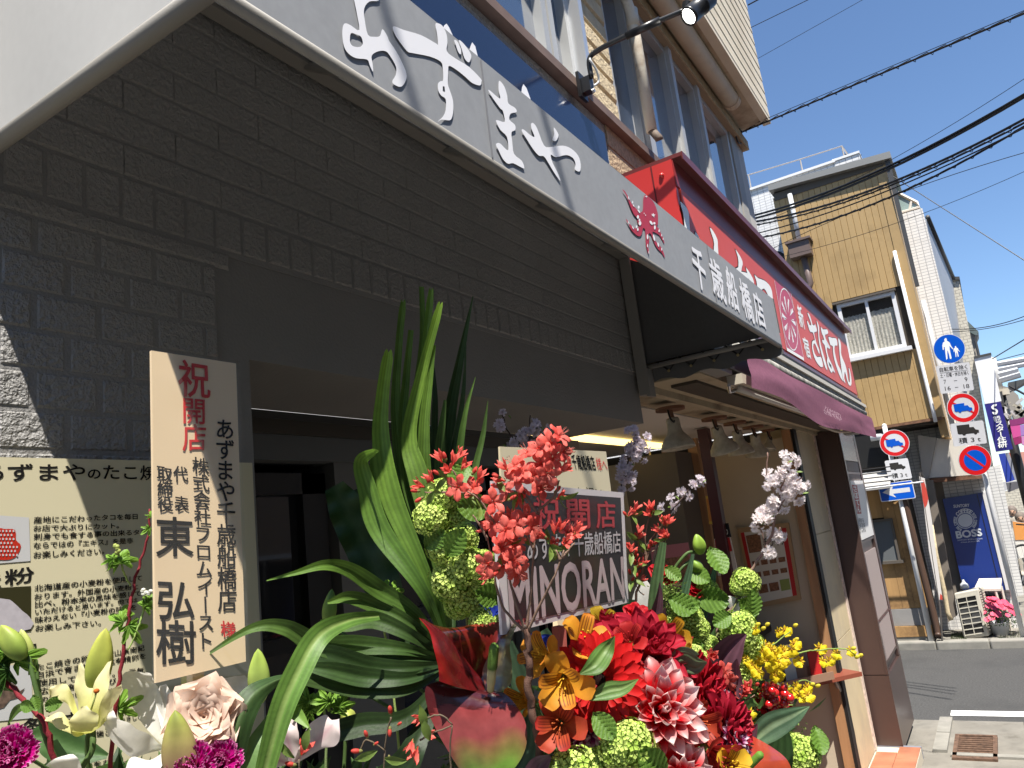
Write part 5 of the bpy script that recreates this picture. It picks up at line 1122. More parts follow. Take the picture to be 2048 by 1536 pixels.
W('cable of the lower bundle with tie wires', (1502, 452), (2060, 240), 9.2, 6.3, .008, sag=.13, twist=.02)
W('cable crossing the lower bundle', (1500, 470), (2060, 250), 9.2, 6.3, .007, sag=.10)
W('lowest cable of the bundle before the mustard house', (1505, 478), (2060, 246), 9.3, 6.4, .010, sag=.16, twist=.018)
W('thin wire above the bundle', (1500, 454), (2060, 150), 9.3, 7, .003, sag=.1)
W('twisted cable from the corner of the cream overhang', (1475, 268), (2060, 22), 6.4, 4.6, .007, sag=.0, twist=.02)
W('thin messenger wire over the twisted cable', (1474, 262), (2060, 16), 6.4, 4.6, .0025)
W('short thick wire at the top near the cream overhang', (1496, 10), (1530, -8), 6.4, 6.3, .006)
W('thin wire in the upper sky', (1500, 56), (1640, -12), 6.4, 6, .003)
W('faint wire below the one in the upper sky', (1514, 118), (1760, -20), 6.5, 6, .002)
W('thin wire sloping down right across the sky', (1782, 350), (2060, 528), 11, 9, .006)
W('thin wire rising right above the white tiles', (1500, 520), (2060, 302), 10, 8, .004, sag=-.1)
W('thin lower wire rising right', (1516, 524), (2060, 338), 10, 8, .003, sag=.1)
W('low far wire over the blue sign', (1852, 652), (2060, 628), 12, 10, .006, sag=.12)
W('second low far wire', (1850, 662), (2060, 636), 12, 10, .005, sag=.08)
W('dark far wire slanting past the blank white sign', (1940, 745), (2060, 672), 15, 12, .01)
W('far wire by the gantry', (1990, 722), (2060, 704), 16, 14, .008)
W('far wire low by the lamp canopy', (2010, 790), (2060, 760), 16, 14, .012)
wire('service_cable', 'service cable above the left end of the awning, out of the picture', (-.63, .2, 6.5), (-.63, -6.6, 6.9), .012); wire('service_cable', 'service cable above the awning, the one nearer the spotlight, out of the picture', (-.15, .2, 6.5), (-.15, -6.6, 6.9), .012)
wl1 = thing('wall_lead', 'loop of black cable hanging at the corner below the cream overhang', 'cable', (6.1, -.02, 4.9))
part('strand', MB().tube(spline([at(x, y, 1, -.03) for x, y in ((1478, 258), (1482, 262), (1484, 275), (1482, 287), (1476, 284), (1472, 272), (1474, 262))], 5), .006, 6), cab, wl1, True)
# ================================================================== papers and boards in front of the wall
print_blk = mat('print_black', (.010, .009, .008), .8, spec=.15)
def wallp(k_): return lambda x, y: at(x, y, 1, k_)
PY = -.030
ps = thing('takoyaki_poster', 'cream poster of black writing about octopus dumplings on the dark grey wall', 'poster', (.6, -.03, 1.3))
part('sheet', B(.30, .945, PY, -.02, 1.30, 2.245), mat('poster_cream', (.58, .53, .36), .4, spec=.4), ps)
Pp = wallp(PY - .0008); C8 = crop(0, 680, .24414); C9 = crop(0, 1030, .3294); Ca = crop(0, 1250, .1953)
tx = MB()
def ln(s, C, tl, tr, bl, bold=.012): line_to(tx, s, Pp(*C(*tl)), Pp(*C(*tr)), Pp(*C(*bl)), bold=bold, em=False)
line_to(tx, 'あずまや', Pp(-42, 927), Pp(170, 928), Pp(-42, 962), Pp(170, 960), bold=.012); ln('の', C8, (722, 1060), (822, 1062), (722, 1135), .02); line_to(tx, 'たこ焼き', Pp(207, 929), Pp(345, 932), Pp(207, 959), Pp(345, 961), bold=.012)
for s, a, b_, c_ in (('産地にこだわったタコを毎日', (205, 10), (835, -8), (205, 48)), ('お店で大ぶりにカット。', (205, 62), (722, 48), (205, 98)), ('刺身でも食する事の出来るタコ', (205, 112), (888, 86), (205, 150)), ('ならではの『エキス』を是非', (205, 165), (808, 138), (205, 204)), ('お楽しみください。', (205, 222), (632, 200), (205, 262)),
    ('北海道産の小麦粉を使用して', (210, 425), (862, 365), (210, 463)), ('おります。外国産の小麦粉と', (210, 478), (838, 418), (210, 515)), ('比べ、粉本来の風味を感じて', (212, 524), (855, 458), (212, 562)), ('いただけると思います。他では', (214, 572), (835, 500), (214, 606)), ('味わえない『小麦粉の味』を', (214, 618), (828, 542), (214, 656)), ('お楽しみ下さい。', (216, 668), (612, 635), (216, 706))):
    ln(s, C9, a, b_, c_)
for s, a, b_, c_ in (('たこ焼きの卵は和歌山県南紀', (372, 400), (1480, 205), (372, 465)), ('白浜で育まれた地玉有精卵を', (375, 480), (1490, 285), (380, 545)), ('使用しております。　元気', (390, 560), (1475, 432), (395, 625)), ('広い鶏舎でのびのびと育つ卵', (405, 645), (1495, 500), (410, 710)), ('の濃厚な味わいです。', (415, 735), (1200, 640), (420, 790)), ('薬味のねぎは青々とした', (900, 900), (1540, 830), (905, 960)), ('香りがよくしゃきしゃきと', (860, 990), (1560, 900), (865, 1045)), ('歯ごたえ', (985, 1085), (1300, 1050), (990, 1145)), ('味をお楽しみ', (860, 1410), (1400, 1330), (865, 1470))):
    ln(s, Ca, a, b_, c_)
line_to(tx, '粉', Pp(10, 1140), Pp(68, 1132), Pp(10, 1172), bold=.012); line_to(tx, '小麦', Pp(-90, 1160), Pp(2, 1145), Pp(-90, 1190), bold=.012)
line_to(tx, '卵', Pp(40, 1290), Pp(72, 1285), Pp(42, 1320), bold=.012); line_to(tx, '九条ねぎ', Pp(2, 1445), Pp(160, 1420), Pp(4, 1482), bold=.012)
tag(part('lettering', tx, print_blk, ps), kind='stuff')
def photo(name, q, m_): return part(name, MB().poly([Pp(*p) for p in q]), m_, ps)
photo('photo_panel', [(-40, 1028), (58, 1035), (61, 1122), (-40, 1130)], mat('photo_pale', (.50, .50, .50), .4))
Pq = wallp(PY - .0014); Pq2 = wallp(PY - .002)
part('octopus_slice', MB().poly([Pq(*p) for p in smooth_loop([(-10, 1060), (10, 1058), (30, 1060), (32, 1080), (42, 1092), (30, 1115), (5, 1120), (-12, 1112)], 3)]), mat('photo_red', (.45, .025, .012), .4), ps)
dd = MB()
for i in range(7):
    for j in range(7):
        x, y = -8 + i * 7 + 3 * (j % 2), 1062 + j * 8
        if x < 30 + (5 if j > 3 else 0): dd.poly([Pq2(*p) for p in ell(x, y, 2, 2.4, 0, 8)])
part('white_dots', dd, mat('photo_pale'), ps)
photo('photo_panel', [(-40, 1178), (62, 1172), (62, 1262), (-40, 1275)], mat('photo_black', (.03, .028, .01), .4))
part('flour_heap', MB().poly([Pq(*p) for p in smooth_loop([(-38, 1200), (10, 1198), (25, 1203), (45, 1222), (60, 1235), (61, 1258), (-38, 1270)], 2)]), mat('flour', (.42, .39, .42), .9, var=.1, vs=90), ps)
photo('photo_panel', [(-40, 1335), (62, 1328), (66, 1436), (-40, 1446)], mat('photo_pale'))
part('tea_leaves', MB().poly([Pq(*p) for p in [(-38, 1352), (0, 1352), (18, 1362), (34, 1372), (40, 1382), (50, 1376), (38, 1395), (20, 1400), (8, 1415), (-38, 1430)]]), mat('bonito_brown', (.11, .07, .05), .9, var=.5, vs=200), ps)

# congratulation board of thin wood
BY = -.34
pl = thing('congratulation_board', 'tall pale wooden board with red and black brush characters, in film', 'board', (.6, BY, 1.9))
part('board', MB().prism([at(x, y, 1, BY) for x, y in ((303, 701), (472, 727), (492, 1323), (312, 1366))], (0, .004, 0)), mat('pale_veneer', (.68, .53, .34), .45, var=.05, vs=2, streak=.02, coat=.1), pl)
film = mat('film', (.9, .9, .9), .15, spec=.5); film.node_tree.nodes['Principled BSDF'].inputs['Alpha'].default_value = .035
fm = MB().grid(lambda u, v: at(299 + (478 - 299 + 16 * v) * u + 6 * v, 699 + 28 * u + (672 - 58 * u) * v + (6 * math.sin(u * 9) if v > .9 else 0), 1, BY - .010 - .003 * noise.noise(V((u * 4, v * 14, 1)))), 10, 40)
part('film', fm, film, pl, True)
part('stake', MB().prism([at(x, y, 1, BY + .02) for x, y in ((385, 1340), (408, 1340), (412, 1600), (388, 1600))], (0, .012, 0)), mat('pale_veneer'), pl)
Pb = wallp(BY - .0012)
rdx = MB(); bkx = MB()
def col(mb, s, x0, y0, x1, y1, w0, bold=.008, gap=.06): col_to(mb, s, Pb(x0 - w0 / 2, y0), Pb(x0 + w0 / 2, y0 + 4), Pb(x1 - w0 / 2, y1), Pb(x1 + w0 / 2, y1 - 1), bold=bold, gap=gap)
line_to(rdx, '祝', Pb(358, 718), Pb(418, 728), Pb(357, 792), Pb(421, 796), bold=.012)
col(rdx, '開店', 388, 796, 389, 905, 42, .012)
col(rdx, '様', 456, 1243, 458, 1276, 26, .02)
col(bkx, 'あずまや千歳船橋店', 450, 838, 455, 1226, 33, .012)
col(bkx, '株式会社フロムイースト', 401, 915, 414, 1302, 29, .01)
col(bkx, '代', 361, 932, 362, 966, 25, .015); col(bkx, '表', 363, 992, 364, 1025, 25, .015)
col(bkx, '取締役', 329, 932, 331, 1025, 27, .015)
col(bkx, '東', 349, 1036, 350, 1112, 66, .012, .0); col(bkx, '弘', 351, 1163, 353, 1238, 66, .012, .0); col(bkx, '樹', 352, 1243, 353, 1328, 70, .012, .0)
part('red_lettering', rdx, mat('brush_red', (.52, .02, .02), .5), pl); part('black_lettering', bkx, print_blk, pl)

# dark name board in the flowers
BL, TR_, TL_ = pt(1005, 1270, .955), pt(1247, 985, 1.30), pt(985, 962, .955)
BR_ = onpl(1257, 1205, BL, (TR_ - BL).cross(TL_ - BL).normalized())
nb2 = thing('name_board', 'laminated dark name board edged in white among the coral azaleas', 'board', tuple(BL))
nn = (BR_ - BL).cross(TL_ - BL).normalized()
if nn.dot(CAM - BL) < 0: nn = -nn
part('backing', MB().prism([BL, BR_, TR_, TL_], nn * -.004), mat('board_edge_white', (.7, .66, .66), .4), nb2)
bq = lambda u, v, k_=1: (TL_.lerp(TR_, u)).lerp(BL.lerp(BR_, u), v) + nn * (.0006 * k_)
part('print', MB().poly([bq(.045, .05), bq(.965, .05), bq(.965, .95), bq(.045, .95)]), mat('board_print_dark', (.035, .03, .033), .28, spec=.4), nb2)
t1 = MB(); t2 = MB(); lt = lambda mb, s, u0, v0, u1, v1, b_: line_to(mb, s, bq(u0, v0, 2), bq(u1, v0, 2), bq(u0, v1, 2), bq(u1, v1, 2), bold=b_)
for i, ch in enumerate('祝開店'): lt(t1, ch, .24 + .24 * i, .09, .42 + .24 * i, .32, .02)
lt(t1, 'To:', .09, .40, .16, .50, 0); lt(t1, 'From:', .06, .90, .14, .97, 0)
lt(t2, 'あずまや千歳船橋店', .18, .35, .94, .54, .01);
t3 = MB(); lt(t3, 'MINORAN', .05, .585, .955, .95, .022)
part('red_lettering', t1, mat('board_red', (.45, .05, .06), .4), nb2); part('white_lettering', t2, mat('board_white_print', (.55, .53, .54), .4), nb2); part('large_lettering', t3, mat('board_pink_white', (.52, .42, .43), .4), nb2)
part('stake', MB().prism([pt(1118, 1255, 1.1), pt(1132, 1252, 1.1), pt(1150, 1620, 1.1), pt(1136, 1620, 1.1)], nn * -.012), mat('stake_red', (.4, .1, .08), .6), nb2)
# cream board behind it
Q = [at(x, y, 1, -.475) for x, y in ((1000, 893), (1212, 903), (1240, 1120), (1010, 1130))]
cb2 = thing('cream_board', 'cream board with black brush writing and red ink behind the dark name board', 'board', tuple(Q[3]))
part('board', MB().prism(Q, (0, .004, 0)), mat('cream_card', (.50, .44, .30), .4), cb2)
cq = lambda u, v: Q[0].lerp(Q[1], u).lerp(Q[3].lerp(Q[2], u), v) + V((0, -.001, 0))
t = MB(); line_to(t, '千歳船橋店', cq(.60, .04), cq(.84, .05), cq(.62, .18), bold=.012); line_to(t, 'お祝い', cq(.62, .34), cq(.9, .34), cq(.62, .46)); part('lettering', t, print_blk, cb2)
t = MB(); line_to(t, '様へ', cq(.86, .06), cq(.98, .07), cq(.87, .18), bold=.0); part('red_lettering', t, mat('brush_red'), cb2)
part('stake', MB().prism([at(x, y, 1, -.465) for x, y in ((1110, 1120), (1125, 1120), (1140, 1500), (1125, 1500))], (0, .01, 0)), mat('pale_veneer'), cb2)
# ================================================================== flowers
PET = flora('petal', .55, .40, .25); LEAF = flora('leaf', .5, .34, .35, bump=.0006, bs=260); WAX = flora('waxy_spathe', .22, .12, .6, coat=.8, bump=.0025, bs=45)
SOFT = flora('floret', .7, .25, .2)
R_ = random.Random(11)
def mix(a, b, t): t = max(0, min(1, t)); return tuple(x + (y - x) * t for x, y in zip(a, b))
def petal_mesh(name, L, W, prof, path, cup=0, col=lambda s, t: (1, 1, 1), ruf=0, nu=6, nv=10, rf=3, twist=0, m=None):
    mb = MB(); sp = [V((0, p[0], p[1])) * L for p in spline([V((p[0], p[1], 0)) for p in path], 8)]
    def fn(u, v):
        s = u * 2 - 1; f = v * (len(sp) - 1); i = min(int(f), len(sp) - 2); f -= i
        c = sp[i].lerp(sp[i + 1], f); tg = (sp[i + 1] - sp[i]).normalized(); nm = V((0, -tg.z, tg.y))
        w_ = W / 2 * prof(v); a = twist * v
        off = V((s * w_ * math.cos(a), 0, 0)) + nm * (s * w_ * math.sin(a))
        return c + off + nm * (cup * W * s * s * (.3 + .7 * math.sin(math.pi * min(1, v))) + ruf * W * v * v * math.sin(s * rf * 3.14 + v * 3) * (abs(s) * .7 + .3))
    mb.grid(fn, nu, nv, lambda u, v: col(u * 2 - 1, v)); return mb.mesh(name, m or PET, True)
sharp = lambda t: (math.sin(math.pi * min(1, t * .93 + .05) ** .8) ** .7) * (1 if t < .85 else max(0, (1 - t) / .15) ** .6)
rnd = lambda t: max(.12 * (1 - t), math.sin(math.pi * (t * .82 + .04) ** 1.1) ** .6) * (1 if t < .9 else max(0, 1 - ((t - .9) / .1) ** 2) ** .5)
strap = lambda t: min(1, t * 7 + .3) * (1 if t < .82 else max(0, 1 - ((t - .82) / .18) ** 2) ** .5)
def orient(face, roll=0): return (cdir(*face).to_track_quat('Z', 'Y').to_matrix().to_4x4()) @ Matrix.Rotation(roll, 4, 'Z')
def flower(name, label, cat, px, py, d, face, group=None, roll=0, sc=1):
    t = thing(name, label, cat, (0, 0, 0), group); t.matrix_basis = Matrix.Translation(pt(px, py, d)) @ orient(face, roll) @ Matrix.Scale(sc, 4); return t
def put(name, me, par, az=0, el=0, r=0, h=0, sc=1, roll=0):
    o = bpy.data.objects.new(name, me); COL.objects.link(o); o.parent = par
    o.matrix_basis = Matrix.Rotation(az, 4, 'Z') @ Matrix.Translation((0, r, h)) @ Matrix.Rotation(el, 4, 'X') @ Matrix.Rotation(roll, 4, 'Y') @ Matrix.Scale(sc, 4); return o
def lpart(name, mb, m, par, smooth=True):
    o = bpy.data.objects.new(name, mb.mesh(name, m, smooth)); COL.objects.link(o); o.parent = par; return o
BASE_R, BASE_L = pt(1240, 1760, 1.15), pt(330, 1800, 1.0)
def stem(par, px, py, d, base=None, r=.0028, c=(.10, .17, .05), via=None, name='stem'):
    a = pt(px, py, d) + CAMF * .008; b_ = V(base) if base is not None else BASE_R
    P = [a] + ([pt(*v) for v in via] if via else [a.lerp(b_, .45) + V((0, 0, .02))]) + [b_ + V((R_.uniform(-.05, .05), R_.uniform(-.05, .05), -.04))]
    mb = MB(); mb.col = c; mb.tube(spline(P, 6), r, 7); return part(name, mb, LEAF, par, True)
CAMF = -(RM @ V((0, 0, 1)))
GRN = (.11, .20, .035); DGRN = (.035, .075, .018); LIME = (.30, .42, .06)
# ---- leaf blades laid through points of the place
def blade(par, pts, wid, c0=GRN, c1=None, fold=.15, roll=0., name='leaf_blade', tip=0.0, nu=6, n=10, stripes=0, mid=None, split=0, base_w=.3, wave=0, m=None, crease=0, rolls=None):
    P = spline([pt(*p) for p in pts], n); N = len(P); dm = sum(p[2] for p in pts) / len(pts)
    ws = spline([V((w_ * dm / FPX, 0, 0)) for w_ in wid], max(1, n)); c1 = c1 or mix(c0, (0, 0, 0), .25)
    fr_ = []
    for i, p in enumerate(P):
        t = (P[min(i + 1, N - 1)] - P[max(i - 1, 0)]).normalized(); vw = (CAM - p).normalized()
        r = roll if rolls is None else rolls[0] + (rolls[1] - rolls[0]) * i / (N - 1)
        s_ = t.cross(vw).normalized(); s_ = Matrix.Rotation(r, 3, t) @ s_; fr_.append((p, s_, s_.cross(t)))
    def fn(u, v):
        f = v * (N - 1); i = min(int(f), N - 2); f -= i
        p = fr_[i][0].lerp(fr_[i + 1][0], f); s_ = fr_[i][1].lerp(fr_[i + 1][1], f); nm = fr_[i][2].lerp(fr_[i + 1][2], f)
        j = min(int(v * (len(ws) - 1)), len(ws) - 2); g_ = v * (len(ws) - 1) - j; w_ = ws[j].lerp(ws[j + 1], g_).x
        s = u * 2 - 1
        tp = 1.
        if split and v > 1 - split: q_ = (v - 1 + split) / split; w_ *= 1 - .25 * q_
        wv = wave * math.sin(v * 34) * abs(s) ** 2 * w_
        pl = (crease * w_ * math.sin(s * 9.4)) if crease else 0
        back = 0
        if split and v > .97: back = -abs(abs(s) - .5) * .012
        return p + s_ * (s * w_ / 2) + nm * (-fold * w_ * (1 - abs(s)) + wv + pl) + (P[-1] - P[-2]).normalized() * back
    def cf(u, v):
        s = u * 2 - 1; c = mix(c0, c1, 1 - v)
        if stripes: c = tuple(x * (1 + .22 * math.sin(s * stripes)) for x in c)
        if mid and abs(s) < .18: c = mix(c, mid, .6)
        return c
    nu2 = max(nu, 14) if (stripes or crease or split) else nu
    mb = MB().grid(fn, nu2, int(N * 1.2), cf); return part(name, mb, m or LEAF, par, True)
def leafpx(name_label, pts, wid, **k):
    lab, g = name_label; t = thing(k.pop('tname', 'leaf'), lab, 'leaf', tuple(pt(*pts[0])), g)
    blade(t, pts, wid, **k); return t
TAP = [2, 20, 28, 22, 1]

# ------------------------------------------------------------------ the split-tipped fan palm leaf
fan = thing('fan_palm_leaf', 'large fan palm leaf, its lit split-tipped blades standing up behind the dark red anthurium', 'leaf', tuple(pt(905, 1330, 1.12)))
hub = (905, 1325, 1.12); BR = (.21, .36, .035); MD = (.11, .20, .03); DK = (.03, .062, .018)
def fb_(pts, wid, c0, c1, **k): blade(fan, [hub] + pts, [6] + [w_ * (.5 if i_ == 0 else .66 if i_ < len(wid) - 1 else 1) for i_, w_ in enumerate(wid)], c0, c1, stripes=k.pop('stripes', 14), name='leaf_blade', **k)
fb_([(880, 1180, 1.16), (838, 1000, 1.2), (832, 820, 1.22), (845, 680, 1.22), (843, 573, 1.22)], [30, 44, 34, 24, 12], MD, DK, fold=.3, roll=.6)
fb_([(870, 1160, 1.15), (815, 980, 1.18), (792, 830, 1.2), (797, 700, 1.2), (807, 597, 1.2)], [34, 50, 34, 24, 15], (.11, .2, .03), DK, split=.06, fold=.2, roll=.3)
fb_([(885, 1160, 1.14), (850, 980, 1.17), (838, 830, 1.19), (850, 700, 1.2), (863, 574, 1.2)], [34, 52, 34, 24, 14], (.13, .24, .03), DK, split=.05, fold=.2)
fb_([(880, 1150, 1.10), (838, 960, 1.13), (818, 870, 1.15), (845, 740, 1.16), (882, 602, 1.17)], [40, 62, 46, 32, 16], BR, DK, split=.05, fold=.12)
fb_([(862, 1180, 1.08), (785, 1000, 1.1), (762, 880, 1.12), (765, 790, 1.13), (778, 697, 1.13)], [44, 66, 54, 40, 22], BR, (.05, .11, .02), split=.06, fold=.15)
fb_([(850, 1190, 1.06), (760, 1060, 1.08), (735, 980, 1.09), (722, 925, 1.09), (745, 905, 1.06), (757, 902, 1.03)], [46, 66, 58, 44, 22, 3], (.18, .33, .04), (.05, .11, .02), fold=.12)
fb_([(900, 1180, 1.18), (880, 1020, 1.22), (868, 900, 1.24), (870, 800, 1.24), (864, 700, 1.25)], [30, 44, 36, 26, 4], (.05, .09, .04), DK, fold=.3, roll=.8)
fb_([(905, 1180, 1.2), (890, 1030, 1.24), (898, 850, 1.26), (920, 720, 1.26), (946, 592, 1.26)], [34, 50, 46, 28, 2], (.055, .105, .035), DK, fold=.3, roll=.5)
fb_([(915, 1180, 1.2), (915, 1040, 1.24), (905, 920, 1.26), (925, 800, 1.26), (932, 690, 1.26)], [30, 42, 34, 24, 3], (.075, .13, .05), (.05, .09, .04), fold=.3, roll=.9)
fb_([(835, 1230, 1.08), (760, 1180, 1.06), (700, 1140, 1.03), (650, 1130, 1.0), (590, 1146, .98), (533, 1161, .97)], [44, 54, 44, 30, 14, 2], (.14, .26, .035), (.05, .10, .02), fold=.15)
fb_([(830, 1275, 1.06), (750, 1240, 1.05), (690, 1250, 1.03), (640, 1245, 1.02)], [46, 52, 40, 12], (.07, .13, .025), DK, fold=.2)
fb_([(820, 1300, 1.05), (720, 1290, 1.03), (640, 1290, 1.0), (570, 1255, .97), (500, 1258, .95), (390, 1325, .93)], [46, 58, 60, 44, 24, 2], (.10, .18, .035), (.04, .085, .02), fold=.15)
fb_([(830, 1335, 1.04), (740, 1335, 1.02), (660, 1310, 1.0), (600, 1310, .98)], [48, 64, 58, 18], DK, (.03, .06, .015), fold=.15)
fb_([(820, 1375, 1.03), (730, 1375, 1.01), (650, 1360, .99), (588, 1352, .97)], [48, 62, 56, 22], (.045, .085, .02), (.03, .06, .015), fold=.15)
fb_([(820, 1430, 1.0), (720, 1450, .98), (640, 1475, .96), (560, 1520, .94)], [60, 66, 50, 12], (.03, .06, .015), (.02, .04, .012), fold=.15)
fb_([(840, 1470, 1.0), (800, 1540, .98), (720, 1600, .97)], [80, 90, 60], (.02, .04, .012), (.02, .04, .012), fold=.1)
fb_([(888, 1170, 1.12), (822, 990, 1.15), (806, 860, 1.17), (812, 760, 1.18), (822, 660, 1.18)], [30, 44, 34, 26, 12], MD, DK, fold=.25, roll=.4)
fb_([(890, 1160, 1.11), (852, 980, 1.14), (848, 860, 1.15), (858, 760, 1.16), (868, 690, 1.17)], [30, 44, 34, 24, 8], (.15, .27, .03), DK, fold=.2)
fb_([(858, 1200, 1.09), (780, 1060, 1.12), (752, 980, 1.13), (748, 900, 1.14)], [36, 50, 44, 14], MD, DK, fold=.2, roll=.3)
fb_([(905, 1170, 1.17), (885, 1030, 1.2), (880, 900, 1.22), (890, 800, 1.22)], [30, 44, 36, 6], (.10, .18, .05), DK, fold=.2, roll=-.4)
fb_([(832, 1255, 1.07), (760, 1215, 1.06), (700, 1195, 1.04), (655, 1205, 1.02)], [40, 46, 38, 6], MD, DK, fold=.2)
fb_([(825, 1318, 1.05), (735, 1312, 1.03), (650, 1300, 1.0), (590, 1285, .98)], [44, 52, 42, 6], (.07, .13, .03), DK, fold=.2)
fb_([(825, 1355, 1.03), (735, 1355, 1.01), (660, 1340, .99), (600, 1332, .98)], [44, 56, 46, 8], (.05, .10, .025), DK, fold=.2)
part('leaf_stalk', MB().tube(spline([pt(*hub), pt(960, 1450, 1.15), BASE_R], 6), .006, 8), mat('stalk_green', (.08, .14, .03), .5), fan, True)
G1 = 'long drooping leaves in front of the fan palm'
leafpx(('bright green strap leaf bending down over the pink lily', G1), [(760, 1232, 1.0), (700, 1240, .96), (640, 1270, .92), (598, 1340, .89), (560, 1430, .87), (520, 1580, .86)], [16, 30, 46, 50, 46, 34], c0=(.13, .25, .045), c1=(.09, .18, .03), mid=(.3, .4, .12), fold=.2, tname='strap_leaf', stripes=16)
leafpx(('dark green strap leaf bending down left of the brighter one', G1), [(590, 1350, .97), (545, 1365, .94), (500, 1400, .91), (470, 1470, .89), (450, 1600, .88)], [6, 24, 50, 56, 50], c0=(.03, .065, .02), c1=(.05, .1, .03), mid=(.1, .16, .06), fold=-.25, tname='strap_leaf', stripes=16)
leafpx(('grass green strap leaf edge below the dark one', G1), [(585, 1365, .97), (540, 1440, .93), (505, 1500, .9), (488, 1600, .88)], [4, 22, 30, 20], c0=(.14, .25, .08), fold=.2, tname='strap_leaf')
GB = 'thin grass blades behind the coral azalea'
leafpx(('thin grass blade arching to the left behind the azalea', GB), [(925, 1060, 1.2), (918, 930, 1.2), (930, 830, 1.2), (951, 754, 1.2)], [12, 16, 10, 1], c0=(.14, .25, .05), tname='grass_blade')
leafpx(('thin grass blade leaning right behind the azalea', GB), [(940, 1030, 1.15), (950, 940, 1.15), (966, 870, 1.15), (976, 801, 1.15)], [10, 13, 10, 1], c0=(.15, .26, .06), tname='grass_blade')
bn_ = thing('birds_nest_leaf', 'dark wavy edged leaf in the shade behind the palm', 'leaf', tuple(pt(800, 1280, 1.2)))
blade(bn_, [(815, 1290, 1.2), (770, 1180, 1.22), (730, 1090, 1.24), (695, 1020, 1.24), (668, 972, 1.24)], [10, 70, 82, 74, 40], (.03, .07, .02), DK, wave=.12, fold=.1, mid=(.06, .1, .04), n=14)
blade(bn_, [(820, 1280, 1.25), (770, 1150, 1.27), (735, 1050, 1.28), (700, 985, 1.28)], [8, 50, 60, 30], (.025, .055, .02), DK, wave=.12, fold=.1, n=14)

# ------------------------------------------------------------------ generic flowers
def dahlia(label, px, py, d, R, face, cA, cB, n=(8, 12, 14, 14, 12, 8), roll=0, tipw=.0, name='dahlia', grp=None):
    t = flower(name, label, 'flower', px, py, d, face, grp, roll); ms = []
    for vnt in range(2):
        cf = lambda s, tt, vnt=vnt: mix(mix(cA, cB, (tt - (.45 if vnt else .6)) * 3 * tipw if tipw else 0), tuple(x * 1.15 for x in cA), .3 * abs(s)) if tipw else mix(tuple(x * .55 for x in cA), cB, tt * (.7 + .3 * abs(s)))
        ms.append(petal_mesh('petal', R, R * .42, sharp, [(0, 0), (.35, .02), (.75, .06), (1, .16 if vnt else .02)], .35, cf, nu=6, nv=9))
    K = len(n)
    for k_, c in enumerate(n):
        f = k_ / (K - 1)
        for i in range(c):
            a = 6.2832 * (i + .5 * (k_ % 2)) / c + R_.uniform(-.09, .09)
            put('petal', ms[(i + k_) % 2], t, a, math.radians(-22 + 100 * f ** 1.15) + R_.uniform(-.1, .1), R * .10 * (1 - f), R * (.0 + .25 * f), (1 - .55 * f) * R_.uniform(.9, 1.08), R_.uniform(-.2, .2))
    mb = MB(); mb.col = tuple(x * .4 for x in cA); lpart('flower_centre', mb.ball((0, 0, R * .12), R * .2, 10, 6), SOFT, t)
    stem(t, px, py, d); return t
RED = (.58, .008, .012); CRIM = (.50, .010, .025); WHT = (.80, .76, .72)
GD = 'red dahlias packed in the middle of the arrangement'
dahlia('dark red dahlia directly under the right end of the name board', 1222, 1272, 1.12, .040, (.1, .5, .8), (.30, .004, .01), (.36, .01, .02), grp=GD)
dahlia('large crimson dahlia right of the gerbera, petals standing upright', 1285, 1322, 1.04, .080, (.25, .75, .6), CRIM, (.55, .03, .06), roll=.3, grp=GD)
dahlia('crimson dahlia low on the right, leaning over toward the street', 1378, 1385, 1.06, .070, (.75, .35, .6), CRIM, (.50, .015, .03), roll=.1, grp=GD)
dahlia('crimson dahlia beside the white tipped mums, lower right', 1440, 1455, 1.02, .058, (.7, .2, .7), CRIM, (.48, .02, .05), roll=.7, grp=GD)
GW = 'red dahlias with white tipped petals'
dahlia('big red and white dahlia in the centre of the lower flowers', 1310, 1425, .95, .072, (.15, .5, .85), (.62, .010, .018), WHT, tipw=.9, roll=.2, grp=GW)
dahlia('red and white dahlia cut by the bottom edge of the picture', 1340, 1555, .93, .062, (.2, .2, .9), (.62, .010, .018), WHT, tipw=1.1, roll=.9, grp=GW)
# gerbera
gb = flower('gerbera', 'bright red gerbera with a dark centre behind the striped leaf', 'flower', 1200, 1358, .94, (-.3, .3, .9))
gp_ = petal_mesh('petal', .054, .013, strap, [(0, 0), (.5, .03), (1, -.04)], .15, lambda s, t: mix((.40, .004, .006), (.60, .012, .012), t), nu=4, nv=8)
for k_ in range(3):
    for i in range(22): put('petal', gp_, gb, 6.2832 * (i + k_ * .33) / 22, math.radians(4 + 9 * k_) + R_.uniform(-.05, .05), .008, .002 * k_, (1, .9, .62)[k_] * R_.uniform(.94, 1.05), R_.uniform(-.1, .1))
fz = MB()
for i in range(420):
    a = R_.uniform(0, 6.283); r = .022 * math.sqrt(R_.random()); fz.col = (.35, .005, .01) if r > .009 else (.02, .004, .006); p = V((r * math.cos(a), r * math.sin(a), .002)); q = p * 1.12 + V((0, 0, R_.uniform(.006, .011) * (r / .022 + .2)))
    fz.add([p + V((.0006, 0, 0)), p + V((-.0006, 0, 0)), q], [(0, 1, 2)])
lpart('flower_centre', fz, SOFT, gb); stem(gb, 1207, 1352, .98)
dk_ = MB(); dk_.col = (.015, .004, .004); lpart('disc', dk_.ball((0, 0, 0), .013, 10, 6, (1, 1, .3)), SOFT, gb)
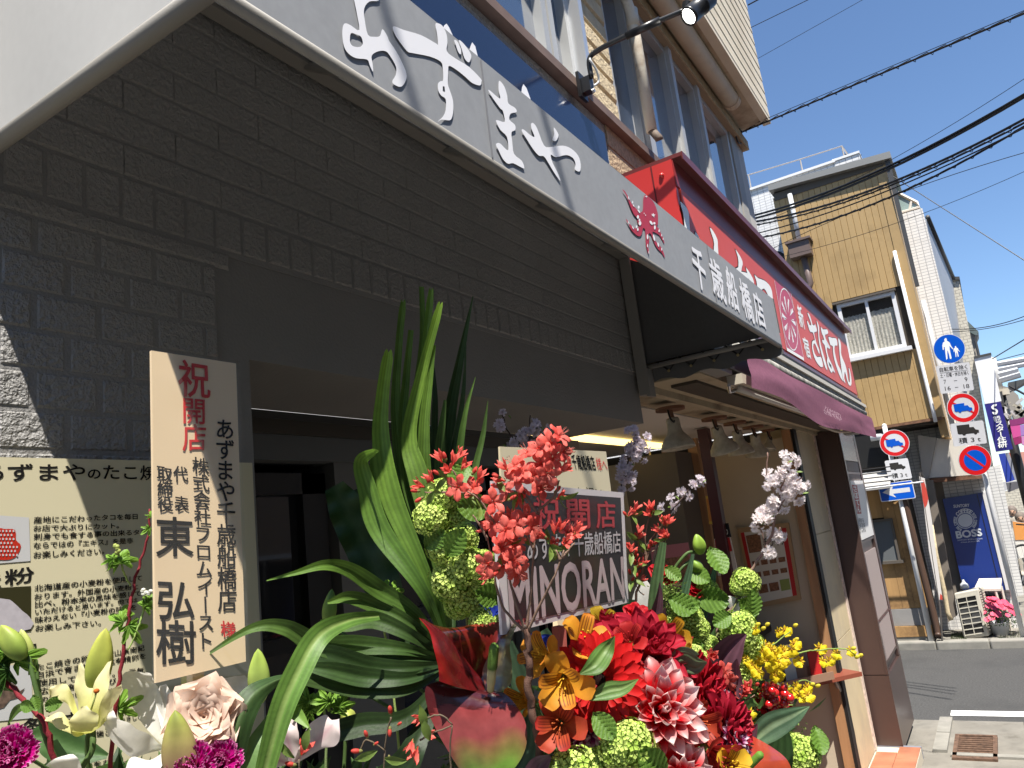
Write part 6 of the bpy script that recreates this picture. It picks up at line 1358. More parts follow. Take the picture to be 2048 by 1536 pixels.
# small mums with white tips
GM = 'small white and purple edged mums'
for lab, x, y, d, r in (('mum with white tips left of the low green snowball', 1150, 1492, .93, .026), ('purple and white mum at the right shoulder of the crimson dahlia', 1388, 1368, 1.08, .030), ('white and purple mum just below its sister at the right', 1432, 1400, 1.06, .028), ('white tipped mum lowest on the right side', 1466, 1478, 1.0, .028), ('white mum peeping under the red alstroemeria', 1178, 1462, .96, .022)):
    dahlia(lab, x, y, d, r, (.4, .5, .7), (.30, .04, .16), (.78, .66, .74), n=(12, 12, 10, 8), tipw=1.3, name='mum', grp=GM)

def alstro(label, px, py, d, face, roll, cA, cB, grp, R=.036):
    t = flower('alstroemeria', label, 'flower', px, py, d, face, grp, roll)
    wide = petal_mesh('petal', R, R * .62, rnd, [(0, 0), (.4, .12), (.8, .12), (1, .02)], .12, lambda s, tt: mix(cA, cB, .3 + .5 * (1 - abs(s)) * (1 - tt)), ruf=.02)
    def strk(s, tt):
        c = mix(cB, cA, tt)
        return mix(c, (.10, .01, .01), .85) if .25 < tt < .8 and abs((s * 4.5) % 1 - .5) < .16 and abs(s) > .1 else c
    nar = petal_mesh('petal', R * 1.05, R * .42, rnd, [(0, 0), (.4, .2), (.8, .3), (1, .26)], .1, strk, nu=14, nv=14)
    for i in range(3):
        put('petal', wide, t, 2.094 * i, math.radians(38 + R_.uniform(-6, 6)), .002, 0, 1); put('petal', nar, t, 2.094 * i + 1.05, math.radians(42 + R_.uniform(-6, 6)), .002, .001, 1)
    mb = MB()
    for i in range(5):
        a = i * 1.2; mb.col = cB; q = V((math.cos(a) * .006, math.sin(a) * .006, R * .75)); mb.tube([(0, 0, 0), q * .6, q], .0006, 4); mb.ball(q, .0014, 5, 3)
    lpart('stamens', mb, SOFT, t); mb = MB(); mb.col = (.16, .22, .05); lpart('calyx', mb.lathe([(.001, -.012), (.005, -.006), (.005, .003), (0, .006)], seg=8), LEAF, t)
    stem(t, px, py, d, r=.0018); return t
ORA = (.62, .19, .02); YEL = (.70, .42, .03); ARED = (.40, .02, .02)
GA = 'orange and yellow alstroemerias'; GR = 'red alstroemerias'
alstro('orange alstroemeria with dark streaks, nearest the azalea trunk', 1128, 1352, .93, (-.1, .1, 1), .2, ORA, YEL, GA, .046)
alstro('orange alstroemeria opening upward under the name board', 1158, 1300, .98, (.2, .8, .5), .5, ORA, YEL, GA, .044)
alstro('orange alstroemeria at the upper left of its cluster', 1100, 1318, .97, (-.6, .5, .6), 1.0, ORA, YEL, GA, .04)
alstro('half hidden orange alstroemeria left of the trunk', 1062, 1402, .98, (-.7, .3, .6), 0, ORA, YEL, GA, .034)
alstro('yellow alstroemeria right of the crimson dahlia', 1322, 1285, 1.1, (.3, .5, .8), .3, (.74, .36, .02), YEL, GA, .044)
alstro('pure yellow alstroemeria behind the red petals', 1200, 1262, 1.15, (.1, .6, .6), .1, (.72, .5, .03), YEL, GA, .036)
alstro('yellow alstroemeria low at the right among pink buds', 1345, 1312, 1.08, (.7, .2, .7), .8, YEL, YEL, GA, .03)
alstro('yellow orange alstroemeria at the bottom edge', 1450, 1535, .95, (.3, .5, .8), .8, YEL, (.74, .46, .03), GA, .034)
alstro('red alstroemeria nearest the azalea trunk', 1122, 1445, .92, (-.2, .3, .9), .3, ARED, (.5, .12, .03), GR, .042)
alstro('red alstroemeria with upright dark petals beside the gerbera', 1180, 1432, .95, (.4, .5, .7), .9, (.34, .012, .015), (.4, .05, .03), GR, .042)
alstro('red alstroemeria between the two red and white dahlias', 1380, 1440, .99, (.5, .1, .85), .1, ARED, (.5, .1, .03), GR, .04)
alstro('deep red alstroemeria at the bottom right of the dahlias', 1415, 1498, .96, (.5, -.1, .85), .6, (.36, .015, .02), (.4, .05, .03), GR, .042)
alstro('small red alstroemeria next to the striped leaf tip', 1262, 1290, .99, (-.3, .7, .6), .1, ARED, ARED, GR, .03)

# roses
def rose(label, px, py, d, R, face, c0, c1, grp=None, layers=((6, 80, 1.0), (6, 66, .98), (6, 52, .92), (6, 40, .82), (6, 29, .68), (5, 19, .54), (4, 10, .40)), name='rose'):
    t = flower(name, label, 'flower', px, py, d, face, grp)
    me = [petal_mesh('petal', R * 1.0, R * 1.25, rnd, [(0, 0), (.35, .10), (.72, .26), (.94, .28), (1.0, .20)], .24, lambda s, tt, k_=k_: mix(c1, c0, tt * .8 + .2 * abs(s)), ruf=.008, nu=12, nv=12) for k_ in range(1)]
    for n, ang_, s_ in layers:
        for i in range(n):
            put('petal', me[0], t, 6.2832 * i / n + ang_ * .37 + R_.uniform(-.12, .12), math.radians(90 - ang_) + R_.uniform(-.06, .06), R * .03, -R * .12 * (1 - s_), s_ * R_.uniform(.94, 1.04), R_.uniform(-.08, .08))
    mb = MB(); mb.col = (.1, .18, .04); lpart('calyx', mb.lathe([(.001, -R * .3), (R * .2, -R * .25), (R * .25, -.0), (0, .0)], seg=10), LEAF, t); return t
rs_ = rose('large pale peach rose beside the wooden board', 414, 1440, .90, .041, (.15, .55, .8), (.74, .58, .47), (.72, .48, .36)); stem(rs_, 414, 1440, .90, BASE_L)
GRr = 'red roses behind the arrangement'
for lab, x, y, d, r in (('red rose right of the name board top corner', 1322, 1158, 1.25, .022), ('red rose half hidden right of the green lace leaves', 1388, 1185, 1.3, .020), ('dark red rose behind the strap leaves', 1272, 1240, 1.2, .022), ('dark red rose low beside the red berries', 1540, 1420, 1.22, .030)):
    q = rose(lab, x, y, d, r, (.2, .8, .4), (.50, .01, .02), (.35, .006, .012), GRr); stem(q, x, y, d)
# carnations
def carn(label, px, py, d, R, face):
    t = flower('carnation', label, 'flower', px, py, d, face, 'magenta carnations at the bottom left')
    me = petal_mesh('petal', R, R * .75, lambda x: .25 + .75 * x ** .8 if x < .93 else 1 - 3 * (x - .93), [(0, 0), (.4, .05), (.8, .12), (1, .2)], .1, lambda s, tt: mix((.50, .006, .22), (.72, .30, .52), (tt - .86) * 7), ruf=.13, rf=4, nu=14, nv=8)
    for k_, (n, a_, s_) in enumerate(((8, 8, 1), (9, 24, .95), (9, 40, .9), (8, 56, .82), (6, 72, .72))):
        for i in range(n): put('petal', me, t, 6.2832 * i / n + k_ * .4 + R_.uniform(-.2, .2), math.radians(a_) + R_.uniform(-.15, .15), .002, 0, s_ * R_.uniform(.88, 1.1), R_.uniform(-.4, .4))
    mb = MB(); mb.col = (.1, .17, .05); lpart('calyx', mb.lathe([(.001, -R), (R * .25, -R * .9), (R * .3, -R * .1), (0, 0)], seg=10), LEAF, t); stem(t, px, py, d, BASE_L, .002); return t
carn('magenta carnation at the bottom left corner', 28, 1508, .80, .030, (.1, .5, .8)); carn('magenta carnation on the bottom edge below the peach rose', 385, 1540, .84, .030, (0, .6, .8)); carn('magenta carnation on the bottom edge left of the dark strap leaf', 440, 1530, .86, .026, (.2, .6, .8))

# surfaces between two edges read off the photograph, each point with its own depth
def lobe(par, name, L, Rr, cf, bulge=0., m=None, n=8, nu=10, ruf=0, thick=0):
    A = spline([pt(*p) for p in L], n); Bq = spline([pt(*p) for p in Rr], n); N = min(len(A), len(Bq))
    A = [A[int(i * (len(A) - 1) / (N - 1))] for i in range(N)]; Bq = [Bq[int(i * (len(Bq) - 1) / (N - 1))] for i in range(N)]
    def fn(u, v):
        f = v * (N - 1); i = min(int(f), N - 2); f -= i
        a = A[i].lerp(A[i + 1], f); b_ = Bq[i].lerp(Bq[i + 1], f); w_ = (b_ - a).length; p = a.lerp(b_, u)
        return p + CAMF * (-bulge * w_ * 4 * u * (1 - u) + ruf * math.sin(v * 17 + u * 3) * (2 * abs(u - .5)) ** 2)
    return part(name, MB().grid(fn, nu, N * 2, cf), m or PET, par, True)
# anthurium
an = thing('anthurium', 'glossy anthurium, dark red above and green below, in front of the palm leaf', 'flower', tuple(pt(985, 1380, .93)))
DR = (.11, .007, .008); RR = (.30, .012, .012)
veil = lambda u, v: tuple(x * (1 + .25 * math.sin(u * 14 + v * 9) * math.sin(v * 12)) for x in mix(RR, DR, u * 3.5))
lobe(an, 'spathe', [(838, 1236, .90), (858, 1262, .90), (868, 1300, .89), (877, 1338, .89), (878, 1362, .89)], [(848, 1238, .905), (890, 1268, .92), (940, 1330, .95), (965, 1362, .96), (972, 1385, .95)], veil, .06, WAX)
lobe(an, 'spathe', [(848, 1238, .905), (890, 1268, .92), (935, 1325, .955), (958, 1356, .965), (972, 1384, .955)], [(880, 1270, .95), (930, 1252, .98), (1000, 1244, .99), (1022, 1252, .98), (1000, 1275, .97)], lambda u, v: mix((.09, .008, .007), (.16, .014, .01), u + .2 * math.sin(v * 20)), -.05, WAX)
lobe(an, 'spathe', [(1022, 1250, .98), (1000, 1275, .96), (978, 1310, .955), (965, 1345, .955), (974, 1382, .945)], [(1035, 1246, .96), (1020, 1290, .95), (1024, 1330, .945), (1022, 1365, .94), (1002, 1384, .94)], lambda u, v: mix((.14, .03, .015), (.12, .13, .05), u * 1.3), -.08, WAX)
def lowc(u, v):  # near-black red top is painted shadow, pink band below it a painted highlight
    g_ = (.13, .24, .035); pk = (.24, .05, .05); w_ = v + .10 * math.sin(u * 3.1) + .05 * math.sin(u * 9); c = mix((.035, .004, .005), (.10, .008, .008), w_) if w_ < .40 else mix((.20, .03, .03), mix(pk, g_, (w_ - .62) * 4 + .5 * (u - .6)), (w_ - .40) * 7)
    rib = abs(((u - .5) * 5 + v * 1.4) % 1 - .5); return tuple(x * (.9 + .3 * rib) for x in c)
lobe(an, 'spathe', [(878, 1362, .93), (851, 1376, .92), (856, 1420, .91), (870, 1455, .905), (895, 1500, .90), (925, 1545, .90), (965, 1572, .90)], [(972, 1384, .95), (1002, 1383, .945), (1030, 1408, .93), (1052, 1450, .92), (1050, 1500, .91), (1020, 1545, .90), (965, 1572, .90)], lowc, .03, WAX, nu=18)
spd = MB(); pts_ = spline([pt(981, 1380, .93), pt(984, 1340, .915), pt(989, 1288, .91)], 8); spd.tube(pts_, [.0045] * 3 + [.0055] * 6 + [.0062] * 7 + [.004], 14, True, [(.55, .50, .25)] * 9 + [(.10, .18, .03)] * 8)
part('spadix', spd, flora('spadix', .6, .1, .3, bump=.001, bs=900), an, True); stem(an, 940, 1440, .97, pt(1010, 1750, 1.0), .004)
an2 = thing('anthurium', 'red anthurium with green spadix on the bottom edge at right', 'flower', tuple(pt(1480, 1560, 1.0)))
lobe(an2, 'spathe', [(1468, 1458, 1.04), (1455, 1490, 1.0), (1460, 1530, .97), (1480, 1590, .95)], [(1478, 1458, 1.05), (1545, 1495, 1.04), (1580, 1530, 1.02), (1585, 1590, 1.0)], lambda u, v: mix((.40, .03, .02), (.16, .05, .01), v * .8), .06, WAX)
spd = MB(); spd.tube(spline([pt(1485, 1545, .97), pt(1505, 1525, .965), pt(1524, 1506, .96)], 6), [.005] * 12 + [.003], 12, True, [(.12, .25, .03)] * 13); part('spadix', spd, MATS['spadix'], an2, True)

# lilies
LW = (.86, .84, .78); LY = (.78, .74, .38)
lw1 = thing('white_lily', 'large white lily left of the wooden board, one petal crossed by a shadow', 'flower', tuple(pt(335, 1500, .95)))
wc_ = lambda u, v: mix(LW, (.62, .70, .42), (.25 - v) * 1.6)
lobe(lw1, 'petal', [(333, 1500, .95), (300, 1465, .96), (268, 1420, .97), (245, 1375, .97), (250, 1345, .95), (300, 1345, .96)], [(338, 1498, .95), (330, 1440, .96), (325, 1400, .965), (318, 1380, .97), (312, 1368, .97), (304, 1354, .98)], wc_, -.06, ruf=.001)
lobe(lw1, 'petal', [(330, 1500, .95), (290, 1508, .93), (255, 1512, .92), (225, 1480, .91), (207, 1440, .90), (222, 1422, .89)], [(332, 1494, .95), (310, 1480, .94), (285, 1462, .92), (262, 1450, .90), (240, 1438, .88), (225, 1422, .885)], wc_, .12, ruf=.002)
lobe(lw1, 'petal', [(336, 1500, .94), (318, 1440, .96), (312, 1400, .97), (320, 1372, .98)], [(340, 1500, .94), (352, 1440, .96), (350, 1400, .97), (332, 1368, .98)], wc_, -.05)
lobe(lw1, 'petal', [(330, 1502, .93), (300, 1520, .90), (262, 1515, .88), (245, 1560, .87)], [(338, 1504, .93), (325, 1530, .90), (305, 1560, .88), (280, 1600, .87)], wc_, .05)
stem(lw1, 335, 1505, .96, BASE_L, .003)
lw2 = thing('white_lily', 'white lily petals opening behind the peach rose', 'flower', tuple(pt(450, 1420, .98)))
lobe(lw2, 'petal', [(445, 1430, .98), (410, 1400, .98), (425, 1365, .99), (470, 1352, .99)], [(470, 1440, .98), (495, 1400, .98), (502, 1370, .99), (490, 1350, .99)], wc_, .06)
blade(lw2, [(470, 1440, .99), (400, 1400, .97), (370, 1358, .95), (388, 1343, .94), (405, 1370, .94), (402, 1385, .94)], [30, 26, 16, 14, 10, 4], (.72, .68, .34), (.5, .55, .25), name='petal', m=PET)
stem(lw2, 455, 1440, 1.0, BASE_L, .003)
lw3 = thing('white_petal_flower', 'white lily petal on the bottom edge under the yellow lily', 'flower', tuple(pt(120, 1580, .85)))
lobe(lw3, 'petal', [(85, 1590, .86), (84, 1545, .85), (105, 1520, .84), (140, 1508, .84)], [(160, 1590, .86), (165, 1550, .85), (158, 1520, .84), (146, 1508, .84)], wc_, .1); stem(lw3, 120, 1580, .87, BASE_L, .003)
ly = thing('yellow_lily', 'pale yellow lily with curling petals, left of the red twig', 'flower', tuple(pt(175, 1455, .90)))
yc = lambda u, v: mix((.60, .62, .12), (.80, .74, .42), v * 1.3)
for L, Rr in (([(172, 1462, .90), (158, 1420, .915), (150, 1370, .925), (158, 1330, .93)], [(182, 1460, .90), (186, 1410, .91), (184, 1360, .925), (162, 1326, .93)]),
              ([(178, 1462, .90), (178, 1410, .90), (192, 1360, .91), (216, 1324, .92)], [(188, 1460, .90), (212, 1410, .90), (218, 1360, .91), (222, 1322, .92)]),
              ([(172, 1464, .90), (150, 1430, .90), (128, 1405, .90), (100, 1398, .895), (98, 1378, .89)], [(176, 1458, .90), (150, 1408, .91), (140, 1375, .91), (120, 1368, .905), (102, 1374, .90)]),
              ([(174, 1468, .89), (150, 1472, .87), (115, 1455, .865), (90, 1440, .87)], [(172, 1460, .89), (150, 1448, .88), (120, 1425, .875), (92, 1436, .87)]),
              ([(180, 1466, .89), (205, 1450, .89), (222, 1420, .895), (246, 1378, .90)], [(176, 1460, .89), (195, 1425, .88), (212, 1385, .885), (242, 1370, .895)]),
              ([(165, 1466, .885), (142, 1460, .87), (140, 1440, .865), (165, 1412, .865)], [(182, 1466, .885), (195, 1455, .87), (195, 1430, .865), (172, 1412, .865)])):
    lobe(ly, 'petal', L, Rr, yc, .1, ruf=.0015)
mb = MB(); mb.col = (.45, .12, .02); mb.ball(pt(193, 1382, .88), .0035, 8, 5, (1, 1, .8)); mb.col = (.5, .55, .2); mb.tube([pt(176, 1440, .89), pt(193, 1383, .88)], .0012, 5); part('stamen', mb, SOFT, ly, True)
stem(ly, 178, 1468, .90, BASE_L, .0035, via=[(184, 1500, .9), (160, 1600, .9)])
pk_ = thing('pink_lily', 'pink and white lily with broad petals below the palm leaf', 'flower', tuple(pt(585, 1520, .93)))
pc = lambda u, v: mix((.50, .10, .20), (.78, .66, .64), .35 + abs(u - .5) * 2.2 + v * .5)
for L, Rr in (([(585, 1525, .93), (600, 1490, .93), (618, 1450, .93), (648, 1430, .93), (662, 1440, .93)], [(590, 1528, .93), (640, 1500, .92), (672, 1490, .92), (680, 1470, .92), (678, 1438, .93)]),
              ([(578, 1525, .92), (560, 1490, .92), (548, 1460, .92), (560, 1440, .93)], [(588, 1525, .92), (598, 1490, .92), (595, 1460, .92), (575, 1440, .93)]),
              ([(575, 1530, .90), (540, 1540, .88), (505, 1560, .87), (490, 1590, .87)], [(580, 1524, .90), (555, 1495, .88), (535, 1500, .87), (515, 1535, .87)]),
              ([(585, 1522, .95), (575, 1480, .97), (560, 1450, .98), (580, 1405, .99)], [(590, 1520, .95), (598, 1480, .97), (592, 1440, .98), (586, 1402, .99)])): lobe(pk_, 'petal', L, Rr, pc, .08, ruf=.001)
stem(pk_, 585, 1530, .95, pt(560, 1750, 1.0), .003)
lr = thing('white_lily', 'white lilies in front of the open shop, right of the name board', 'flower', tuple(pt(1285, 1230, 1.4)))
for L, Rr in (([(1275, 1260, 1.4), (1262, 1220, 1.4), (1270, 1180, 1.4), (1285, 1155, 1.4)], [(1300, 1260, 1.4), (1312, 1220, 1.4), (1305, 1180, 1.4), (1290, 1155, 1.4)]), ([(1285, 1262, 1.38), (1258, 1240, 1.38), (1250, 1215, 1.38)], [(1290, 1258, 1.38), (1290, 1225, 1.38), (1255, 1210, 1.38)])): lobe(lr, 'petal', L, Rr, wc_, .08)
stem(lr, 1287, 1262, 1.4)
lr2 = thing('white_lily', 'small white lily with a rolled petal near the cherry twig base', 'flower', tuple(pt(1475, 1230, 1.3)))
for L, Rr in (([(1470, 1235, 1.3), (1458, 1215, 1.3), (1445, 1205, 1.3), (1440, 1200, 1.3)], [(1478, 1232, 1.3), (1480, 1205, 1.3), (1462, 1192, 1.3), (1444, 1196, 1.3)]), ([(1475, 1236, 1.29), (1490, 1225, 1.29), (1504, 1218, 1.29)], [(1478, 1228, 1.29), (1488, 1208, 1.29), (1502, 1202, 1.29)]), ([(1470, 1230, 1.31), (1476, 1200, 1.32), (1480, 1175, 1.32)], [(1480, 1228, 1.31), (1492, 1200, 1.32), (1486, 1172, 1.32)])): lobe(lr2, 'petal', L, Rr, wc_, .08)
stem(lr2, 1475, 1236, 1.3)

# lily buds
def bud(label, a, b_, w_, c0, c1, base=None, via=None, grp='lily buds', sst=True):
    t = thing('lily_bud', label, 'flower bud', tuple(pt(*a)), grp); p, q = pt(*a), pt(*b_); ax = q - p; L = ax.length; W = w_ * a[2] / FPX / 2
    u = ax.normalized().orthogonal().normalized(); w2 = ax.normalized().cross(u); mb = MB(); n = 14; sg = 24; vs = []; cc = []
    for j in range(n + 1):
        t_ = j / n; r = W * (math.sin(math.pi * (t_ * .93 + .05) ** .85) ** .75) * (1 if j < n else .15)
        for k_ in range(sg):
            al = 6.2832 * k_ / sg; rr2 = r * (1 + .09 * math.cos(3 * al)); vs.append(p + ax * t_ + (u * math.cos(al) + w2 * math.sin(al)) * rr2); cc.append(tuple(x * (.9 + .16 * math.cos(3 * al)) for x in mix(c0, c1, t_)))
    mb.add(vs, [(i * sg + k_, i * sg + (k_ + 1) % sg, (i + 1) * sg + (k_ + 1) % sg, (i + 1) * sg + k_) for i in range(n) for k_ in range(sg)], cc)
    part('bud', mb, flora('bud_skin', .45, .25, .35), t, True)
    if sst: stem(t, a[0], a[1], a[2], base, .0028, via=via)
    return t
YB = (.42, .50, .10); GBd = (.22, .34, .06)
bud('fat yellow green bud standing over the yellow lily', (190, 1385, .93), (212, 1256, .93), 48, YB, (.50, .52, .10), BASE_L, [(182, 1430, .94), (180, 1560, .95)])
bud('green bud at the left edge, leaning up left', (48, 1318, .88), (2, 1250, .88), 40, GBd, YB, BASE_L, [(75, 1390, .88), (108, 1520, .88)])
bud('pale yellow bud behind the green one at the left edge', (62, 1325, .90), (42, 1258, .90), 26, YB, (.55, .6, .2), BASE_L, [(80, 1400, .9), (112, 1520, .9)])
bud('pale green bud upright between the wooden board and the strap leaves', (520, 1405, .95), (516, 1297, .95), 42, (.40, .52, .16), (.36, .48, .08), BASE_L)
bud('pinkish green bud in front of the peach rose', (370, 1580, .84), (350, 1420, .84), 66, (.50, .22, .20), (.30, .36, .06), BASE_L)
bud('green bud hanging behind the arching palm blade', (655, 1250, 1.12), (664, 1178, 1.12), 28, (.34, .46, .1), (.16, .28, .06))
bud('yellow bud near the hub of the palm leaf', (690, 1420, 1.1), (705, 1455, 1.1), 30, YB, (.52, .5, .12), pt(690, 1700, 1.1), [(695, 1410, 1.1), (690, 1500, 1.1)])
bud('pale bud lying in the shade between the palm blades', (620, 1330, 1.15), (650, 1245, 1.15), 26, (.45, .46, .14), (.5, .5, .2))
bud('tall green bud bending over in front of the open shop', (1402, 1108, 1.3), (1392, 1068, 1.3), 26, (.25, .40, .05), (.3, .45, .06), None, [(1370, 1110, 1.3), (1328, 1180, 1.3), (1310, 1300, 1.3)])
bud('green bud with a dark half hanging beside the bending one', (1385, 1122, 1.3), (1408, 1150, 1.3), 24, (.22, .36, .05), (.2, .32, .05), None, [(1360, 1140, 1.3), (1328, 1190, 1.3), (1310, 1300, 1.3)])
bud('striped pink bud low on the right over the red anthurium', (1432, 1520, .97), (1405, 1494, .97), 22, (.45, .15, .2), (.4, .45, .12), None)
# ------------------------------------------------------------------ coral azalea
CORAL = (.84, .11, .085)
def az_blossom(open_=1., seed=0):
    mb = MB(); r = random.Random(seed); n = 5
    for i in range(n):
        a = 6.2832 * i / n + r.uniform(-.1, .1); ca, sa = math.cos(a), math.sin(a); cc = mix(CORAL, (.85, .25, .2), r.random() * .6); el = math.radians(35 if open_ > .6 else 74) + r.uniform(-.15, .2)
        def fn(u, v, a=a, el=el, w0=r.uniform(.9, 1.1)):
            s = (u - .5) * 2; w_ = .0066 * w0 * (.25 + math.sin(math.pi * min(1, v * .85 + .02)) ** .8) * (1 if v < .9 else max(.1, (1 - v) / .1) ** .5) * (1 if open_ > .6 else .55)
            h = .012 + (.012 * v if v < .3 else 0); rr = .003 + .025 * v * math.cos(el * (1 - .6 * v * open_)); hh = .008 + .021 * v * math.sin(el * (1 - .6 * v * open_)) - .002 * s * s
            return V((rr * math.cos(a) - s * w_ * math.sin(a), rr * math.sin(a) + s * w_ * math.cos(a), hh + .0015 * math.sin(v * 9 + s * 3)))
        mb.grid(fn, 4, 6, lambda u, v, cc=cc: mix(tuple(x * .8 for x in cc), cc, v))
    mb.col = CORAL; mb.lathe([(.0012, 0), (.002, .004), (.0035, .010)], seg=8)
    if open_ > .6:
        for i in range(5):
            a = r.uniform(0, 6.28); mb.col = (.7, .25, .2); q = V((math.cos(a) * .005, math.sin(a) * .005, .030)); mb.tube([(0, 0, .006), q], .0004, 4); mb.col = (.25, .1, .08); mb.ball(q, .0011, 4, 3)
    mb.col = (.20, .22, .06)
    for i in range(3):
        a = 2.1 * i; mb.add([(0, 0, -.002), (math.cos(a) * .004, math.sin(a) * .004, .002), (math.cos(a) * .008, math.sin(a) * .008, .008), (math.cos(a + .7) * .003, math.sin(a + .7) * .003, .002)], [(0, 1, 2, 3)])
    return mb.mesh('blossom', PET, True)
AZO = [az_blossom(1, i) for i in range(4)]; AZC = [az_blossom(.2, 9 + i) for i in range(3)]
bmb = MB(); bmb.col = (.62, .08, .06); bmb.ball((0, 0, .009), .0042, 8, 6, (1, 1, 2.1)); bmb.col = (.25, .24, .08); bmb.lathe([(.001, -.003), (.0035, 0), (.003, .005), (.001, .007)], seg=7); AZB = bmb.mesh('bud', PET, True)
lfm = MB().grid(lambda u, v: V(((u - .5) * .009 * math.sin(math.pi * min(1, v * .95 + .04)), .024 * v, .003 * math.sin(v * 3) + .003 * abs(u - .5))), 2, 5, lambda u, v: (.16, .24, .05)).mesh('leaf', LEAF, True)
def sprig(t, px, py, d, kind, face=None, sc=1.): # one blossom set on its branch
    if kind == 'o' and R_.random() < .28: return
    me = {'o': AZO, 'c': AZC, 'b': [AZB]}[kind]; o = bpy.data.objects.new('blossom' if kind != 'b' else 'bud', me[R_.randrange(len(me))]); COL.objects.link(o); o.parent = t; o.matrix_parent_inverse = MWI(t)
    f = face or (R_.uniform(-.6, .6), R_.uniform(.2, .9), R_.uniform(.1, .8)); o.matrix_basis = Matrix.Translation(pt(px, py, d)) @ orient(f, R_.uniform(0, 6)) @ Matrix.Scale(sc * .52, 4); return o
def twig(t, pts, r0, r1, c=(.13, .07, .05), name='branch', m=None):
    P = spline([pt(*p) for p in pts], 6); n = len(P); mb = MB(); mb.col = c
    mb.tube([p + V((R_.uniform(-1, 1), R_.uniform(-1, 1), R_.uniform(-1, 1))) * r1 * .5 for p in P], [r0 + (r1 - r0) * i / (n - 1) for i in range(n)], 7); return part(name, mb, m or BARK, t, True)
BARK = flora('bark', .8, 0, .2, bump=.0012, bs=700)
aza = thing('azalea_branch', 'branching azalea in coral bloom with a dark trunk in front of the name board', 'flowering branch', tuple(pt(1055, 1330, .90)))
twig(aza, [(1052, 1258, .90), (1058, 1330, .90), (1062, 1400, .90), (1074, 1470, .91), (1082, 1560, .93), (1080, 1700, .95)], .0042, .0058)
TW = (.22, .14, .10)
for a in ([(1052, 1262, .90), (1062, 1180, .90), (1068, 1100, .90), (1080, 1010, .90), (1082, 930, .90), (1090, 900, .90)], [(1050, 1262, .90), (1030, 1200, .90), (1018, 1150, .90), (1010, 1080, .90), (1005, 1010, .90)],
          [(1050, 1264, .90), (1010, 1220, .90), (992, 1170, .90), (985, 1120, .90), (975, 1080, .90)], [(1054, 1264, .90), (1085, 1200, .89), (1110, 1150, .88), (1128, 1100, .88)], [(1068, 1100, .9), (1050, 1060, .9), (1040, 1045, .9)],
          [(1078, 1020, .9), (1110, 990, .9), (1118, 960, .9)], [(1076, 1030, .9), (1050, 990, .9), (1020, 960, .9)], [(1082, 1000, .9), (1060, 960, .9), (1030, 940, .9)], [(1010, 1080, .9), (985, 1040, .9), (960, 1000, .9), (930, 980, .9)], [(975, 1080, .9), (960, 1050, .9), (945, 1030, .9)],
          [(1120, 1120, .88), (1112, 1100, .88)], [(1124, 1115, .88), (1150, 1085, .88)], [(960, 1000, .9), (920, 960, .92), (905, 940, .92)], [(930, 985, .9), (880, 985, .92), (850, 985, .93)], [(1084, 940, .9), (1110, 910, .9)]): twig(aza, a, .0019, .0009, TW)
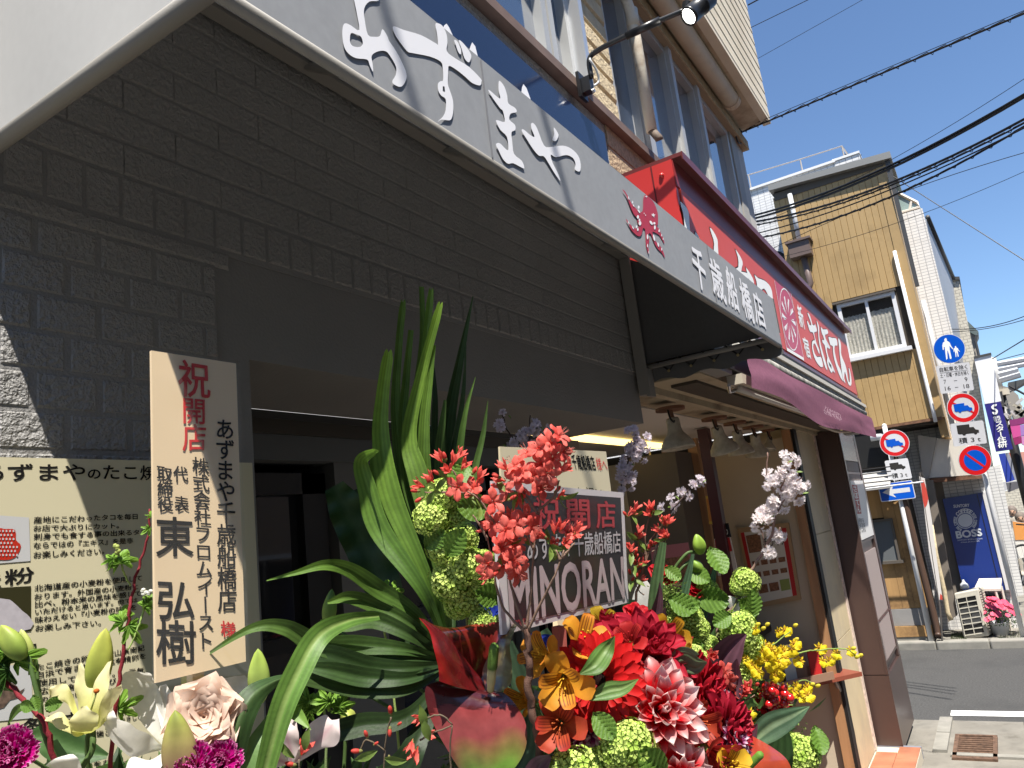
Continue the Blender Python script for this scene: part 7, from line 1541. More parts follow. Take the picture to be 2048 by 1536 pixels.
for x, y, k_, f in ((1098, 888, 'o', (.3, .5, .8)), (1112, 878, 'o', (.6, .6, .4)), (1082, 900, 'o', (-.5, .5, .6)), (1120, 905, 'o', (.8, .2, .5)), (1105, 915, 'o', (.2, .1, 1)), (1085, 930, 'o', (-.3, .4, .8)), (1068, 925, 'o', (-.7, .5, .4)), (1060, 912, 'o', (-.5, .8, .3)), (1118, 945, 'c', (.7, .6, .2)), (1095, 945, 'o', (.1, -.2, 1)), (1070, 955, 'o', (.2, .1, .9)), (1078, 972, 'o', (.5, 0, .8)),
                    (1050, 948, 'o', (-.4, .6, .6)), (1035, 938, 'o', (-.6, .7, .3)), (1015, 942, 'c', (-.6, .7, .2)), (1035, 960, 'o', (-.2, .2, .9)), (1010, 962, 'c', (-.9, .3, .2)), (1048, 975, 'c', (-.1, -.3, .8)), (1038, 990, 'c', (.1, -.6, .6)), (1110, 985, 'b', (.6, .7, 0)), (1112, 1000, 'c', (.7, .5, .1)), (1000, 955, 'b', (-.8, .3, 0)), (1128, 938, 'b', (.8, .5, 0)),
                    (970, 990, 'o', (-.2, .5, .8)), (985, 1005, 'o', (.3, .3, .8)), (1008, 1010, 'o', (.6, .3, .7)), (950, 980, 'o', (-.4, .6, .6)), (958, 1000, 'o', (-.2, 0, 1)), (930, 968, 'o', (-.3, .7, .5)), (920, 975, 'o', (-.5, .2, .8)), (1000, 985, 'o', (.4, .8, .3)), (1018, 1000, 'b', (.8, .5, 0)),
                    (905, 930, 'c', (.3, .9, .2)), (892, 920, 'b', (-.3, .9, .1)), (912, 918, 'c', (.6, .8, .1)), (885, 925, 'c', (-.5, .8, .2)), (900, 945, 'c', (-.2, .4, .7)), (922, 940, 'c', (.5, .7, .3)), (880, 950, 'b', (-.7, .5, .2)), (868, 965, 'c', (-.6, .7, .2)), (850, 975, 'c', (-.8, .4, .2)), (838, 982, 'b', (-1, .1, .2)), (845, 995, 'b', (-.7, -.4, .2)), (858, 968, 'b', (-.2, .9, .1)), (945, 948, 'b', (.5, .8, 0)), (955, 960, 'c', (.4, .8, .2)),
                    (990, 1048, 'o', (-.3, .3, .9)), (980, 1060, 'c', (-.7, .3, .4)), (1030, 1050, 'o', (-.1, .2, 1)), (1050, 1038, 'o', (.3, .5, .8)), (1058, 1055, 'o', (.7, .1, .7)), (1035, 1068, 'o', (-.2, -.3, .9)), (1015, 1060, 'o', (-.4, .3, .8)), (1022, 1040, 'c', (-.2, .9, .3)), (1008, 1078, 'o', (.5, -.4, .7)), (1028, 1080, 'o', (.1, -.6, .8)),
                    (972, 1098, 'o', (-.5, .5, .7)), (985, 1110, 'o', (.1, .2, 1)), (1000, 1100, 'o', (.5, .5, .6)), (978, 1125, 'o', (-.3, -.1, .9)), (1012, 1108, 'c', (.7, .6, .2)), (1005, 1128, 'o', (.2, -.2, .9)), (1025, 1120, 'o', (.5, .2, .8)), (1030, 1142, 'o', (.6, -.3, .8)), (1010, 1150, 'o', (0, -.4, .9)), (985, 1150, 'c', (-.9, -.1, .3)), (998, 1140, 'b', (-.6, -.5, .4)),
                    (1108, 1068, 'c', (0, 1, .1)), (1120, 1062, 'c', (.3, .9, .1)), (1130, 1072, 'o', (.4, .8, .3)), (1098, 1078, 'c', (-.8, .4, .2)), (1092, 1075, 'b', (-.7, .6, .1)), (1112, 1085, 'c', (-.2, .2, .8)), (1148, 1068, 'c', (.6, .8, .1)), (1154, 1060, 'b', (.7, .8, .1)), (1140, 1078, 'c', (.6, .5, .4)), (1128, 1086, 'c', (.2, .3, .8))): sprig(aza, x, y, .9 + R_.uniform(-.015, .02), k_, f, 1.22 if k_ == 'o' else 1.15)
for x, y in ((1095, 965), (1040, 985), (1010, 990), (960, 1015), (895, 955), (1120, 995), (1045, 1075), (1118, 1095), (1140, 1092), (1000, 1130), (870, 980), (1100, 1090)):
    for j in range(3): o = link('leaf', lfm, aza); o.matrix_basis = Matrix.Translation(pt(x, y, .9)) @ orient((R_.uniform(-1, 1), R_.uniform(-.6, .6), R_.uniform(.2, .8)), R_.uniform(0, 6)) @ Matrix.Scale(R_.uniform(.6, 1.), 4)
az2 = thing('azalea_branch', 'pink budded azalea standing right of the name board', 'flowering branch', tuple(pt(1250, 1300, 1.25)))
twig(az2, [(1285, 1060, 1.25), (1290, 1120, 1.25), (1270, 1200, 1.25), (1262, 1300, 1.25), (1255, 1600, 1.2)], .0016, .003, TW)
for e in ((1262, 1030), (1300, 1028), (1325, 1050), (1275, 1080), (1262, 1105), (1330, 1078), (1300, 1095), (1272, 1130), (1268, 1160)):
    twig(az2, [(1288, max(1100, e[1] + 30), 1.25), ((1288 + e[0]) / 2, e[1] + 22, 1.25), (*e, 1.25)], .0011, .0007, TW)
    for j in range(5): sprig(az2, e[0] + R_.uniform(-9, 9), e[1] + R_.uniform(-12, 6), 1.25, R_.choice('bbc'), (R_.uniform(-.7, .7), R_.uniform(.3, 1), R_.uniform(0, .4)), 1.2)
    for j in range(2): o = link('leaf', lfm, az2); o.matrix_basis = Matrix.Translation(pt(*e, 1.25)) @ orient((R_.uniform(-1, 1), R_.uniform(-.6, .6), R_.uniform(.2, .8)), R_.uniform(0, 6)) @ Matrix.Scale(R_.uniform(.7, 1.1), 4)
az3 = thing('azalea_branch', 'sparse azalea twig with red buds low between palm leaf and anthurium', 'flowering branch', tuple(pt(900, 1550, .9)))
for a in ([(905, 1450, .88), (880, 1430, .88), (845, 1440, .88)], [(905, 1450, .88), (900, 1500, .88), (905, 1600, .88)], [(905, 1450, .88), (870, 1465, .88), (840, 1480, .88)], [(770, 1500, .9), (775, 1460, .9), (782, 1435, .9)], [(770, 1500, .9), (735, 1480, .9), (720, 1500, .9)], [(770, 1500, .9), (765, 1600, .9)], [(600, 1560, .85), (598, 1520, .85)]): twig(az3, a, .0009, .0012, (.12, .09, .06))
for x, y, k_, f, s_ in ((832, 1435, 'o', (-.8, -.2, .5), 1.3), (850, 1432, 'c', (-.6, 0, .6), 1.1), (836, 1492, 'c', (-.3, -.9, .3), 1.3), (850, 1470, 'c', (.6, .2, .5), .9), (826, 1478, 'c', (-.2, -.8, .4), 1.1), (782, 1428, 'b', (-.1, .9, .3), 1.3), (780, 1455, 'b', (0, -.9, .3), 1.1), (795, 1450, 'b', (.6, .5, .3), .8), (735, 1475, 'b', (-.3, .9, .2), 1.1), (722, 1502, 'b', (-.9, .1, .2), 1.3), (748, 1490, 'b', (.6, .5, .2), .8), (778, 1512, 'b', (.2, -.7, .4), .9), (602, 1510, 'c', (.4, .9, .2), 1.4), (590, 1530, 'b', (-.9, .3, .2), 1.3)): sprig(az3, x, y, .88, k_, f, s_)
for x, y in ((590, 1515), (610, 1500), (755, 1500), (770, 1515), (850, 1455), (860, 1480)): o = link('leaf', lfm, az3); o.matrix_basis = Matrix.Translation(pt(x, y, .87)) @ orient((R_.uniform(-.4, .4), 0, 1), R_.uniform(0, 6)) @ Matrix.Scale(1.2, 4)
az4 = thing('azalea_branch', 'coral azalea clusters low at the right below the purple leaves', 'flowering branch', tuple(pt(1420, 1450, 1.1)))
twig(az4, [(1450, 1350, 1.1), (1430, 1420, 1.1), (1415, 1600, 1.1)], .0012, .002, TW); twig(az4, [(1432, 1420, 1.1), (1490, 1400, 1.1), (1510, 1390, 1.1)], .0012, .0008, TW)
for x, y, k_ in ((1445, 1345, 'o'), (1452, 1360, 'o'), (1438, 1362, 'o'), (1426, 1306, 'c'), (1420, 1318, 'c'), (1424, 1335, 'b'), (1480, 1380, 'c'), (1492, 1392, 'c'), (1500, 1380, 'c'), (1512, 1370, 'b'), (1478, 1402, 'c'), (1490, 1420, 'o'), (1482, 1440, 'o'), (1465, 1420, 'o'), (1470, 1375, 'b'), (1455, 1395, 'b'), (1075, 1478, 'b'), (1378, 1282, 'b'), (1372, 1290, 'b')): sprig(az4, x, y, 1.1, k_, (R_.uniform(-.5, .8), R_.uniform(-.2, .9), R_.uniform(.2, .8)), 1.25)

# ------------------------------------------------------------------ viburnum snowballs
def florets(R, n, seed, c0, c1):
    r = random.Random(seed); mb = MB()
    for i in range(n):
        z = 1 - 2 * (i + .5) / n; a = i * 2.39996; q = V((math.sqrt(1 - z * z) * math.cos(a), math.sqrt(1 - z * z) * math.sin(a), z)); rr = R * (1 + .22 * noise.noise(q * 2.2 + V((seed, 0, 0)))) * r.uniform(.93, 1.06)
        p = q * rr; u = q.orthogonal().normalized(); w_ = q.cross(u); s_ = R * 2.3 / math.sqrt(n) * r.uniform(.8, 1.15); c = mix(c0, c1, r.random()); k0 = r.uniform(0, 6)
        for k_ in range(5):
            a0 = k0 + 6.2832 * k_ / 5; e = lambda a_, f, h: p + (u * math.cos(a_) + w_ * math.sin(a_)) * s_ * f + q * s_ * h
            mb.add([e(a0, .12, 0), e(a0 - .5, .8, .25), e(a0, 1.12, .18), e(a0 + .5, .8, .25)], [(0, 1, 2, 3)], [tuple(x * .55 for x in c), c, c, c])
    mb.col = tuple(x * .35 for x in c0); mb.ball((0, 0, 0), R * .9, 12, 8); return mb.mesh('flower_head', SOFT, False)
VB = [florets(.022, 95, i, (.40, .60, .08), (.66, .78, .22)) for i in range(3)]
vleaf = MB().grid(lambda u, v: V(((u - .5) * .040 * math.sin(math.pi * min(1, v * .93 + .05)) ** .8 * (1 if v < .9 else (1 - v) * 8 + .2), .052 * v, .004 * abs(math.sin(v * 22 + abs(u - .5) * 10)) + .012 * abs(u - .5) - .01 * v * v)), 10, 28, lambda u, v: mix((.16, .29, .04), (.10, .19, .03), abs(math.sin(v * 22 + abs(u - .5) * 10)))).mesh('leaf', LEAF, True)
def vib(label, heads, leaves, stempts, grp='pale green snowball viburnums', d0=1.):
    t = thing('viburnum_branch', label, 'flowering branch', tuple(pt(*heads[0][:2], heads[0][3])), grp)
    for x, y, r, d in heads:
        o = link('flower_head', VB[R_.randrange(3)], t); o.matrix_basis = Matrix.Translation(pt(x, y, d)) @ orient((R_.uniform(-.3, .3), R_.uniform(0, .6), 1), R_.uniform(0, 6)) @ Matrix.Diagonal((1, 1, .85, 1)) @ Matrix.Scale(1.22 * r * d / FPX / .022, 4)
    for x, y, d, f, rl, s_ in leaves: o = link('leaf', vleaf, t); o.matrix_basis = Matrix.Translation(pt(x, y, d)) @ orient(f, rl) @ Matrix.Scale(s_, 4)
    for s_ in stempts: twig(t, s_, .0016, .002, (.15, .16, .06), 'stem')
vib('hanging row of green snowball blooms left of the name board', [(888, 990, 27, 1.0), (862, 1035, 28, .99), (905, 1035, 22, 1.01), (892, 1090, 32, 1.0), (925, 1075, 24, 1.0), (935, 1130, 30, .99), (968, 1125, 20, 1.0), (905, 1160, 34, 1.0), (930, 1195, 28, 1.01), (962, 1165, 22, 1.0), (915, 1210, 22, 1.02)],
    [(905, 985, .98, (.2, .4, .9), -.6, .9), (915, 1010, .97, (.1, .1, 1), -1.8, .9), (930, 1060, .97, (-.2, .2, 1), 2.4, .8), (950, 1180, .97, (.3, 0, 1), -2, .8), (890, 1060, .98, (0, 0, 1), 2.2, .7)], [[(915, 1000, 1.02), (925, 1100, 1.03), (930, 1200, 1.04), (950, 1400, 1.08), (1010, 1650, 1.1)]])
vib('small bright snowball just above the top left corner of the anthurium', [(962, 1240, 20, 1.0), (998, 1242, 10, 1.0)], [], [[(965, 1255, 1.0), (975, 1400, 1.05), (1020, 1650, 1.1)]])
vib('green snowball on the bottom edge in front of the white tipped dahlia', [(1262, 1488, 36, .90), (1235, 1500, 30, .90), (1290, 1510, 26, .91)], [(1228, 1475, .89, (0, .3, 1), .6, .7), (1275, 1500, .88, (.2, .2, 1), -2.4, .9)], [[(1262, 1500, .92), (1250, 1650, .95)]])
vib('green snowball at the bottom edge below the red alstroemeria', [(1150, 1545, 40, .9), (1190, 1530, 26, .91)], [], [[(1150, 1550, .92), (1150, 1700, .95)]])
vib('snowball with ribbed leaves at the foot of the cherry branch', [(1432, 1160, 0.1, 1.3), (1492, 1165, 22, 1.3), (1412, 1182, 20, 1.3), (1478, 1175, 14, 1.3)], [(1445, 1150, 1.28, (.2, .5, .8), .1, 1.0), (1455, 1200, 1.28, (.1, .1, 1), 1.4, 1.1), (1475, 1200, 1.28, (.4, .3, .8), -2.6, 1.0), (1500, 1180, 1.28, (.4, .3, .8), 3.0, .9), (1420, 1165, 1.28, (-.3, .5, .8), .9, .8)], [[(1490, 1180, 1.3), (1440, 1260, 1.28), (1390, 1350, 1.25), (1330, 1600, 1.15)]])
vib('snowball among the purple leaves left of the yellow orchids', [(1478, 1262, 30, 1.2), (1500, 1290, 22, 1.2), (1490, 1350, 24, 1.2), (1475, 1320, 14, 1.2)], [], [[(1480, 1280, 1.22), (1440, 1400, 1.2), (1380, 1650, 1.15)]])
vib('loose young snowballs and leaves behind the yellow alstroemeria', [(1375, 1235, 24, 1.2), (1350, 1255, 20, 1.2), (1395, 1255, 18, 1.2), (1420, 1288, 14, 1.2), (1388, 1308, 16, 1.15), (1405, 1320, 14, 1.15)], [(1400, 1215, 1.18, (-.2, .6, .7), 1.4, .9), (1385, 1225, 1.18, (.3, .3, .9), .9, .9), (1402, 1285, 1.17, (.2, .2, 1), 1.9, .8), (1360, 1160, 1.22, (0, .4, 1), .7, .6), (1425, 1250, 1.18, (0, .4, 1), -1.2, .7)], [[(1390, 1240, 1.22), (1360, 1350, 1.2), (1320, 1600, 1.15)]])
vib('round snowball at the lower right next to the grey machine', [(1600, 1510, 30, 1.15), (1622, 1495, 16, 1.15), (1580, 1535, 20, 1.15)], [(1640, 1510, 1.13, (.3, .5, .8), -.3, .8), (1585, 1500, 1.13, (-.3, .5, .8), .6, .6)], [[(1600, 1530, 1.17), (1560, 1650, 1.15)]])

# ------------------------------------------------------------------ cherry blossom
CHM = flora('cherry_petal', .6, .6, .2)
def chb(seed, c):
    r = random.Random(seed); mb = MB()
    for k_ in range(15):
        a = 2.399 * k_ + r.uniform(-.2, .2); el = math.radians(4 + 3.4 * k_ + r.uniform(-12, 12)); L = .0155 * (1 - .025 * k_); u = V((math.cos(a) * math.cos(el), math.sin(a) * math.cos(el), math.sin(el))); s_ = V((-math.sin(a), math.cos(a), 0)) * .0034
        n_ = u.cross(s_.normalized()) * .0012
        mb.add([(0, 0, .001), u * L * .45 + s_ * .8 + n_, u * L * .95 + s_ * .8, u * L * .82, u * L * .95 - s_ * .8, u * L * .45 - s_ * .8 + n_], [(0, 1, 2, 3), (0, 3, 4, 5)], [tuple(x * .8 for x in c)] + [c] * 5)
    mb.col = (.55, .45, .15)
    for k_ in range(6): a = k_; mb.ball((math.cos(a) * .002, math.sin(a) * .002, .006), .0006, 4, 3)
    return mb.mesh('blossom', CHM)
CHB = [chb(i, (.95, .88, .88)) for i in range(3)]; CHP = [chb(10 + i, (.78, .70, .75)) for i in range(3)]  # second set duller lilac, shade put into the petal colour
def cherry(label, d, branches, clusters, me, grp='cherry blossom branches', sc=.85, dens=.62):
    t = thing('cherry_branch', label, 'flowering branch', tuple(pt(*branches[0][-1], d)), grp)
    for b_ in branches: twig(t, [(x, y, d) for x, y in b_], .0012, .0032 if b_ is branches[0] else .0012, (.24, .15, .12) if me is CHB else (.06, .04, .035))  # bark of the shaded branches coloured darker too
    for x, y, r, n in clusters:
        for i in range(int(n * dens)):
            a = R_.uniform(0, 6.28); q = r * math.sqrt(R_.random()); o = link('blossom', me[R_.randrange(3)], t); f = V((math.cos(a) * q / r * .9, -math.sin(a) * q / r * .9 + .1, .7 + R_.uniform(-.2, .3)))
            o.matrix_basis = Matrix.Translation(pt(x + q * math.cos(a), y + q * math.sin(a), d + R_.uniform(-.02, .02))) @ orient(tuple(f), R_.uniform(0, 6)) @ Matrix.Scale(sc * R_.uniform(.8, 1.15), 4)
    for i in range(len(clusters)):
        x, y = clusters[i][:2]; o = link('leaf', lfm, t); o.matrix_basis = Matrix.Translation(pt(x + 8, y, d)) @ orient((R_.uniform(-1, 1), .5, .4), R_.uniform(0, 6)) @ Matrix.Scale(.5, 4)
cherry('sunlit white cherry branch standing against the menu poster', 1.3, [[(1578, 925), (1568, 955), (1560, 990), (1552, 1030), (1535, 1090), (1505, 1140), (1460, 1220), (1415, 1290)], [(1560, 1000), (1535, 960), (1536, 905)], [(1552, 1030), (1585, 970), (1605, 955)], [(1530, 1098), (1522, 1060), (1504, 1035)], [(1535, 1088), (1555, 1068), (1560, 1055)]],
       [(1578, 922, 17, 11), (1584, 945, 9, 4), (1550, 962, 25, 16), (1572, 975, 20, 12), (1600, 965, 15, 10), (1596, 988, 15, 9), (1562, 1000, 22, 13), (1545, 1012, 14, 7), (1532, 1030, 15, 9), (1516, 1050, 15, 10), (1553, 1068, 15, 10), (1537, 1104, 13, 9)], CHB)
cherry('shaded lilac cherry branch before the yellow lamp', 1.9, [[(1272, 880), (1258, 915), (1245, 960), (1235, 1000), (1228, 1050), (1228, 1500)], [(1262, 900), (1285, 880)]], [(1265, 865, 15, 10), (1280, 885, 20, 15), (1275, 905, 22, 16), (1262, 930, 20, 13), (1245, 945, 17, 10), (1258, 965, 15, 9), (1240, 985, 10, 5)], CHP, sc=1.0)
cherry('shaded lilac cherry branch over the cream board', 1.6, [[(1005, 830), (1015, 860), (1040, 900), (1060, 930), (1080, 1000), (1100, 1400)], [(1060, 930), (1058, 880), (1060, 830)]], [(1008, 830, 8, 3), (1000, 852, 12, 6), (1062, 855, 14, 8), (1050, 870, 18, 10), (1080, 860, 14, 7), (1040, 888, 16, 8), (1068, 895, 16, 8), (1005, 895, 12, 6), (1015, 910, 12, 5), (1045, 915, 14, 6)], CHP, sc=.95)
cherry('thin cherry twig with few blue white flowers by the pendant lamp', 1.6, [[(1395, 965), (1370, 990), (1340, 1030), (1310, 1100), (1280, 1400)]], [(1398, 966, 9, 4), (1385, 972, 9, 4), (1375, 992, 8, 3), (1358, 985, 9, 4), (1350, 1000, 9, 4), (1335, 1015, 12, 6)], CHP, sc=.95)

# ------------------------------------------------------------------ yellow dancing orchids
ym = MB(); YC = (.80, .62, .02)
ym.grid(lambda u, v: V(((u - .5) * .016 * (.4 + math.sin(math.pi * min(1, v + .05))), -.013 * v - .002, .002 + .003 * math.sin(v * 3) + .0012 * math.sin(u * 12) * v)), 6, 4, lambda u, v: YC)
for a in (.5, 1.57, 2.64, -.2, 3.34): ca, sa = math.cos(a), math.sin(a); ym.add([(0, 0, .001), (ca * .005 - sa * .0022, sa * .005 + ca * .0022, .002), (ca * .0095, sa * .0095, .0), (ca * .005 + sa * .0022, sa * .005 - ca * .0022, .002)], [(0, 1, 2, 3)], [(.4, .16, .02), (.75, .55, .03), YC, (.75, .55, .03)])
ym.col = (.5, .25, .02); ym.ball((0, 0, .003), .0018, 5, 4); YM = ym.mesh('blossom', PET)
yb = MB(); yb.col = (.68, .58, .06); yb.ball((0, 0, .003), .0032, 7, 5, (1, 1, 1.5)); YBM = yb.mesh('bud', PET, True)
onc = thing('dancing_orchid', 'sprays of yellow dancing orchids arching right over the folding table', 'flower', tuple(pt(1480, 1400, 1.25)))
ons = (((1455, 1420), (1490, 1350), (1540, 1325), (1600, 1305), (1640, 1300), (1690, 1298), (1716, 1315)), ((1455, 1420), (1490, 1330), (1505, 1280), (1512, 1255)), ((1455, 1420), (1500, 1320), (1545, 1290), (1582, 1262)), ((1460, 1420), (1520, 1365), (1570, 1375), (1608, 1360), (1636, 1375)), ((1460, 1430), (1500, 1385), (1560, 1410), (1590, 1410)))
for s_ in ons: twig(onc, [(x, y, 1.2) for x, y in s_[::-1]], .0008, .0016, (.20, .28, .07), 'stem')
for x, y, r, n in ((1515, 1275, 16, 8), (1545, 1292, 22, 10), (1520, 1305, 24, 14), (1500, 1320, 20, 9), (1545, 1322, 26, 13), (1575, 1300, 14, 6), (1560, 1335, 16, 8), (1590, 1298, 8, 2), (1635, 1288, 8, 2), (1645, 1322, 7, 2), (1668, 1312, 10, 4), (1696, 1300, 5, 1), (1600, 1375, 14, 7), (1585, 1360, 8, 3), (1520, 1345, 12, 4), (1572, 1262, 6, 2), (1540, 1345, 12, 4), (1505, 1255, 8, 2), (1555, 1265, 8, 2), (1615, 1385, 8, 3), (1510, 1440, 10, 3), (1550, 1510, 10, 5)):
    for i in range(max(1, int(n * .7))):
        o = link('blossom', YM, onc); o.matrix_basis = Matrix.Translation(pt(x + R_.gauss(0, r * .75), y + R_.gauss(0, r * .75), 1.2 + R_.uniform(-.04, .04))) @ orient((R_.uniform(-.6, .6), R_.uniform(-.2, .6), 1), R_.uniform(-.9, .9)) @ Matrix.Scale(R_.uniform(.65, .95), 4)
for x, y in ((1711, 1315), (1718, 1312), (1704, 1298), (1588, 1252), (1590, 1280), (1532, 1250), (1524, 1258), (1633, 1373), (1622, 1370), (1603, 1395), (1513, 1250)): o = link('bud', YBM, onc); o.matrix_basis = Matrix.Translation(pt(x, y, 1.2)) @ orient((.5, .5, .5))
# red berries
be = thing('berry_sprig', 'cluster of shiny red berries right of the orchids', 'berries', tuple(pt(1548, 1400, 1.2)))
bm_ = MB().ball((0, 0, 0), .0065, 12, 8).mesh('berry', mat('berry_red', (.50, .015, .015), .18, spec=.6, coat=.5), True)
for i in range(22): o = link('berry', bm_, be); a = i * 2.4; r = 5 + i * 1.35; o.location = pt(1550 + r * math.cos(a) * .9, 1392 + r * math.sin(a) * .85, 1.18 + R_.uniform(-.01, .015)); o.scale = [R_.uniform(.85, 1.1)] * 3
twig(be, [(1550, 1395, 1.2), (1530, 1460, 1.2), (1480, 1600, 1.15)], .0015, .002, TW)

# ------------------------------------------------------------------ other leaves of the right side
GS = 'narrow green strap leaves standing in the arrangement'
for lab, p, w_, c in (('strap leaf standing between the white lilies and the purple leaf', [(1305, 1420, 1.2), (1308, 1280, 1.2), (1312, 1180, 1.2), (1326, 1085, 1.2)], [26, 30, 26, 14], (.10, .18, .07)), ('strap leaf leaning left of the wide purple leaf', [(1330, 1400, 1.22), (1345, 1280, 1.22), (1370, 1180, 1.22), (1386, 1108, 1.22)], [20, 22, 18, 6], (.085, .16, .08)),
                      ('strap leaf crossing behind the ribbed leaves', [(1380, 1350, 1.3), (1400, 1250, 1.3), (1420, 1180, 1.3), (1432, 1128, 1.3)], [16, 18, 16, 6], (.07, .14, .09)), ('strap leaf lying under the lower edge of the name board', [(1140, 1480, 1.15), (1135, 1400, 1.15), (1118, 1320, 1.15), (1085, 1262, 1.15)], [34, 38, 34, 24], (.08, .15, .08)),
                      ('strap leaf between azalea trunk and name board', [(1060, 1500, 1.1), (1050, 1400, 1.1), (1030, 1330, 1.1), (1015, 1285, 1.1)], [34, 40, 34, 22], (.07, .13, .07)), ('dark strap leaf behind the board corner', [(1265, 1420, 1.35), (1262, 1300, 1.35), (1255, 1200, 1.35)], [30, 34, 28], (.03, .06, .025)), ('bluish leaf tip left of the trunk base', [(1000, 1600, 1.0), (1055, 1500, 1.0), (1060, 1430, 1.0)], [50, 40, 6], (.06, .13, .08))):
    leafpx((lab, GS), p, w_, c0=c, tname='strap_leaf', stripes=9)
leafpx(('green ribbed leaf pointing up right over the gerbera', 'ribbed leaves over the dahlias'), [(1160, 1348, .90), (1190, 1330, .90), (1212, 1300, .92), (1230, 1272, .92)], [4, 38, 34, 1], c0=(.10, .20, .04), stripes=20, crease=.02, tname='ribbed_leaf', mid=(.2, .3, .1))
leafpx(('green ribbed leaf pointing right between the dahlias', 'ribbed leaves over the dahlias'), [(1178, 1398, .90), (1215, 1382, .90), (1248, 1375, .90), (1277, 1358, .90)], [8, 34, 26, 1], c0=(.13, .25, .06), stripes=20, crease=.02, tname='ribbed_leaf', mid=(.2, .3, .1))
leafpx(('broad pleated leaf right of the crimson dahlia', 'ribbed leaves over the dahlias'), [(1335, 1325, 1.02), (1365, 1318, 1.02), (1390, 1330, 1.02), (1414, 1325, 1.02)], [6, 52, 48, 4], c0=(.16, .24, .12), stripes=24, crease=.04, tname='ribbed_leaf', rolls=(.2, .8))
leafpx(('long green leaf pointing up right at the lower right', 'ribbed leaves over the dahlias'), [(1500, 1490, 1.05), (1540, 1455, 1.05), (1585, 1432, 1.05), (1619, 1413, 1.05)], [24, 50, 34, 2], c0=(.12, .22, .11), stripes=22, crease=.03, tname='ribbed_leaf', mid=(.3, .4, .2))
leafpx(('curled leaf under the long one at the lower right', 'ribbed leaves over the dahlias'), [(1540, 1600, 1.08), (1555, 1530, 1.08), (1560, 1470, 1.08), (1545, 1430, 1.08)], [50, 56, 40, 6], c0=(.06, .13, .04), stripes=12, tname='ribbed_leaf')
leafpx(('big green lily leaf under the yellow lily', 'broad leaves at the left'), [(215, 1512, .98), (150, 1500, .97), (95, 1475, .96), (42, 1478, .95)], [10, 62, 58, 4], c0=(.07, .15, .045), stripes=8, tname='broad_leaf', mid=(.12, .22, .08))
leafpx(('green lily leaf pointing right over the pink lily', 'broad leaves at the left'), [(560, 1408, .88), (590, 1425, .88), (622, 1460, .87)], [10, 26, 1], c0=(.17, .3, .05), tname='broad_leaf')
leafpx(('dark shaded leaf behind the carnation at the left', 'broad leaves at the left'), [(150, 1600, .95), (125, 1540, .95), (110, 1480, .95)], [40, 40, 8], c0=(.04, .08, .025), tname='broad_leaf')
leafpx(('small green leaf curving at the left red branch', 'broad leaves at the left'), [(62, 1412, .86), (35, 1418, .86), (15, 1450, .86)], [6, 16, 1], c0=(.13, .23, .05), tname='broad_leaf')
leafpx(('light green leaf beside the stem of the green bud', 'broad leaves at the left'), [(62, 1350, .9), (66, 1320, .9), (72, 1292, .9)], [10, 14, 1], c0=(.2, .33, .08), tname='broad_leaf')
PUR = (.12, .055, .075); GP = 'dark purple leaves'
for lab, p, w_, k_ in (('narrow purple leaf standing between the strap leaves', [(1300, 1330, 1.15), (1306, 1260, 1.15), (1318, 1200, 1.15), (1320, 1163, 1.15)], [24, 36, 18, 1], .5), ('second narrow purple leaf touching the first', [(1318, 1320, 1.16), (1325, 1260, 1.16), (1330, 1215, 1.16)], [20, 26, 2], -.4), ('wide purple leaf below the green snowball', [(1430, 1390, 1.12), (1445, 1330, 1.12), (1468, 1290, 1.12), (1492, 1268, 1.12)], [40, 62, 44, 4], .2), ('purple leaf folded down toward the coral azalea', [(1412, 1400, 1.1), (1438, 1390, 1.1), (1462, 1370, 1.1), (1474, 1318, 1.1)], [30, 60, 50, 3], -.2),
                     ('dark maroon leaf behind the cherry stem', [(1420, 1330, 1.3), (1440, 1280, 1.3), (1465, 1230, 1.3)], [30, 60, 10], 0), ('small purple leaf by the red anthurium', [(1480, 1500, 1.05), (1500, 1470, 1.05), (1515, 1448, 1.05)], [30, 26, 2], .2), ('purplish leaf on the bottom edge right of the anthurium', [(1055, 1600, .9), (1075, 1540, .9), (1100, 1512, .9)], [40, 46, 8], 0)):
    leafpx((lab, GP), p, w_, c0=PUR, c1=(.07, .03, .04), fold=.3, roll=k_, tname='purple_leaf', stripes=14, m=flora('purple_skin', .38, .12, .5))
# lacy green filler flowers
fm_ = thing('lacy_green_filler', 'feathery green filler sprays between the roses and snowballs', 'foliage', tuple(pt(1360, 1300, 1.22)))
mb = MB()
for cx, cy, sx, sy, n in ((1350, 1230, 30, 60, 900), (1365, 1280, 40, 40, 700), (1525, 1400, 25, 35, 350), (1570, 1475, 50, 22, 260), (1340, 1185, 20, 25, 300)):
    for i in range(n):
        p = pt(cx + R_.gauss(0, sx * .5), cy + R_.gauss(0, sy * .5), 1.22 + R_.uniform(-.03, .03)); a = V((R_.uniform(-1, 1), R_.uniform(-1, 1), R_.uniform(-.4, 1))).normalized() * .005; b_ = a.cross(V((R_.random(), R_.random(), 1))).normalized() * .0016; c = mix((.16, .28, .05), (.34, .42, .12), R_.random())
        mb.add([p, p + a * .5 + b_, p + a, p + a * .5 - b_], [(0, 1, 2, 3)], [c] * 4)
tag(part('sprays', mb, LEAF, fm_), kind='stuff')
de = thing('delphinium', 'blue delphinium petals in the shade behind the anthurium', 'flower', tuple(pt(985, 1215, 1.12)))
dm_ = petal_mesh('petal', .02, .014, rnd, [(0, 0), (.5, .06), (1, .1)], .1, lambda s, t: (.03, .06, .42))
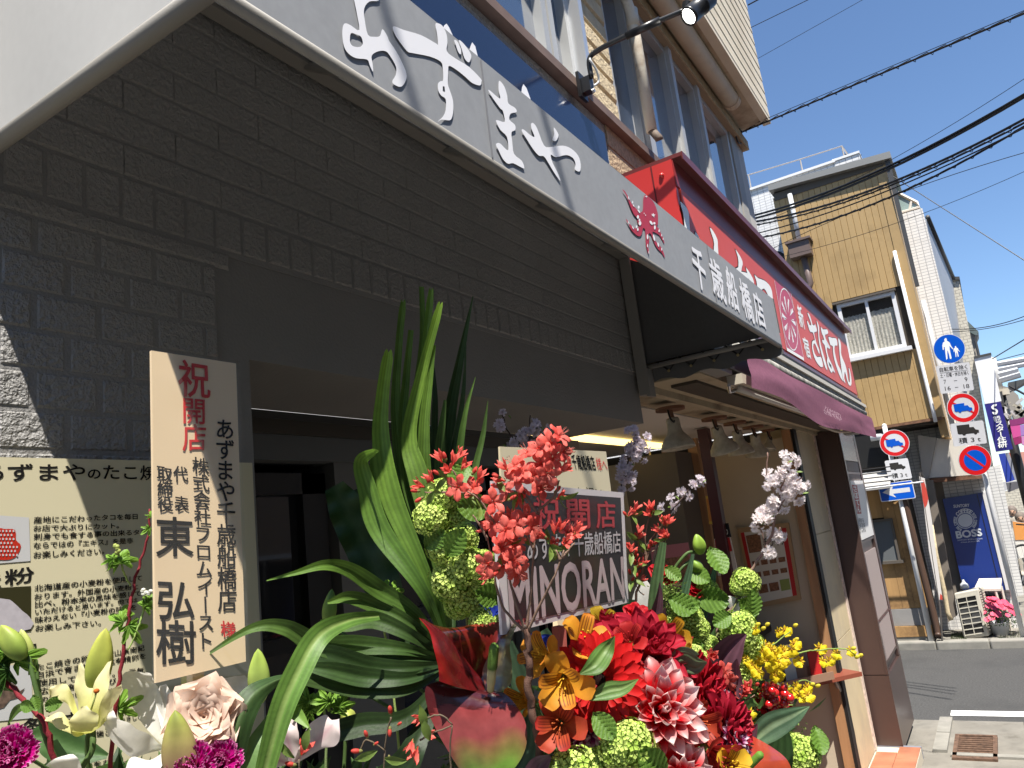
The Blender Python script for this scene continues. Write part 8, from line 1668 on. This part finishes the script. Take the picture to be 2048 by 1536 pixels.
for x, y, n in ((980, 1205, 9), (988, 1230, 8), (1075, 1285, 10)):
    for i in range(n): o = link('petal', dm_, de); o.matrix_basis = Matrix.Translation(pt(x + R_.uniform(-10, 10), y + R_.uniform(-16, 16), 1.13)) @ orient((R_.uniform(-.5, .5), R_.uniform(-.5, .5), 1), R_.uniform(0, 6))
twig(de, [(985, 1230, 1.14), (1010, 1600, 1.12)], .002, .002, (.08, .14, .05), 'stem')

# ------------------------------------------------------------------ red twigs with lobed leaves at the left
def lobed(c0=(.20, .36, .05), c1=(.11, .22, .035)):
    pts = []; mb = MB()
    lobes = [(-1.95, .62), (-1.0, .9), (0, 1.08), (1.0, .9), (1.95, .62)]
    for k_, (a, L) in enumerate(lobes):
        for q in range(9):
            t = (q - 4) / 4; r = L * (1 - .62 * abs(t) ** 1.1) + (.05 if q % 2 else -.02); b_ = a + t * .47; pts.append((math.sin(b_) * r, math.cos(b_) * r + .18))
    vs = [(0, 0, 0)]; cs = [c1]
    for i, (x, y) in enumerate(pts):
        rr = math.hypot(x, y); vs.append((x * .5 * .021, y * .5 * .021, .0022 * math.sin(i * 1.4) + .001)); vs.append((x * .021, y * .021, .003 * math.sin(i * .7 + 1) - .003 * rr)); cs += [mix(c0, c1, .5 if i % 9 == 4 else .1), c0]
    n = len(pts); fs = []
    for i in range(n - 1): fs += [(0, 1 + 2 * i, 3 + 2 * i), (1 + 2 * i, 2 + 2 * i, 4 + 2 * i, 3 + 2 * i)]
    return mb.add(vs, fs, cs).mesh('leaf', LEAF)
LB = lobed(); LBd = lobed((.07, .16, .03), (.04, .09, .02))
RTW = (.20, .022, .03)
rb = thing('red_twig', 'upright red twig with lobed green leaves in front of the poster', 'branch', tuple(pt(225, 1600, .9)))
twig(rb, [(300, 1020, .97), (297, 1065, .965), (282, 1120, .96), (268, 1170, .95), (258, 1230, .94), (246, 1310, .93), (232, 1410, .92), (222, 1500, .92), (215, 1620, .92)], .0012, .0030, RTW)
twig(rb, [(262, 1172, .95), (250, 1150, .945), (240, 1120, .94), (235, 1100, .94)], .001, .0014, (.3, .4, .12)); twig(rb, [(256, 1300, .93), (275, 1260, .935), (285, 1225, .94), (292, 1190, .94)], .001, .0016, (.3, .42, .12))
def setl(par, me, x, y, d, f, r, s_): o = link('leaf', me, par); o.matrix_basis = Matrix.Translation(pt(x, y, d)) @ orient(f, r) @ Matrix.Scale(s_, 4)
for x, y, f, r, s_ in ((238, 1130, (-.3, .6, .8), .9, 1.15), (245, 1128, (.3, .7, .5), -.3, 1.0), (228, 1118, (0, .5, .9), 1.8, .7), (248, 1245, (-.2, .5, .8), 1.1, 1.25), (256, 1250, (.3, .4, .9), -2.6, 1.1), (288, 1215, (.2, .5, .8), -.9, 1.0), (296, 1210, (-.2, .6, .8), .3, .9), (300, 1055, (.5, .4, .7), 2.2, .5), (302, 1035, (.3, .6, .6), 0, .45), (235, 1420, (.3, .3, .9), -1.2, 1.2), (230, 1440, (-.3, .3, .9), 2.9, 1.0)): setl(rb, LB, x, y, .935, f, r, s_)
wf_ = MB(); wf_.col = (.78, .78, .70)
for i in range(14): wf_.ball(pt(294 + R_.uniform(-9, 9), 1184 + R_.uniform(-6, 6), .935), .003, 6, 4, (1, 1, .7))
part('white_floret', wf_, PET, rb, True); g_ = MB(); g_.col = (.45, .52, .15)
for i in range(6): g_.ball(pt(233 + R_.uniform(-6, 6), 1100 + R_.uniform(-9, 9), .935), .003, 6, 4)
part('bud_cluster', g_, PET, rb, True)
rb2 = thing('red_twig', 'red twig rising from the corner across the photo of dark flakes', 'branch', tuple(pt(90, 1460, .88)))
twig(rb2, [(-30, 1310, .9), (0, 1345, .89), (45, 1398, .88), (88, 1447, .87), (112, 1530, .87), (130, 1620, .88)], .0026, .0034, RTW)
for x, y, f, r, s_ in ((20, 1340, (.2, .4, .9), 1.9, 1.5), (5, 1330, (.3, .6, .7), .4, 1.4), (30, 1325, (0, .5, .8), -1.2, 1.3), (-5, 1355, (.3, .2, .9), 3.0, 1.2), (12, 1308, (.1, .5, .8), .8, 1.0)): setl(rb2, LBd if f[0] > .15 else LB, x, y, .885, f, r, s_)
for x, y, r in ((72, 1408, .4), (92, 1412, -.5), (86, 1400, -1.5), (64, 1404, 1.2)): o = link('leaf', vleaf, rb2); o.matrix_basis = Matrix.Translation(pt(x + 6, y + 12, .86)) @ orient((0, .2, 1), r) @ Matrix.Scale(.36, 4)
rb3 = thing('red_twig', 'green leaf sprig showing between the palm leaf and the dark wavy leaf', 'branch', tuple(pt(790, 1260, 1.15)))
twig(rb3, [(775, 1170, 1.1), (778, 1200, 1.1), (768, 1235, 1.1), (775, 1300, 1.12), (800, 1500, 1.12)], .0012, .002, (.3, .4, .12))
for x, y, f, r, s_ in ((770, 1190, (-.2, .5, .8), .8, 1.2), (785, 1190, (.3, .6, .6), -.4, 1.1), (760, 1198, (0, .4, .9), 2.0, .8)): setl(rb3, LB, x, y, 1.1, f, r, s_)
rb4 = thing('red_twig', 'leafy sprig in the gap right of the pink lily', 'branch', tuple(pt(640, 1500, 1.1)))
twig(rb4, [(645, 1395, 1.05), (650, 1440, 1.05), (655, 1600, 1.05)], .0015, .0022, (.22, .3, .12))
for i in range(9): setl(rb4, LB, 645 + R_.uniform(-32, 40), 1412 + R_.uniform(-14, 18), 1.05, (R_.uniform(-.5, .5), R_.uniform(.2, .7), .8), R_.uniform(-2, 2), 1.1)

# ------------------------------------------------------------------ what carries the flowers
def stand(name, label, c, h, r):
    t = thing(name, label, 'flower stand', (c.x, c.y, .012)); wm = mat('stand_wood', (.32, .2, .1), .6, var=.2, vs=10)
    part('basket', MB().lathe([(0, h - .22), (r * .75, h - .22), (r, h), (r * .95, h), (r * .7, h - .18), (0, h - .05)], (c.x, c.y, 0), (0, 0, 1), 28), wm, t, True)
    part('foam', MB().ball((c.x, c.y, h - .06), r * .9, 16, 8, (1, 1, .5)), mat('floral_foam', (.04, .07, .03), .9), t, True)
    for i in range(3): a = 2.09 * i + .5; part('leg', MB().tube([(c.x + .05 * math.cos(a), c.y + .05 * math.sin(a), h - .2), (c.x + .24 * math.cos(a), c.y + .24 * math.sin(a), .013)], .014, 10), wm, t, True)
stand('flower_stand', 'wooden tripod stand under the right arrangement, below the frame', BASE_R, BASE_R.z + .02, .16); stand('flower_stand', 'wooden tripod stand under the left arrangement, below the frame', BASE_L, BASE_L.z + .02, .14)
fo = MB()
for cx, cy, cd_, sx, sy, n in ((1250, 1440, 1.18, 210, 90, 520), (1060, 1540, 1.12, 170, 60, 300), (1430, 1440, 1.28, 110, 110, 300), (980, 1480, 1.16, 80, 80, 140), (350, 1570, 1.03, 300, 34, 240), (700, 1590, 1.1, 160, 40, 120)):
    for i in range(n):
        p = pt(cx + R_.gauss(0, sx * .5), cy + R_.gauss(0, sy * .5), cd_ + R_.uniform(-.05, .07)); a = V((R_.uniform(-1, 1), R_.uniform(-1, 1), R_.uniform(-.3, 1))).normalized() * R_.uniform(.02, .05); b_ = a.cross(V((R_.random(), R_.random(), R_.random()))).normalized() * R_.uniform(.004, .010); nn_ = a.cross(b_).normalized() * .003; c = mix((.025, .055, .018), (.10, .19, .05), R_.random() ** 1.5)
        fo.add([p, p + a * .4 + b_, p + a, p + a * .4 - b_, p + a * .5 + nn_], [(0, 1, 4), (1, 2, 4), (2, 3, 4), (3, 0, 4)], [c] * 5)
tag(link('foliage_mass', fo.mesh('foliage_mass', LEAF)), 'dense dark foliage filling the arrangements between the flowers', 'foliage', kind='stuff')
